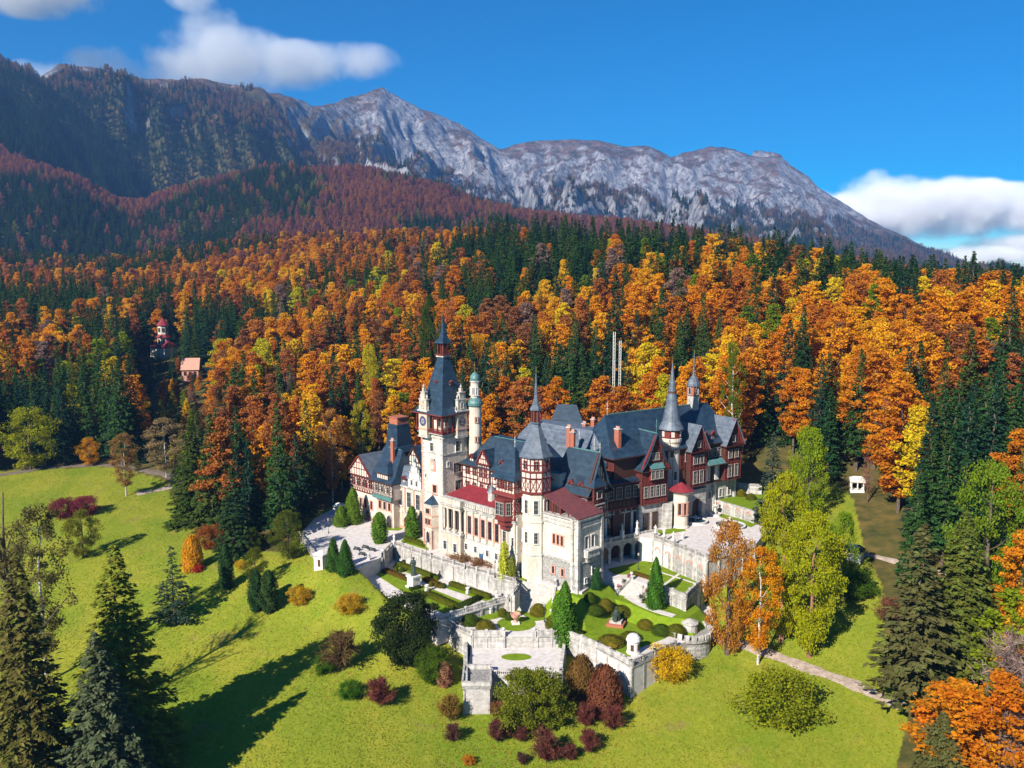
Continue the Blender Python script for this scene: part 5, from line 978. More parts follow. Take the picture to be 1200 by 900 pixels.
HEDGES = [((468, 663), (513, 680), -4, 1.2, 1.6, HG, 'yellow-green hedge along the balustraded wall, below the clock tower'), ((528, 686), (574, 702), -4, 1.2, 1.6, HG, 'yellow-green hedge along the balustraded wall, nearer the grand stairs'),
          ((424, 665), (452, 660), -4, 1.3, 1.4, HD, 'dark green hedge closing the parterre by the forecourt steps'), ((450, 669), (481, 681), -4, .8, 2.0, HB, 'brownish clipped hedge left of the tall pedestal statue'),
          ((497, 679), (519, 689), -4, .8, 2.0, HB, 'brownish clipped hedge right of the tall pedestal statue'), ((500, 697), (536, 713), -4, 1.0, 2.4, HG, 'broad hedge on the outer side of the parterre lawn'), ((536, 714), (562, 702), -4, 1.1, 1.6, HD, 'dark hedge closing the parterre before the lower garden'),
          ((480, 692), (493, 689), -4, .8, 1.2, HD, 'short dark hedge in front of the tall pedestal statue'), ((448, 617), (472, 615), 0, 1.0, 1.4, HD, 'dark hedge in front of the west wing arches'), ((476, 633), (500, 641), 0, 1.0, 1.8, HG, 'hedge at the foot of the clock tower'),
          ((548, 649), (566, 655), 0, .7, 1.0, HD, 'low plants at the foot of the front wing, left of the blue door'), ((578, 659), (598, 666), 0, .7, 1.2, HD, 'low plants at the foot of the front wing, right of the blue door'),
          ((664, 738), (684, 744), -6, .7, 2.0, HD, 'dark hedge in the shadow right of the triple-tipped thuja'), ((742, 673), (768, 681), 0, .9, 1.0, HB, 'brownish hedge along the edge of the east court')]
# figures on pedestals, small stone and metal things
def figure(M, x, y, z, h, m, ang=0.0):
    """standing draped figure"""
    s = h / 1.8; f = Fr(x, y, ang)
    M.lathe(x, y, [(.28 * s, z), (.30 * s, z + .1 * s), (.20 * s, z + .8 * s), (.17 * s, z + 1.0 * s), (.24 * s, z + 1.38 * s), (.20 * s, z + 1.46 * s), (.06 * s, z + 1.5 * s), (.06 * s, z + 1.56 * s), (.115 * s, z + 1.62 * s), (.12 * s, z + 1.72 * s), (.07 * s, z + 1.8 * s), (0, z + 1.82 * s)], 10, m)
    for sd in (-1, 1):
        p0 = Vector(f.v(sd * .22 * s, 0, z + 1.4 * s)); p1 = Vector(f.v(sd * .34 * s, -.06 * s, z + 1.1 * s)); p2 = Vector(f.v(sd * .2 * s, -.26 * s, z + (1.0 if sd < 0 else 1.3) * s))
        for a, b, r0 in ((p0, p1, .065), (p1, p2, .05)):
            d = (b - a); q = d.normalized(); u_ = q.orthogonal().normalized(); w__ = q.cross(u_); M.obox((a + b) / 2, d / 2, u_ * r0 * s, w__ * r0 * s, m)
def statue(px, z, ph, fh, label, m='white_stone', pm='white_stone', pw=.5, group=None, ang=-45):
    x, y = P(*px, z) if px[0] > 0 else F2(3.4, -px[0] + 1.5); t = empty('statue', (x, y, z), label, 'statue', group); M = MB((x, y, z)); f = Fr(x, y, ang)
    M.prism(f.rect(-pw * 1.3, pw * 1.3, -pw * 1.3, pw * 1.3), z - .3, z + ph * .15, pm); M.prism(f.rect(-pw, pw, -pw, pw), z + ph * .15, z + ph * .88, pm); M.prism(f.rect(-pw * 1.2, pw * 1.2, -pw * 1.2, pw * 1.2), z + ph * .88, z + ph, pm, bottom=True); M.build('pedestal', t)
    M = MB((x, y, z)); figure(M, x, y, z + ph, fh, m, ang); M.build('figure', t)
statue((485, 688), -4, 3.2, 4.8, 'tall dark bronze statue on a white pedestal in the middle of the parterre', 'bronze', 'white_stone', 1.2)
for i, (px, lab) in enumerate([((-2, 0), 'white statue at the left end of the arcade balustrade'), ((-7, 0), 'white statue in the middle of the arcade balustrade'), ((768, 630), 'white statue at the corner where arcade and long terrace wall meet'), ((778, 634), 'second white statue along the long terrace wall'), ((789, 638), 'third white statue along the long terrace wall'), ((702, 683), 'white statue on the corner post beside the pavilion foot'), ((462, 640), 'pale statue on the wall corner beside the left thuja column')]):
    statue(px, 6.5 if 730 < px[0] < 800 else 6.9 if px[0] < 0 else 0, 1.4, 2.1, lab, pw=.4)
x, y = P(722, 733, -6); t = empty('monument', (x, y, -6), 'dark seated bronze on a red-brown stepped base on the lower garden lawn', 'monument'); M = MB((x, y, -6)); f = Fr(x, y, -20); M.prism(f.rect(-2, 2, -1.6, 1.6), -6.1, -5.2, 'brick'); M.prism(f.rect(-1.4, 1.4, -1.1, 1.1), -5.2, -4.6, 'stone'); M.build('base', t)
M = MB((x, y, -6)); M.prism(f.rect(-.8, .8, -.6, .9), -4.6, -3.3, 'bronze'); M.lathe(x, y, [(.7, -3.3), (.55, -2.5), (.2, -2.1), (.1, -2.0), (.26, -1.8), (.26, -1.5), (.1, -1.3), (0, -1.28)], 10, 'bronze'); M.obox((*f(0, -.8), -3.5), [v * .5 for v in (*f.e1, 0)], [v * .5 for v in (*f.e2, 0)], (0, 0, .3), 'bronze'); M.obox((*f(0, -1.15), -4.1), [v * .4 for v in (*f.e1, 0)], [v * .18 for v in (*f.e2, 0)], (0, 0, .5), 'bronze'); M.build('figure', t)
x, y = P(604, 731, -6); t = empty('urn', (x, y, -5.93), 'carved stone urn in the middle of the oval lawn', 'urn'); M = MB((x, y, -5.93)); M.prism(Fr(x, y, 10).rect(-.9, .9, -.9, .9), -5.95, -5.5, 'white_stone'); M.lathe(x, y, [(.6, -5.5), (.4, -5.2), (.35, -5.0), (1.0, -4.2), (1.15, -3.6), (1.25, -3.5), (1.0, -3.45), (.9, -3.7), (0, -3.8)], 14, 'pink_stone'); M.build('bowl', t)
x, y = P(742, 765, -6); t = empty('kiosk', (x, y, -6), 'small white domed stone kiosk behind the outer wall, left of the shaded wall', 'kiosk'); M = MB((x, y, -6)); M.lathe(x, y, [(1.5, -6.2), (1.5, -5.7), (1.35, -5.6), (1.35, -3.2), (1.6, -3.1), (1.6, -2.9)], 16, 'white_stone', smooth=False); M.build('wall_face', t)
M = MB((x, y, -6)); M.lathe(x, y, [(1.6, -2.9), (1.4, -2.3), (.9, -1.8), (0, -1.6)], 16, 'white_stone'); M.build('dome', t); M = MB((x, y, -6)); 
for an in (-1.9, -.7): M.obox((x + 1.33 * math.cos(an), y + 1.33 * math.sin(an), -4.4), (-.35 * math.sin(an), .35 * math.cos(an), 0), (.06 * math.cos(an), .06 * math.sin(an), 0), (0, 0, .7), 'frame_dark')
M.build('opening', t)
for px, lab in (((377, 662), 'small white cube-like gate pavilion left of the twin thujas'), ((398, 603), 'small white hut at the far left end of the castle')):
    x, y = P(*px, 0); t = empty('gate_pavilion', (x, y, 0), lab, 'pavilion'); f = Fr(x, y, -30); M = MB((x, y, 0)); M.prism(f.rect(-1.5, 1.5, -1.3, 1.3), -4.5 if px[0] < 390 else -1, 2.6, 'white_stone'); M.build('wall_face', t)
    M = MB((x, y, 0)); M.prism(f.rect(-1.8, 1.8, -1.6, 1.6), 2.6, 2.85, 'pale_stone', bottom=True); roof(M, f, -1.6, 1.6, -1.4, 1.4, 3.15, 3.9, 'a', 1.2, 1.2, .1, 'white_stone', soff='white_stone'); M.build('roof', t); M = MB((x, y, 0)); M.obox((*f(.3, -1.3), .9), [v * .45 for v in (*f.e1, 0)], [v * .05 for v in (*f.e2, 0)], (0, 0, .95), 'frame_dark'); M.build('door', t)
def fountain(px, z, r, h, label):
    x, y = P(*px, z); t = empty('fountain', (x, y, z), label, 'fountain'); M = MB((x, y, z)); M.lathe(x, y, [(r, z), (r, z + .6), (r + .15, z + .7), (r - .4, z + .72), (r - .45, z + .3), (0, z + .3)], 28, 'white_stone', smooth=False); M.build('basin', t)
    M = MB((x, y, z)); M.lathe(x, y, [(r - .45, z + .5), (0, z + .501)], 28, 'pool_water'); M.build('water', t)
    M = MB((x, y, z)); M.lathe(x, y, [(.5, z + .3), (.3, z + h * .3), (.22, z + h * .45), (.9, z + h * .58), (1.0, z + h * .62), (.2, z + h * .63), (.16, z + h * .78), (.45, z + h * .85), (.1, z + h * .88), (0, z + h)], 12, 'white_stone'); M.build('column', t)
fountain((855, 617), 6.5, 4.2, 3.0, 'wide round fountain basin on the right of the upper terrace'); fountain((815, 612), 6.5, 3.3, 2.2, 'smaller round fountain basin left of the wide one on the upper terrace'); fountain((838, 604), 6.5, 1.6, 5.0, 'slender tiered stone fountain in front of the garden wall')
M = MB()
def lamp(px, z, label):
    x, y = P(*px, z); t = empty('lamp_post', (x, y, z), label, 'lamp post', 'lamp posts in the castle gardens'); M = MB((x, y, z)); M.lathe(x, y, [(.18, z), (.16, z + .5), (.07, z + .7), (.05, z + 3.6), (.1, z + 3.7)], 8, 'iron'); M.build('pole', t); M = MB((x, y, z)); M.lathe(x, y, [(.1, z + 3.7), (.26, z + 3.9), (.3, z + 4.3), (.32, z + 4.34), (.08, z + 4.6), (0, z + 4.7)], 8, 'frame_white'); M.build('lantern', t)
for px, z, lab in (((638, 729), -6, 'lamp post beside the oval lawn'), ((753, 707), -2.9, 'lamp post at the foot of the east court stairs'), ((702, 702), -6, 'lamp post by the small dark conifer'), ((500, 652), 0, 'lamp post on the wall below the clock tower'), ((545, 667), 0, 'lamp post on the wall below the crimson roof'), ((748, 668), 0, 'lamp post at the edge of the court lawn'), ((580, 677), 0, 'lamp post on the wall near the grand stairs'), ((385, 625), 0, 'lamp post at the far side of the forecourt')): lamp(px, z, lab)
# planted pots and benches on the forecourt steps
def bench(px, z, ang, label):
    x, y = P(*px, z); t = empty('bench', (x, y, z), label, 'bench', 'dark benches on the forecourt'); f = Fr(x, y, ang)
    M = MB((x, y, z)); M.prism(f.rect(-1.1, 1.1, -.28, .22), z + .42, z + .5, 'iron', bottom=True); M.build('seat', t); M = MB((x, y, z)); M.prism(f.rect(-1.1, 1.1, .22, .3), z + .55, z + .95, 'iron', bottom=True); M.build('backrest', t)
    for s in (-.95, .95): M = MB((x, y, z)); M.prism(f.rect(s - .05, s + .05, -.25, .3), z, z + .42, 'iron'); M.build('leg', t)
for px, a, lab in (((418, 645), -30, 'dark bench nearest the twin thujas on the forecourt'), ((428, 643), -30, 'dark bench right of the one by the twin thujas'), ((424, 651), -30, 'dark bench closest to the parterre steps'), ((436, 646), -30, 'dark bench left of the trimmed thuja column')): bench(px, 0, a, lab)
for k, (px, z) in enumerate([((719, 698), -2.9), ((725, 692), -2), ((731, 686), -1.2), ((737, 680), -.2), ((751, 705), -2.9), ((758, 698), -1.8), ((765, 691), -.8)]):
    x, y = P(*px, z); t = empty('planter', (x, y, z), ['stone planter with pink flowers at the lower left foot of the east court stairs', 'second stone planter up the left side of the east court stairs', 'third stone planter up the left side of the east court stairs', 'topmost stone planter on the left side of the east court stairs', 'lowest stone planter right of the east court stairs', 'middle stone planter right of the east court stairs', 'topmost stone planter right of the east court stairs'][k], 'planter', 'planters along the east court stairs')
    M = MB((x, y, z)); M.lathe(x, y, [(.3, z - .6), (.35, z + .3), (.6, z + .8), (.65, z + .9), (0, z + .85)], 10, 'stone'); M.build('pot', t)
    g_ = np.random.default_rng(k); n = 160; p = rv(n, g_) * .55 * g_.random((n, 1)) ** .4 + [0, 0, 1.25]; nn = rv(n, g_); D = perp(nn, g_); o = link('flowers', leafmesh('flowers', quads(p, D, unit(np.cross(nn, D)), np.full(n, .2), np.full(n, .15)), g_.random(n), g_.random(n), 'leaf'), t); o.color = ((.45, .12, .16, 1) if k % 2 else (.10, .10, .05, 1))
for k, (px, z, lab) in enumerate([((470, 662), -4, 'white urn beside the parterre path, behind the left brownish hedge'), ((548, 696), -4, 'white urn at the right end of the parterre path'), ((500, 693), -4, 'white urn in the parterre lawn right of the tall pedestal statue'), ((622, 705), -6, 'white urn at the foot of the grand staircase'), ((575, 719), -6, 'white urn left of the oval lawn'), ((772, 700), -2.9, 'white urn behind the tall thuja cone'), ((800, 632), 6.5, 'white urn on the upper terrace paving'), ((842, 628), 6.5, 'white urn near the wide fountain basin')]):
    x, y = P(*px, z); t = empty('urn', (x, y, z), lab, 'urn', 'white stone urns in the gardens'); M = MB((x, y, z)); M.prism(Fr(x, y, -45).rect(-.35, .35, -.35, .35), z - .2, z + .9, 'white_stone'); M.build('pedestal', t)
    M = MB((x, y, z)); M.lathe(x, y, [(.15, z + .9), (.15, z + 1.05), (.5, z + 1.35), (.45, z + 1.6), (.55, z + 1.7), (.4, z + 1.68), (0, z + 1.5)], 12, 'white_stone'); M.build('bowl', t)
# paths draped on the terrain
def ribbon(name, px, wd, m, dz=.14, z=None):
    P_ = [np.array(G(u, v)) if z is None else np.array(P(u, v, z)) for u, v in px]; pts = []
    for a, b in zip(P_, P_[1:]):
        k = max(2, int(np.hypot(*(b - a)) / 1.5)); pts += [a + (b - a) * i / k for i in range(k)]
    pts.append(P_[-1]); pts = np.array(pts)
    for _ in range(6): pts[1:-1] = (pts[:-2] + 2 * pts[1:-1] + pts[2:]) / 4
    M = MB(); prev = None
    for i, p in enumerate(pts):
        d = pts[min(i + 1, len(pts) - 1)] - pts[max(0, i - 1)]; d = d / np.hypot(*d); n_ = np.array([-d[1], d[0]]); w_ = wd / 2 * (1 + .18 * math.sin(i * .9) + .1 * math.sin(i * 2.3)); row = []
        for s in (-1, -.4, .4, 1): q = p + n_ * w_ * s; row.append((q[0], q[1], h1(*q) + dz * (1 if abs(s) < .9 else .35)))
        if prev:
            for k in range(3): M.face([prev[k], row[k], row[k + 1], prev[k + 1]][::-1], m, True)
        prev = row
    return tag(M.build(name), kind='structure')
ribbon('footpath', [(826, 742), (870, 757), (930, 777), (990, 800), (1058, 828)], 3.0, 'path_earth'); ribbon('footpath', [(985, 650), (1020, 650), (1065, 664), (1110, 672)], 2.2, 'path_earth'); ribbon('road', [(-60, 568), (0, 557), (60, 548), (125, 545), (190, 556), (235, 572), (300, 590), (356, 606)], 4.0, 'road_earth')
ribbon('worn_track', [(206, 570), (186, 575), (160, 580)], 3.2, 'path_earth', .1)
# buildings and masts in the woods
CLEAR = []
def at_d(u, d): t = (u - 600) / FOC; y = d / math.sqrt(1 + t * t); return (y * t, y)
x, y = at_d(191, 600); CLEAR += [(184, 600, 30, 300)]; zg = h1(x, y); t = empty('tower_house', (x, y, zg), 'small white tower with red pointed roof rising from the forest at the left', 'tower'); zt = CH - (368 - 325) * .6
M = MB((x, y, zg)); f = Fr(x, y, -30); M.prism(f.rect(-7, 7, -5, 5), zg - 2, zt - 19, 'plaster_white'); M.lathe(x, y, [(3.9, zg), (3.9, zt - 13), (4.3, zt - 12.8)], 8, 'plaster_white', smooth=False); M.lathe(x, y, [(3.4, zt - 11), (3.4, zt - 5)], 8, 'plaster_white', smooth=False); M.build('wall_face', t)
M = MB((x, y, zg)); M.lathe(x, y, [(5, zt - 12.9), (3.3, zt - 10.8)], 8, 'red_roof', smooth=False); M.lathe(x, y, [(4.4, zt - 5.2), (0, zt)], 8, 'red_roof', smooth=False); roof(M, f, -7, 7, -5, 5, zt - 19, zt - 15, 'a', 3, 3, .6, 'red_roof'); M.build('roof', t)
for k in range(8):
    a = k * math.pi / 4 + math.pi / 8
    if math.sin(a) > .3: continue
    for r_, z in ((3.65, zt - 15.5), (3.2, zt - 8)): o = link('window', wmesh(1.1, 2.2, 'brown'), t, (r_ * math.cos(a), r_ * math.sin(a), z - zg)); o.rotation_euler = (0, 0, a + math.pi / 2)
def house(u, d, vt, w_, dp, hr, rm, label, ang, wm='plaster', cl=18):
    x, y = at_d(u, d); zg = h1(x, y); CLEAR.append((u, d, cl, 200)); zt = CH - (vt - 325) * d / 1000; t = empty('house', (x, y, zg), label, 'house'); f = Fr(x, y, ang); M = MB((x, y, zg)); M.prism(f.rect(-w_, w_, -dp, dp), zg - 2, zt - hr, wm)
    for s in (-1, 1): A, B = (f(-w_, -dp), f(-w_, dp)) if s < 0 else (f(w_, -dp), f(w_, dp)); M.face([(*A, zt - hr), (*B, zt - hr), ((A[0] + B[0]) / 2, (A[1] + B[1]) / 2, zt - .3)], wm)
    M.build('wall_face', t); M = MB((x, y, zg)); roof(M, f, -w_, w_, -dp, dp, zt - hr, zt, 'a', 0, 0, .6, rm); M.build('roof', t)
    n = nrm(f(-w_, -dp), f(w_, -dp))
    for q in (-.6, 0, .6): p = f(w_ * q, -dp); o = link('window', wmesh(1.0, 1.6, 'brown'), t, (p[0] - x, p[1] - y, zt - hr - 2 - zg)); o.rotation_euler = (0, 0, math.atan2(n[1], n[0]) + math.pi / 2)
house(222, 520, 413, 4.5, 4, 6.5, 'pink_stone', 'house with a pale steep roof among rusty trees at the left', 10, 'pink_stone'); house(243, 540, 424, 2.2, 2.5, 4, 'white_stone', 'narrow white gabled house right of the pale-roofed one', 40, 'plaster_white', 8); house(-2, 400, 490, 9, 6, 3.6, 'red_roof', 'building with a faded red roof at the far left edge', 5, 'timber_brown_shaded', 24)
for u, d, top, lab in ((720, 330, 388, 'tall pale lattice mast among the trees behind the castle'), (727, 332, 398, 'slightly shorter pale lattice mast beside the tall one')):
    x, y = at_d(u, d); zg = h1(x, y); zt = CH - (top - 325) * d / 1000; t = empty('lattice_mast', (x, y, zg), lab, 'mast'); M = MB((x, y, zg)); k = int((zt - zg) / 1.2)
    for sx_, sy_ in ((-1, -1), (1, -1), (1, 1), (-1, 1)): M.prism(Fr(x + sx_ * .35, y + sy_ * .35, 0).rect(-.07, .07, -.07, .07), zg, zt, 'white_stone')
    for i in range(k): z = zg + i * 1.2; strip(M, (x - .35, y - .35, z), (x + .35, y - .35, z + 1.2), .08, (0, -1, 0), 'white_stone', .05); strip(M, (x - .35, y + .35, z + 1.2), (x - .35, y - .35, z), .08, (-1, 0, 0), 'white_stone', .05)
    M.build('frame', t)
x, y = G(1004, 576); zg = h1(x, y); CLEAR += [(1004, math.hypot(x, y), 14, 40)]; t = empty('garden_temple', (x, y, zg), 'small white open pavilion at the top of the right clearing', 'pavilion'); M = MB((x, y, zg)); f = Fr(x, y, -15); M.prism(f.rect(-2, 2, -1.6, 1.6), zg - 1, zg + .5, 'white_stone'); M.build('base', t)
for a, b in ((-1.7, -1.3), (1.7, -1.3), (1.7, 1.3), (-1.7, 1.3), (0, -1.3)): M = MB((x, y, zg)); M.lathe(*f(a, b), [(.22, zg + .5), (.18, zg + 3)], 8, 'white_stone'); M.build('column', t)
M = MB((x, y, zg)); M.prism(f.rect(-2.2, 2.2, -1.8, 1.8), zg + 3, zg + 3.5, 'white_stone', bottom=True); roof(M, f, -2, 2, -1.6, 1.6, zg + 3.8, zg + 4.6, 'a', 1, 1, .2, 'white_stone', soff='white_stone'); M.build('roof', t)
x, y = G(1000, 656); zg = h1(x, y); t = empty('garden_shed', (x, y, zg), 'small white shed with dark slate roof in the shade right of the larches', 'shed'); f = Fr(x, y, -35); M = MB((x, y, zg)); M.prism(f.rect(-2.2, 2.2, -1.8, 1.8), zg - 1, zg + 2.4, 'white_stone'); M.build('wall_face', t); M = MB((x, y, zg)); roof(M, f, -2.2, 2.2, -1.8, 1.8, zg + 2.6, zg + 4, 'a', 1, 1, .3, 'slate'); M.build('roof', t)

# ================================================================== TREES
# every plant is an empty at its foot with a stem and a crown; crowns of one build share mesh data
def m_spruce(h, r, tiers, bpt, step, seed, z0=.06, lw=(1.0, .42), ragged=.2, droop=.3, pw=.85):
    g = np.random.default_rng(seed); C = []; D = []; Ln = []; Wd = []; A = []; B = []
    for i in range(tiers):
        t = i / (tiers - 1); z = h * (z0 + (1 - z0) * t); Lb = r * (1 - t) ** pw + .25
        nb = max(4, int(bpt * (1 - .45 * t)))
        for k in range(nb):
            if g.random() < ragged * .5: continue
            az = g.uniform(0, 2 * math.pi); l = Lb * g.uniform(1 - ragged * 1.6, 1 + ragged * .6); n = max(2, int(l / step)) * 2
            s = np.sqrt(g.uniform(.02, 1, n)) * l; w_ = .34 * l * (1 - s / l) + .18; la = g.uniform(-1, 1, n) * w_
            dx, dy = math.cos(az), math.sin(az)
            zz = z - droop * s + .12 * s * s / l + g.normal(0, .12, n) - np.abs(la) * .25
            C.append(np.stack([dx * s - dy * la, dy * s + dx * la, zz], -1))
            sg = np.sign(la)[:, None]; d = unit(np.stack([dx - dy * sg[:, 0] * .9 + g.normal(0, .3, n), dy + dx * sg[:, 0] * .9 + g.normal(0, .3, n), -.45 + g.normal(0, .25, n)], -1)); D.append(d)
            Ln.append(g.uniform(.7, 1.2, n) * lw[0] * (1 - .35 * t)); Wd.append(g.uniform(.7, 1.2, n) * lw[1]); A.append(.45 * g.random() + .55 * g.random(n)); B.append(np.full(n, g.random()))
    C = np.concatenate(C); D = np.concatenate(D); up = np.tile([0, 0, 1.], (len(C), 1)) + g.normal(0, .35, (len(C), 3)); S = unit(np.cross(up, D))
    C = np.concatenate([C, [[0, 0, h * .985]]]); D = np.concatenate([D, [[0, 0, 1.]]]); S = np.concatenate([S, [[1., 0, 0]]]); Ln = np.concatenate(Ln + [[1.2]]); Wd = np.concatenate(Wd + [[.25]])
    return leafmesh('crown', quads(C, D, S, Ln, Wd), np.concatenate(A + [[.5]]), np.concatenate(B + [[.5]]), 'needle')
def m_broad(h, r, ncl, nl, seed, zb=.22, top=.6, ls=.55, flat=.42, clr=.30, lean=0, weep=0., hollow=.35, m='leaf'):
    g = np.random.default_rng(seed); C = []; D = []; S = []; A = []; B = []; Ln = []
    for i in range(ncl):
        t = (i + g.random()) / ncl; z = h * (zb + (1 - zb) * t)
        pr = r * (math.sin(math.pi * min(1, max(.04, (t ** (math.log(.5) / math.log(1 - top + .001)) if top < .5 else 1 - (1 - t) ** (math.log(.5) / math.log(top)))))) ** .6 * (1 if True else 0)) + .12 * r
        az = g.uniform(0, 2 * math.pi); rad = pr * math.sqrt(g.uniform(hollow ** 2, 1)) * g.uniform(.75, 1.12)
        cr = r * clr * g.uniform(.6, 1.3); c = np.array([rad * math.cos(az), rad * math.sin(az), min(z, h - cr * flat * .6)])
        n = int(nl * g.uniform(.5, 1.3)); p = rv(n, g) * (g.random((n, 1)) ** .45) * np.array([cr, cr, cr * flat]); 
        if weep: p[:, 2] -= weep * g.random(n) * cr * 2
        C.append(c + p); nn = unit(np.array([0, 0, 1.]) * .8 + rv(n, g)); d = perp(nn, g); 
        if weep: d = unit(d * .5 + np.array([0, 0, -1.]))
        D.append(d); S.append(unit(np.cross(nn, d))); q = g.random(); A.append(.4 * q + .6 * g.random(n)); B.append(np.full(n, .5 * g.random()) + .5 * g.random(n)); Ln.append(g.uniform(.6, 1.25, n) * ls)
    C = np.concatenate(C); Ln = np.concatenate(Ln)
    return leafmesh('crown', quads(C, np.concatenate(D), np.concatenate(S), Ln, Ln * .75), np.concatenate(A), np.concatenate(B), m)
def m_dense(h, prof, n, ls, seed, m='needle', vert=.8, rough=.12, lumps=0):
    """clipped or naturally tight plants: a leafy shell round a dark solid core; prof(t) -> radius"""
    g = np.random.default_rng(seed); t = g.random(n); az = g.uniform(0, 2 * math.pi, n); rr = np.array([prof(x) for x in t])
    lump = 1 + .16 * np.sin(az * 3 + seed) * np.sin(t * 9 + seed) * lumps + .1 * np.sin(az * 5 + t * 14) * lumps
    rad = rr * (1 + g.normal(0, rough, n)) * lump; C = np.stack([rad * np.cos(az), rad * np.sin(az), t * h + g.normal(0, .05, n)], -1)
    out = np.stack([np.cos(az), np.sin(az), .5 + 0 * az], -1); nn = unit(out + .6 * rv(n, g)); d = unit(np.tile([0, 0, 1.], (n, 1)) * vert + perp(nn, g)); S = unit(np.cross(nn, d)); Ln = g.uniform(.6, 1.3, n) * ls
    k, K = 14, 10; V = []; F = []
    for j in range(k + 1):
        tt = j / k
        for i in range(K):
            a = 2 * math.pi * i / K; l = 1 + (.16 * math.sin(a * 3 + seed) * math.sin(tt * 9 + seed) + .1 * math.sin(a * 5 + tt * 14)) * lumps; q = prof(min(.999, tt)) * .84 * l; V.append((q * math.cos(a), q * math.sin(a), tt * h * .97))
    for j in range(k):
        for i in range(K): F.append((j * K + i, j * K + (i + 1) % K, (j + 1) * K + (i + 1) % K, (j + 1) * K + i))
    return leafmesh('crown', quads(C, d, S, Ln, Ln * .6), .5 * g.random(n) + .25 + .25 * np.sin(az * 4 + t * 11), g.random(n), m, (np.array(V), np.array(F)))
def m_bare(h, r, seed, n=900):
    """leafless crown: thin twigs"""
    g = np.random.default_rng(seed); C = []; D = []; Ln = []; B = []
    for i in range(46):
        az = g.uniform(0, 2 * math.pi); z = h * g.uniform(.15, .8); l = r * g.uniform(.6, 1.1) * (1.15 - z / h) + .5; dirb = unit(np.array([math.cos(az), math.sin(az), g.uniform(.5, 1.2)]))
        k = n // 46; s = g.uniform(0, 1, k) * l; p = np.array([0, 0, z]) + dirb * s[:, None] + g.normal(0, .12 * l, (k, 3)) * (s / l)[:, None]
        C.append(p); D.append(unit(dirb + .8 * g.normal(size=(k, 3)))); Ln.append(g.uniform(.5, 1.6, k)); B.append(np.full(k, g.random()))
        C.append(np.array([0, 0, z]) + dirb * (l * np.array([.25, .7]))[:, None]); D.append(np.tile(dirb, (2, 1))); Ln.append(np.full(2, l * .5)); B.append(np.full(2, .3))
    C = np.concatenate(C); D = np.concatenate(D); Ln = np.concatenate(Ln); return leafmesh('crown', quads(C, D, perp(D, g), Ln, np.full(len(C), .09)), g.random(len(C)), np.concatenate(B), 'leaf')
def m_trunk(h, r, seed, m='bark', limbs=7, lo=.3, hi=.85, crown_r=3.0, up=.7, tophi=.95):
    g = np.random.default_rng(seed); M = MB(); pts = [Vector((g.normal(0, .012) * h * t, g.normal(0, .012) * h * t, h * t - 1.0 * (t == 0))) for t in np.linspace(0, tophi, 8)]
    def tube(P, r0, r1, n=7):
        rings = []
        for i, p in enumerate(P):
            d = (P[min(i + 1, len(P) - 1)] - P[max(0, i - 1)]).normalized(); a = d.orthogonal().normalized(); b = d.cross(a); rr = r0 + (r1 - r0) * i / (len(P) - 1); rings.append([p + (a * math.cos(2 * math.pi * k / n) + b * math.sin(2 * math.pi * k / n)) * rr for k in range(n)])
        for i in range(len(rings) - 1):
            for k in range(n): M.face([rings[i][k], rings[i][(k + 1) % n], rings[i + 1][(k + 1) % n], rings[i + 1][k]], m, True)
    tube(pts, r, r * .12)
    for i in range(limbs):
        t = lo + (hi - lo) * (i + g.random()) / limbs; az = g.uniform(0, 2 * math.pi); k = int(t / tophi * 7); f = t / tophi * 7 - k; p = pts[k].lerp(pts[min(7, k + 1)], f); L_ = crown_r * g.uniform(.5, .85) * (1.15 - t); dv = Vector((math.cos(az), math.sin(az), up * g.uniform(.6, 1.4)))
        tube([p, p + dv * L_ * .5, p + dv * L_ + Vector((0, 0, L_ * .15))], r * (1 - t) * .55, .03, 5)
    o = M.build('trunk'); me = o.data; bpy.data.objects.remove(o); return me

for i_, h_ in enumerate(HEDGES): hedge(*h_, seed=i_)
PROTO = {}
def proto(k, crowns, trunk): PROTO[k] = (crowns, trunk)
# reference heights: spruce 26, beech 26 ... everything is scaled per tree
proto('spruce', [m_spruce(26, 4.3, 46, 12, .48, 100 + i, z0=.05 + .05 * i, ragged=.15 + .04 * i) for i in range(4)], [m_trunk(26, .42, 5, 'bark', 0)])
proto('big_spruce', [m_spruce(30, 6.2, 62, 17, .30, 120 + i, z0=.03, lw=(.95, .36), ragged=.2, droop=.34, pw=.8) for i in range(3)], [m_trunk(30, .55, 6, 'bark', 0)])
proto('pine', [m_spruce(20, 3.6, 34, 9, .3, 130 + i, z0=.08, lw=(.8, .28), ragged=.35, droop=.12) for i in range(2)], [m_trunk(20, .3, 7, 'bark', 8, .2, .9, 3, .3)])
proto('beech', [m_broad(27, 5.0, 105, 72, 200 + i, zb=.15 + .08 * (i % 3), top=.50 + .05 * i, ls=.60, flat=.50 + .1 * (i % 2), clr=.27, hollow=.25) for i in range(6)], [m_trunk(27, .38, 8 + i, 'bark', 9, .35, .85, 4.5) for i in range(2)])
proto('round', [m_broad(15, 6.2, 110, 130, 220 + i, zb=.08, top=.5, ls=.38, flat=.7, clr=.26, hollow=.5) for i in range(3)], [m_trunk(15, .35, 10, 'bark', 8, .25, .8, 5)])
proto('airy', [m_broad(20, 4.0, 90, 120, 230 + i, zb=.16, top=.45, ls=.32, flat=.8, clr=.27) for i in range(3)], [m_trunk(20, .24, 12, 'bark_birch', 10, .25, .9, 4)])
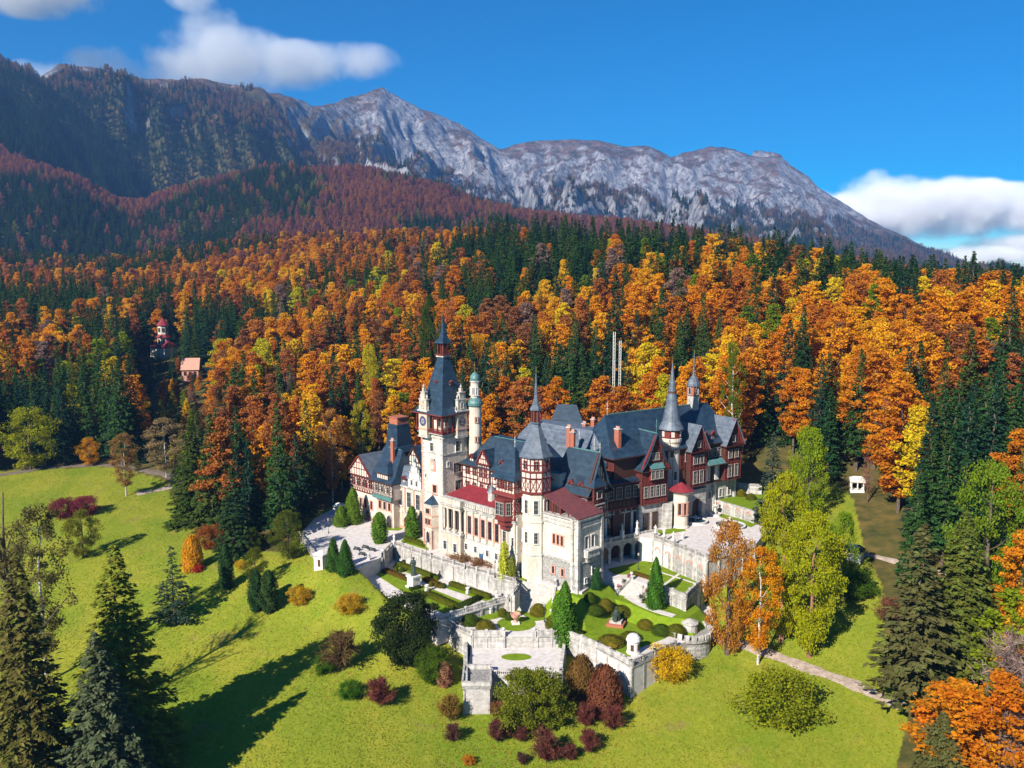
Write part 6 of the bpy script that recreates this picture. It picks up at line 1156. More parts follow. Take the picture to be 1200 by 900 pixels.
proto('larch', [m_broad(28, 5.6, 150, 160, 240 + i, zb=.10, top=.40, ls=.38, flat=.8, clr=.25, weep=.35, hollow=.35) for i in range(3)], [m_trunk(28, .45, 14, 'bark_red', 10, .2, .9, 4)])
proto('bare', [m_bare(18, 5.5, 250 + i, 1500) for i in range(2)], [m_trunk(18, .26, 16, 'bark', 12, .15, .85, 5)])
ell = lambda R_, p=.55, b=.12: (lambda t: R_ * max(.02, math.sin(math.pi * min(1, b + (1 - b) * t)) ** p))
cone = lambda R_: (lambda t: R_ * (min(1, .75 + 2 * t)) * max(.02, (1 - t) ** .62))
proto('thuja', [m_dense(10, cone(1.9), 5200, .34, 300 + i, lumps=.8) for i in range(2)], [m_trunk(3, .16, 17, 'bark', 0)])
proto('cypress', [m_dense(10, ell(1.15, .5), 3600, .34, 310, lumps=.6)], [m_trunk(3, .14, 17, 'bark', 0)])
proto('ball', [m_dense(2, lambda t: 1.25 * math.sqrt(max(.002, 1 - (t * 1.02 - .25) ** 2 / .6)) if t < 1 else .02, 2600, .16, 320 + i, 'leaf', 0, .05) for i in range(2)], [m_trunk(.6, .08, 17, 'bark', 0)])
proto('bush', [m_broad(4, 3.2, 80, 140, 330 + i, zb=.02, top=.45, ls=.22, flat=.8, clr=.30, hollow=.3) for i in range(3)], [m_trunk(2.4, .12, 18, 'bark', 6, .1, .8, 2.6)])
proto('twig_bush', [m_bare(4, 2.4, 360 + i, 2600) for i in range(2)], [m_trunk(2, .08, 18, 'bark', 8, .1, .8, 2.0)])
proto('evergreen_shrub', [m_broad(9, 6.0, 140, 150, 340, zb=.03, top=.45, ls=.34, flat=.6, clr=.24, hollow=.3)], [m_trunk(6, .25, 19, 'bark', 7, .1, .8, 4)])
REFH = dict(spruce=26, big_spruce=30, pine=20, beech=27, round=15, airy=20, larch=28, bare=18, thuja=10, cypress=10, ball=2, bush=4, twig_bush=4, evergreen_shrub=9)
NAMES = dict(spruce='spruce_tree', big_spruce='spruce_tree', pine='pine_tree', beech='beech_tree', round='maple_tree', airy='birch_tree', larch='larch_tree', bare='bare_tree', thuja='thuja_tree', cypress='cypress_tree', ball='topiary_ball', bush='bush', twig_bush='bush', evergreen_shrub='evergreen_shrub')
CATS = dict(twig_bush='bush', ball='topiary', bush='bush', evergreen_shrub='shrub')
TREES = []
def tree(k, x, y, z, h, w_, col, label, group=None, seed=0, rz=None, name=None):
    """k: build, h: height, w_: width factor relative to the height"""
    cr, tr = PROTO[k]; s = h / REFH[k]; t = empty(name or NAMES[k], (x, y, z), label, CATS.get(k, 'tree'), group)
    rz = random.uniform(0, 6.28) if rz is None else rz
    for nm, me in (('trunk', tr[seed % len(tr)]), ('crown', cr[seed % len(cr)])):
        o = link(nm, me, t); o.scale = (s * w_, s * w_, s) if nm == 'crown' else (s, s, s); o.rotation_euler = (0, 0, rz)
        if nm == 'crown': o.color = (*col, 1)
    TREES.append((x, y)); return t

C_OR = [(.62, .25, .012), (.68, .31, .014), (.55, .20, .014), (.70, .37, .016), (.48, .17, .02)]
C_RU = [(.36, .13, .035), (.29, .12, .045), (.44, .16, .035)]
C_YE = [(.72, .44, .018), (.66, .48, .02), (.50, .44, .018)]
C_GR = [(.022, .062, .018), (.034, .078, .018), (.018, .050, .026), (.055, .085, .016)]
C_PU = [(.30, .115, .085), (.25, .10, .10), (.38, .15, .075), (.42, .18, .05)]
C_YG = [(.22, .27, .012), (.16, .22, .012)]
# ---- trees and shrubs one can tell apart: build, base pixel, top pixel row, width px, colour, label
SPEC = [
 ('big_spruce', 42, 985, 652, 118, (.11, .10, .024), 'huge dark olive spruce with rusty cones filling the lower left corner'),
 ('big_spruce', 148, 905, 640, 120, (.16, .18, .02), 'tall yellow-green spruce at the lower left, right of the darker giant in the corner'),
 ('big_spruce', 125, 968, 742, 112, (.085, .105, .05), 'grey-green spruce in front of the yellow-green one, cut by the bottom edge'),
 ('bare', 25, 900, 560, 120, (.16, .12, .06), 'thin half-bare tree at the left edge above the giant spruce'),
 ('airy', 55, 800, 592, 80, (.17, .15, .04), 'sparse brown-green birch at the left edge behind the giant spruce'),
 ('pine', 205, 735, 640, 46, (.03, .055, .035), 'small blue-green pine standing alone on the left lawn'),
 ('round', 98, 655, 598, 46, (.15, .15, .014), 'olive leaning shrubby tree right of the purple bushes'),
 ('airy', 148, 582, 508, 42, (.30, .16, .05), 'bronze thin-crowned tree standing alone in the upper left lawn'),
 ('big_spruce', 228, 613, 493, 58, (.055, .085, .012), 'large drooping green spruce in the middle of the left lawn edge'),
 ('round', 36, 550, 478, 72, (.30, .31, .012), 'broad yellow-green maple by the road at the far left'),
 ('round', 82, 500, 424, 42, (.28, .30, .012), 'lime-yellow rounded tree between dark spruces on the far left'),
 ('airy', 158, 520, 458, 46, (.66, .37, .012), 'bright golden-yellow tree above the bronze one on the left'),
 ('round', 105, 546, 513, 28, (.56, .26, .012), 'small orange tree on the kerb of the lawn road'),
 ('airy', 131, 530, 464, 30, (.13, .21, .02), 'slim light green tree left of the golden-yellow one'),
 ('airy', 195, 560, 490, 56, (.30, .22, .10), 'pale brown half-bare tree left of the large drooping spruce'),
 ('spruce', 300, 560, 484, 36, (.016, .05, .018), 'dark green spruce behind the trees left of the forecourt'),
 ('spruce', 275, 655, 545, 50, (.028, .055, .016), 'dark green fir on the lawn edge left of the forecourt'),
 ('spruce', 332, 622, 535, 40, (.045, .095, .075), 'blue-grey spruce left of the forecourt'),
 ('airy', 304, 610, 532, 34, (.42, .32, .02), 'yellow tree between the dark fir and the blue-grey spruce'),
 ('spruce', 362, 600, 468, 36, (.04, .07, .014), 'tall narrow green spruce left of the west wing'),
 ('round', 338, 657, 598, 46, (.10, .12, .014), 'round olive thuja at the edge of the forecourt'),
 ('round', 296, 650, 618, 24, (.08, .11, .014), 'low olive bush between the fir and the round olive thuja'),
 ('round', 300, 690, 642, 30, (.12, .14, .014), 'olive rounded shrub behind the pair of dark columns'),
 ('cypress', 266, 692, 637, 15, (.022, .05, .014), 'single thin dark cypress on the left lawn'),
 ('cypress', 301, 716, 668, 17, (.022, .05, .014), 'left one of two dark columnar cypresses on the left lawn'),
 ('cypress', 316, 719, 668, 18, (.03, .055, .014), 'right one of two dark columnar cypresses on the left lawn'),
 ('ball', 226, 668, 628, 23, (.58, .27, .012), 'egg-shaped bright orange bush on the left lawn'),
 ('bush', 248, 642, 610, 20, (.28, .09, .02), 'rust-brown upright bush beside the dark fir'),
 ('bush', 232, 671, 660, 22, (.42, .03, .03), 'low red shrub at the foot of the orange bush'),
 ('bush', 283, 668, 655, 16, (.55, .36, .02), 'tiny yellow shrub left of the olive shrub'),
 ('bush', 352, 709, 684, 30, (.50, .31, .02), 'yellow bush on the lawn below the forecourt, the left one of two'),
 ('bush', 410, 721, 693, 36, (.52, .32, .02), 'yellow-orange bush on the lawn below the twin thujas, the right one of two'),
 ('bush', 75, 607, 580, 58, (.20, .04, .05), 'purple-red spreading bush on the left lawn'),
 ('bush', 100, 604, 577, 38, (.24, .045, .06), 'purple-red bush at the right end of the purple clump'),
 ('evergreen_shrub', 476, 778, 698, 88, (.035, .055, .014), 'big dark evergreen shrub left of the curved retaining wall'),
 ('thuja', 391, 668, 630, 18, (.035, .085, .012), 'left one of the twin thujas beside the forecourt steps'),
 ('thuja', 405, 673, 632, 20, (.03, .08, .012), 'right one of the twin thujas beside the forecourt steps'),
 ('cypress', 445, 636, 600, 17, (.07, .14, .012), 'trimmed green thuja column on the forecourt before the corner house'),
 ('cypress', 483, 630, 593, 15, (.07, .14, .012), 'trimmed green thuja column left of the clock tower foot'),
 ('thuja', 414, 613, 571, 22, (.09, .15, .012), 'yellow-green thuja at the left end of the west wing'),
 ('thuja', 400, 616, 592, 18, (.08, .14, .012), 'low yellow-green thuja at the far left end of the castle'),
 ('bush', 486, 622, 603, 12, (.60, .05, .04), 'bright red creeper shrub behind the thuja column by the clock tower'),
 ('thuja', 662, 741, 681, 28, (.06, .14, .012), 'triple-tipped tall thuja at the centre of the lower garden'),
 ('cypress', 654, 738, 695, 14, (.08, .16, .012), 'shorter stem hugging the triple-tipped thuja'),
 ('thuja', 768, 712, 653, 21, (.045, .12, .012), 'tall thuja cone standing on the lawn below the east court'),
 ('thuja', 699, 690, 664, 14, (.025, .07, .02), 'small dark conifer at the foot of the corner pavilion'),
 ('round', 852, 768, 612, 66, (.44, .20, .03), 'tall birch with orange-brown leaves and white trunk by the garden wall'),
 ('airy', 888, 779, 642, 60, (.60, .25, .008), 'bright orange birch beside the path'),
 ('larch', 948, 772, 598, 88, (.34, .35, .010), 'large yellow-green larch with reddish trunk right of the path'),
 ('larch', 915, 752, 552, 74, (.33, .33, .010), 'tallest yellow-green larch, behind the orange birch'),
 ('round', 985, 700, 600, 46, (.16, .25, .012), 'green drooping tree at the right shoulder of the larches'),
 ('round', 946, 610, 502, 58, (.22, .30, .010), 'bright lime-green tree above the larches'),
 ('spruce', 903, 620, 506, 42, (.05, .07, .045), 'dark grey-green spruce behind the right end of the castle'),
 ('spruce', 1070, 830, 615, 104, (.095, .095, .030), 'large grey-green spruce on the right above the path end'),
 ('big_spruce', 1120, 800, 600, 110, (.10, .12, .020), 'broad greyish spruce behind the one at the path end'),
 ('round', 1152, 720, 543, 100, (.16, .24, .015), 'broad fresh green tree at the right edge'),
 ('beech', 1120, 930, 800, 130, (.55, .20, .010), 'low orange beech in the lower right corner'),
 ('beech', 1165, 960, 790, 110, (.52, .17, .010), 'rust-orange beech cut by the lower right corner'),
 ('big_spruce', 1098, 955, 835, 80, (.10, .10, .03), 'grey-olive spruce top at the bottom right'),
 ('bare', 1172, 905, 715, 120, (.32, .22, .19), 'grey-pink bare tree at the right edge'),
 ('bare', 1200, 960, 750, 130, (.34, .24, .21), 'second grey bare tree, cut by the right edge'),
 ('bush', 912, 850, 778, 98, (.24, .26, .012), 'large rounded yellow-green bush on the right lawn below the path'),
 ('bush', 784, 797, 752, 38, (.60, .38, .012), 'bright yellow bush at the foot of the round bastion'),
 ('bush', 752, 785, 762, 34, (.30, .32, .02), 'yellow-green creeper bush on the wall left of the yellow bush'),
 ('bush', 716, 790, 752, 28, (.45, .33, .04), 'pale yellow climber growing on the outer retaining wall'),
 ('cypress', 591, 677, 634, 12, (.34, .36, .03), 'yellow-green creeper climbing the front wing near the hanging oriel'),
 ('cypress', 600, 679, 652, 11, (.14, .16, .02), 'olive conical shrub right of the yellow-green creeper'),
 ('cypress', 631, 674, 642, 14, (.50, .10, .02), 'orange-red creeper at the foot of the octagonal tower'),
 ('bush', 664, 701, 690, 16, (.12, .16, .02), 'low green shrub at the left foot of the corner pavilion'),
 ('bush', 686, 703, 692, 16, (.20, .12, .03), 'low brownish shrub at the right foot of the corner pavilion'),
 ('bush', 541, 655, 643, 14, (.22, .12, .05), 'brownish shrub at the foot of the columned porch'),
 ('bush', 566, 662, 650, 12, (.24, .12, .05), 'brownish shrub right of the blue door'),
 ('ball', 681, 815, 769, 34, (.17, .095, .025), 'left one of two big egg-shaped rusty bushes below the lower wall'),
 ('ball', 709, 830, 781, 38, (.18, .065, .032), 'right one of two big egg-shaped reddish bushes below the lower wall'),
 ('evergreen_shrub', 622, 852, 788, 92, (.16, .18, .014), 'big loose yellow-green shrub in front of the square bastion'),
 ('evergreen_shrub', 506, 800, 758, 42, (.09, .15, .012), 'green shrub left of the square bastion'),
 ('bush', 410, 818, 795, 40, (.07, .17, .012), 'flat bright green shrub on the left slope'),
 ('twig_bush', 445, 832, 789, 75, (0.180, 0.055, 0.042), 'brown-red shrub at the end of the long tree shadow'),
 ('twig_bush', 402, 788, 731, 45, (.16, .10, .04), 'brown twiggy shrub in the long tree shadow'),
 ('bush', 380, 790, 765, 70, (.07, .15, .012), 'green ground-hugging shrub in the long tree shadow'),
 ('cypress', 521, 805, 775, 16, (.20, .09, .05), 'upright brown shrub left of the square bastion'),
 ('twig_bush', 527, 848, 809, 36, (.24, .15, .03), 'brown-yellow shrub below the left bastion corner'),
 ('twig_bush', 531, 872, 844, 37, (0.128, 0.055, 0.042), 'dark purple shrub left of the bottom shrubs'),
 ('twig_bush', 583, 871, 839, 40, (0.150, 0.055, 0.042), 'maroon shrub below the bastion, left of the others'),
 ('twig_bush', 583, 845, 818, 33, (.22, .10, .045), 'pinkish-brown shrub right under the bastion tower'),
 ('twig_bush', 611, 874, 849, 39, (0.150, 0.055, 0.042), 'maroon shrub between two larger ones at the bottom centre'),
 ('twig_bush', 640, 896, 851, 69, (0.158, 0.055, 0.042), 'largest maroon shrub at the bottom centre'),
 ('twig_bush', 686, 853, 820, 45, (0.180, 0.055, 0.042), 'maroon shrub left of the twiggy pair below the rusty bushes'),
 ('twig_bush', 718, 858, 822, 42, (0.180, 0.055, 0.042), 'maroon shrub right below the reddish egg-shaped bush'),
 ('twig_bush', 690, 884, 851, 39, (0.173, 0.055, 0.042), 'lowest maroon shrub right of the bottom centre'),
 ('twig_bush', 611, 899, 879, 36, (0.120, 0.055, 0.042), 'dark maroon shrub at the bottom edge'),
 ('twig_bush', 668, 893, 868, 40, (.165, .055, .042), 'maroon shrub right of the largest one at the bottom centre'),
 ('twig_bush', 630, 868, 845, 36, (.150, .060, .042), 'maroon shrub just behind the largest one at the bottom centre'),
 ('twig_bush', 598, 858, 838, 30, (.190, .085, .042), 'brownish twiggy shrub at the left foot of the big loose shrub'),
 ('twig_bush', 700, 846, 826, 34, (.165, .060, .042), 'maroon shrub in front of the reddish egg-shaped bush'),
 ('bush', 549, 899, 884, 20, (.50, .20, .02), 'small orange shrub at the bottom edge'),
 ('twig_bush', 652, 838, 807, 45, (0.150, 0.055, 0.042), 'maroon shrub touching the big loose yellow-green shrub'),
 ('bare', 1016, 590, 520, 30, (.34, .17, .12), 'small pinkish bare tree at the right clearing'),
 ('twig_bush', 1042, 732, 694, 51, (.20, .09, .05), 'brown-pink shrub at the lower edge of the right clearing'),
 ('evergreen_shrub', 1000, 700, 668, 60, (.08, .15, .012), 'green shrub in the shade behind the larches'),
 ('airy', 856, 560, 402, 34, (.12, .17, .012), 'slender green tree rising behind the right end of the castle'),
 ('big_spruce', 936, 520, 358, 46, (.02, .05, .014), 'tall dark spruce among orange beeches right of the castle'),
 ('spruce', 720, 500, 262, 46, (.014, .04, .014), 'tallest dark fir on the ridge above the bell turret'),
 ('larch', 505, 500, 345, 34, (.05, .09, .014), 'tall narrow green spruce just left of the clock tower spire'),
 ('round', 560, 480, 392, 62, (.52, .27, .010), 'golden-orange round tree just right of the clock tower roof'),
 ('round', 435, 520, 405, 30, (.46, .40, .015), 'bright yellow tree left of the clock tower roof'),
 ('airy', 390, 590, 480, 40, (.42, .20, .05), 'brownish half-bare tree left of the corner house'),
 ('airy', 425, 560, 470, 34, (.40, .33, .02), 'yellowish thin tree behind the corner house'),
 ('round', 462, 540, 478, 30, (.24, .03, .03), 'dark red tree between the corner house and the clock tower'),
 ('beech', 650, 530, 452, 44, (.62, .36, .012), 'yellow tree behind the octagonal spire'),
]
def nearz(x, y):
    for poly, z in TERR[::-1]:
        if inpoly(np.array([x]), np.array([y]), poly)[0]: return z
    return h1(x, y)
PLATFORM_Z = {}
GRPW = {}
for k_, (k, u, vb, vt, wpx, col, lab) in enumerate(SPEC):
    x, y = G(u, vb)
    for poly, z in TERR[::-1]:
        px, py = P(u, vb, z)
        if inpoly(np.array([px]), np.array([py]), poly)[0]: x, y = px, py; break
    z = nearz(x, y); dist = math.hypot(y, CH - z)
    hh = (vb - vt) / FOC * dist * 1.02
    # solve the height so that the top meets the measured row
    lo, hi = 0.3, 60
    for _ in range(30):
        mid = (lo + hi) / 2
        if proj(x, y, z + mid)[1] > vt: lo = mid
        else: hi = mid
    hh = lo; wm = wpx / FOC * dist; me_ = PROTO[k][0][k_ % len(PROTO[k][0])]
    base_w = {'spruce': 8.4, 'big_spruce': 11.6, 'pine': 6.6, 'beech': 13.5, 'round': 16, 'airy': 10.8, 'larch': 16, 'bare': 11, 'thuja': 3.6, 'cypress': 2.3, 'ball': 2.5, 'bush': 8.8, 'twig_bush': 6.2, 'evergreen_shrub': 14.5}[k]
    wf = wm / (base_w * hh / REFH[k]); t = tree(k, x, y, z - .05, hh, wf, col, lab, seed=k_)
    if k in ('bush', 'twig_bush'): t.children[0].scale = (hh / 4 * .8,) * 3
# low clipped balls of box in the garden
from mathutils.bvhtree import BVHTree
BANKS = [BVHTree.FromPolygons([v.co[:] for v in o.data.vertices], [p.vertices[:] for p in o.data.polygons]) for o in bpy.data.objects if o.name.startswith('grass_bank')]
def bank_z(x, y, z):
    for bv in BANKS:
        h = bv.ray_cast(Vector((x, y, 30)), Vector((0, 0, -1)))
        if h[0] is not None: z = max(z, h[0].z)
    return z
for i, (u, v, h, wpx, lv, lab) in enumerate([(531, 722, 9, 18, -6, 'first and leftmost of three rounded box balls along the curved wall'), (551, 731, 10, 20, -6, 'middle one of three rounded box balls along the curved wall'), (569, 739, 11, 22, -6, 'third and largest rounded box ball along the curved wall'),
     (589, 722, 8, 11, -6, 'left one of two small box balls under the grand stairs'), (597, 726, 8, 10, -6, 'right one of two small box balls under the grand stairs'), (631, 720, 11, 20, -6, 'wide clipped ball on the lawn left of the triple-tipped thuja'), (647, 735, 12, 16, -6, 'yellowish clipped ball touching the triple-tipped thuja'),
     (691, 704, 9, 14, -6, 'clipped ball right of the small dark conifer'), (710, 714, 11, 17, -6, 'clipped ball beside the forked garden path'), (728, 719, 8, 26, -6, 'flat clipped juniper beside the forked garden path'), (697, 717, 7, 22, -6, 'low spreading juniper left of the forked path ball'),
     (716, 755, 9, 30, -6, 'low wide green shrub along the wall left of the domed kiosk'), (793, 743, 10, 22, -6, 'olive clipped ball behind the round bastion'), (775, 742, 9, 22, -6, 'green clipped mound left of the olive ball by the round bastion'), (757, 735, 8, 20, -6, 'low green mound right of the garden statue'), (739, 749, 7, 24, -6, 'low green mound just left of the domed kiosk'),
     (653, 742, 7, 14, -6, 'small dark ball at the stair head of the bastion'), (548, 714, 0, 0, 0, ''), (464, 670, 5, 6, -4, 'first tiny ball left of the tall pedestal statue'), (471, 670, 5, 6, -4, 'second tiny ball left of the tall pedestal statue'), (505, 687, 5, 6, -4, 'first tiny ball right of the tall pedestal statue'), (512, 688, 5, 6, -4, 'second tiny ball right of the tall pedestal statue'), (520, 689, 5, 6, -4, 'third tiny ball right of the tall pedestal statue'),
     (868, 583, 9, 12, 9.5, 'small round bush on the upper terrace lawn'), (880, 587, 8, 12, 9.5, 'second round bush on the upper terrace lawn')]):
    if not lab: continue
    for _ in range(8): x, y = P(u, v, lv); lv = lv * .5 + .5 * bank_z(x, y, -6) if lv <= 0 and v > 695 else lv
    hh = h / FOC * math.hypot(y, CH - lv) * 1.08; wm = wpx / FOC * math.hypot(y, CH)
    tree('ball', x, y, lv, hh, wm / (2.5 * hh / 2), [(.12, .13, .012), (.07, .11, .012), (.17, .15, .014)][i % 3], lab, seed=i)

# ---- grass blades and fallen leaves
g = np.random.default_rng(5); n = 260000; d_ = 112 + 270 * g.random(n) ** 1.4; u_ = g.uniform(-40, 1100, n); ty = (u_ - 600) / FOC; yy = d_ / np.sqrt(1 + ty * ty); xx = yy * ty; z_ = hgt(xx, yy); ok = lawnmask(xx, yy, z_)
for poly, z in TERR: ok &= ~inpoly(xx, yy, grow(poly, 1.5))
xx, yy, z_ = xx[ok], yy[ok], z_[ok]; n = len(xx); dd_ = np.hypot(xx, yy); d3 = unit(np.stack([g.normal(0, .6, n), g.normal(0, .6, n), .45 + 0 * xx], -1)); nn = rv(n, g); S = unit(np.cross(nn, d3))
tuft = tag(link('grass', leafmesh('grass', quads(np.stack([xx, yy, z_ + .06], -1), d3, S, g.uniform(.25, .6, n), g.uniform(.10, .26, n)), np.clip(.5 + .8 * fbm(xx / 9, yy / 9, 3, 2) + g.normal(0, .25, n), 0, 1), np.clip(.5 + .9 * fbm(xx / 30, yy / 30, 3, 4), 0, 1), 'leaf')), 'rough green grass of the lawns', 'grass', kind='stuff'); tuft.color = (.23, .26, .022, 1)
LT = np.array(TREES); k = g.integers(0, len(LT), 14000); a_ = g.uniform(0, 6.28, len(k)); r_ = 1 + np.abs(g.normal(0, 5, len(k))); xx = LT[k, 0] + r_ * np.cos(a_); yy = LT[k, 1] + r_ * np.sin(a_); z_ = hgt(xx, yy); ok = lawnmask(xx, yy, z_)
for poly, z in TERR: ok &= ~inpoly(xx, yy, grow(poly, .5))
xx, yy, z_ = xx[ok], yy[ok], z_[ok]; n = len(xx); nn = unit(rv(n, g) * .5 + [0, 0, 1.]); D = perp(nn, g)
lit = tag(link('fallen_leaves', leafmesh('fallen_leaves', quads(np.stack([xx, yy, z_ + .12], -1), D, np.cross(nn, D), g.uniform(.15, .4, n), g.uniform(.12, .3, n)), g.random(n), g.random(n), 'leaf')), 'brown and orange leaves lying on the lawn', 'fallen leaves', kind='stuff'); lit.color = (.34, .17, .03, 1)
# ---- the forest: hillside cover from the castle to the ridge
def mix(a, b, t): return tuple(a[i] * (1 - t) + b[i] * t for i in range(3))
FX = []
g = np.random.default_rng(42)
castle_poly = [(-66, 222), (-62, 290), (-30, 292), (10, 300), (60, 296), (84, 285), (104, 262), (104, 225), (92, 200), (40, 150), (-40, 160)]
def colour_for(kind, u, v, d, r):
    if kind in ('spruce', 'big_spruce'):
        c = C_GR[r.integers(len(C_GR))]; return tuple(x * 1.0 for x in c)
    if u < 230 and 300 < d < 450 and r.random() < .45: return (C_YE + C_YG)[r.integers(5)]
    q = r.random()
    right = np.clip((u - 480) / 250, 0, 1)
    pr = .08 + .34 * (1 - right) * np.clip((d - 300) / 500, 0, 1) + .1 * (1 - right)
    if q < pr: return C_RU[r.integers(3)]
    if q < pr + .11: return C_YE[r.integers(3)]
    if q < pr + .15: return C_YG[r.integers(2)]
    return C_OR[r.integers(5)]
def cleared(u, d): return any(abs(u - a) < c and b_ - 14 < d < b_ + 10 for a, b_, c, e_ in CLEAR)
def lowered(u, d): return .28 if any(abs(u - a) < c + 3 and b_ - e_ < d < b_ for a, b_, c, e_ in CLEAR) else 1.0
cand = []
def scatter(d0, d1, sp, u0, u1):
    """jittered polar grid with spacing sp"""
    out = []; d = d0
    while d < d1:
        n = max(1, int((u1 - u0) / FOC * d / sp)); uu = u0 + (u1 - u0) * (np.arange(n) + g.uniform(-.45, .45, n) + .5) / n
        dd = d + g.uniform(-.45, .45, n) * sp; t = (uu - 600) / FOC; y = dd / np.sqrt(1 + t * t); out.append(np.stack([y * t, y, uu, dd], -1)); d += sp * .95
    return np.concatenate(out)
near_ = scatter(120, 700, 9.0, -120, 1330); zz = hgt(near_[:, 0], near_[:, 1])
lm = lawnmask(near_[:, 0], near_[:, 1], zz); keep = ~lm & ~inpoly(near_[:, 0], near_[:, 1], castle_poly)
pu = np.array([proj(a, b_, c_) for a, b_, c_ in zip(near_[:, 0], near_[:, 1], zz)])
keep &= ~((pu[:, 1] > 890) | ((near_[:, 3] < 225) & (pu[:, 0] < 1000)))
keep &= ~((pu[:, 0] > 1000) & (pu[:, 0] < 1160) & (pu[:, 1] > 690))
keep &= ~((pu[:, 0] < 60) & (pu[:, 1] > 540) & (near_[:, 3] < 330))
near_ = near_[keep]; zz = zz[keep]; pu = pu[keep]
hid = np.zeros(len(near_))           # spruce share field
sf = fbm(near_[:, 0] / 60, near_[:, 1] / 60, 3, 61)
ridge = np.clip((near_[:, 3] / dA(near_[:, 2]) - .72) / .2, 0, 1) * np.clip((near_[:, 2] - 420) / 200, 0, 1)
psp = np.clip(.57 + .10 * ((near_[:, 2] > 1030) & (near_[:, 3] < 250)) - .22 * ((near_[:, 2] > 720) & (near_[:, 3] < 360)) + 1.5 * sf + .55 * ridge + .15 * (near_[:, 2] < 420), .05, .97)
rr_ = g.random(len(near_)); kinds = np.where(rr_ < psp, 0, 1)
pts = []
placed = np.array(TREES)
order = np.argsort(near_[:, 3]); cnt = [0, 0]
ZONES = [(140, 'at the far left'), (300, 'around the small white tower'), (440, 'left of the clock tower'), (560, 'behind the clock tower'), (700, 'behind the octagonal spire'), (830, 'behind the bell turret'), (960, 'just right of the castle'), (1080, 'on the right hillside'), (1400, 'at the right edge')]
def zone(u): return next(t for a, t in ZONES if u < a)
def cname(kind, c):
    if kind == 0: return 'dark green spruce'
    return 'rust-brown beech' if c in C_RU else 'golden-yellow beech' if c in C_YE else 'yellow-green beech' if c in C_YG else 'orange beech'
for j in order:
    x, y, u, d = near_[j]; z = zz[j]
    dmin = np.hypot(placed[:, 0] - x, placed[:, 1] - y).min()
    if dmin < 5.0: continue
    if cleared(u, d): continue
    k = kinds[j]; kn = 'spruce' if k == 0 else 'beech'; hh = (g.uniform(26, 42) if k == 0 else g.uniform(27, 38)) * (1 if d > 235 else .8) * lowered(u, d)
    if k == 0 and ridge[j] > .5: hh *= 1.1
    c = colour_for(kn, u, 0, d, g)
    if kn == 'beech' and g.random() < .05 + .0 * d: kn = 'bare'; c = (.26, .17, .13)
    inview = -20 < u < 1220 and 200 < pu[j, 1]
    if cnt[k] < 255 and inview and d < 520:
        wf = g.uniform(.8, 1.15) if k == 0 else g.uniform(.85, 1.3)
        row = 'in the first forest rows' if d < 330 else 'higher up in the forest'
        lab = ('leafless grey-brown tree' if kn == 'bare' else cname(k, c)) + ' ' + row + ' ' + zone(u)
        tree(kn, x, y, z - .3, hh, wf, c, lab, group=('spruces' if k == 0 else 'beeches') + ' ' + row + ' ' + zone(u), seed=int(g.integers(1000))); cnt[k] += 1
    else: FX.append((x, y, z - .3, 0 if k == 0 else 1, hh / 26, *c))
far = scatter(700, 1500, 9.6, -130, 1330); zf = hgt(far[:, 0], far[:, 1]); sf = fbm(far[:, 0] / 110, far[:, 1] / 110, 3, 61)
past = far[:, 3] > dA(far[:, 2]) + 120; okf = ~(past & (far[:, 2] > 560))
for (x, y, u, d), z, s, o in zip(far, zf, sf, okf):
    if not o or cleared(u, d): continue
    sp_ = g.random() < np.clip(.46 + 1.3 * s + .2 * (u < 250), .05, .95)
    if sp_: c = C_GR[g.integers(4)]
    else:
        t = np.clip((d - 700) / 700, 0, 1) * (.9 if u < 480 else .4); c = C_PU[g.integers(4)] if g.random() < t else C_RU[g.integers(3)] if g.random() < .4 else C_OR[g.integers(5)]
    FX.append((x, y, z - .5, 0 if sp_ else 1, (g.uniform(.95, 1.5) if sp_ else g.uniform(.85, 1.3)) * lowered(u, d), *c))
mid = scatter(1500, 2700, 11.0, -130, 1330); zm = hgt(mid[:, 0], mid[:, 1]); sf = fbm(mid[:, 0] / 260, mid[:, 1] / 260, 4, 63)
upz = np.clip((mid[:, 3] - 1500) / 600, 0, 1)
for (x, y, u, d), z, s in zip(mid, zm, sf):
    if d > 2250 and u > 260: continue
    if u > 640 and d < 1900: continue
    dk = d > 2230 and u < 262
    sp_ = dk or g.random() < np.clip(.36 + 3.2 * s + .3 * (u > 640), .06, .95)
    c = C_GR[g.integers(4)] if sp_ else ((.22, .24, .02) if s > .0 and g.random() < .12 else C_PU[g.integers(4)])
    FX.append((x, y, z - .5, 0 if sp_ else 1, g.uniform(.75, 1.15), *c))
bk = scatter(2650, 5300, 14.5, -130, 1330); zb_ = hgt(bk[:, 0], bk[:, 1]); e = 12.
sx = (hgt(bk[:, 0] + e, bk[:, 1]) - hgt(bk[:, 0] - e, bk[:, 1])) / (2 * e); sy = (hgt(bk[:, 0], bk[:, 1] + e) - hgt(bk[:, 0], bk[:, 1] - e)) / (2 * e); slope = np.hypot(sx, sy); sf = fbm(bk[:, 0] / 400, bk[:, 1] / 400, 4, 65)
lim = np.interp(bk[:, 2], [0, 350, 450, 600, 1000], [760, 640, 520, 400, 300])
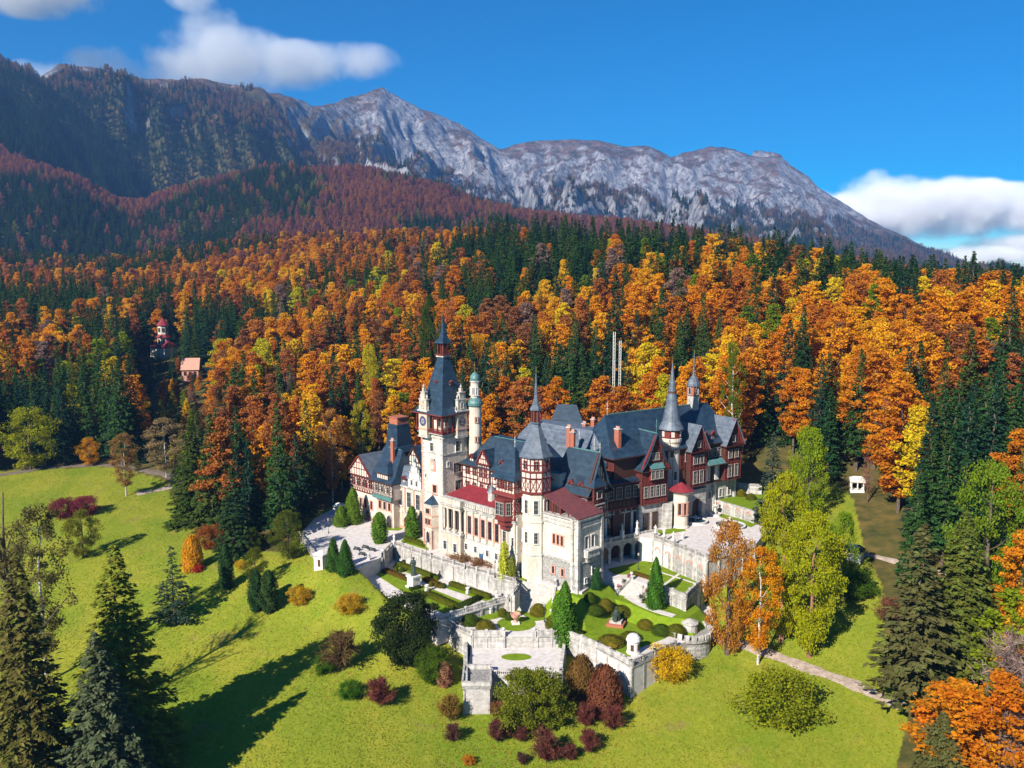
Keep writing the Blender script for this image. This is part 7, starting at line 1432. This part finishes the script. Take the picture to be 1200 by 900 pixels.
for (x, y, u, d), z, s, sl_ in zip(bk, zb_, sf, slope):
    if sl_ > np.interp(u, [380, 520], [1.7, 1.15]) + .35 * g.random() or z > np.interp(u, [0, 350, 450, 600, 1000], [840, 740, 620, 500, 420]) * (1 + .35 * s) or z < 40: continue
    if d > dC(u) - 160: continue
    sp_ = (u < 230 and d < 3000) or g.random() < .80 - .35 * (z > 520) * (u < 420) + .8 * s; c = C_GR[g.integers(4)] if sp_ else [(.34, .20, .06), (.27, .18, .06), (.22, .11, .06)][g.integers(3)]
    FX.append((x, y, z - .5, 0 if sp_ else 1, g.uniform(.8, 1.2), *c))
FX = np.array(FX); print('forest instances', len(FX), 'individual', cnt)
me = bpy.data.meshes.new('forest'); me.vertices.add(len(FX)); me.vertices.foreach_set('co', FX[:, :3].astype(np.float32).ravel())
def fattr(nm, ty, v, key='value'): a = me.attributes.new(nm, ty, 'POINT'); a.data.foreach_set(key, v)
fattr('color', 'FLOAT_COLOR', np.concatenate([FX[:, 5:8], np.ones((len(FX), 1))], 1).astype(np.float32).ravel(), 'color')
kidx = np.where(FX[:, 3] < .5, g.integers(0, 4, len(FX)), 4 + g.integers(0, 6, len(FX))).astype(np.int32)
fattr('kidx', 'INT', kidx); fattr('scl', 'FLOAT', FX[:, 4].astype(np.float32)); fattr('rz', 'FLOAT', g.uniform(0, 6.28, len(FX)).astype(np.float32)); me.update()
forest = tag(link('forest', me), 'dense mixed autumn forest covering the hills behind the castle', 'forest', kind='stuff')
ng = bpy.data.node_groups.new('forest_cover', 'GeometryNodeTree'); ng.interface.new_socket('Geometry', in_out='INPUT', socket_type='NodeSocketGeometry'); ng.interface.new_socket('Geometry', in_out='OUTPUT', socket_type='NodeSocketGeometry')
gi = ng.nodes.new('NodeGroupInput'); go = ng.nodes.new('NodeGroupOutput'); GL = ng.links.new
def nat(nm, ty): n = ng.nodes.new('GeometryNodeInputNamedAttribute'); n.data_type = ty; n.inputs[0].default_value = nm; return n.outputs[0]
def crown_obj(me_):
    for o in bpy.data.objects:
        if o.data is me_: return o
src = [crown_obj(m_) for m_ in PROTO['spruce'][0] + PROTO['beech'][0]]
comb = ng.nodes.new('ShaderNodeCombineXYZ'); GL(nat('rz', 'FLOAT'), comb.inputs[2]); kk = nat('kidx', 'INT'); sc_ = nat('scl', 'FLOAT')
join = ng.nodes.new('GeometryNodeJoinGeometry')
for i_, o in enumerate(src):
    if o is None: print('missing crown source', i_); continue
    cmp_ = ng.nodes.new('FunctionNodeCompare'); cmp_.data_type = 'INT'; cmp_.operation = 'EQUAL'; GL(kk, cmp_.inputs[2]); cmp_.inputs[3].default_value = i_
    oi = ng.nodes.new('GeometryNodeObjectInfo'); oi.transform_space = 'ORIGINAL'; oi.inputs[0].default_value = o; oi.inputs[1].default_value = False
    ip = ng.nodes.new('GeometryNodeInstanceOnPoints'); GL(gi.outputs[0], ip.inputs['Points']); GL(cmp_.outputs[0], ip.inputs['Selection']); GL(oi.outputs['Geometry'], ip.inputs['Instance']); GL(comb.outputs[0], ip.inputs['Rotation']); GL(sc_, ip.inputs['Scale']); GL(ip.outputs[0], join.inputs[0])
GL(join.outputs[0], go.inputs[0]); md = forest.modifiers.new('cover', 'NODES'); md.node_group = ng
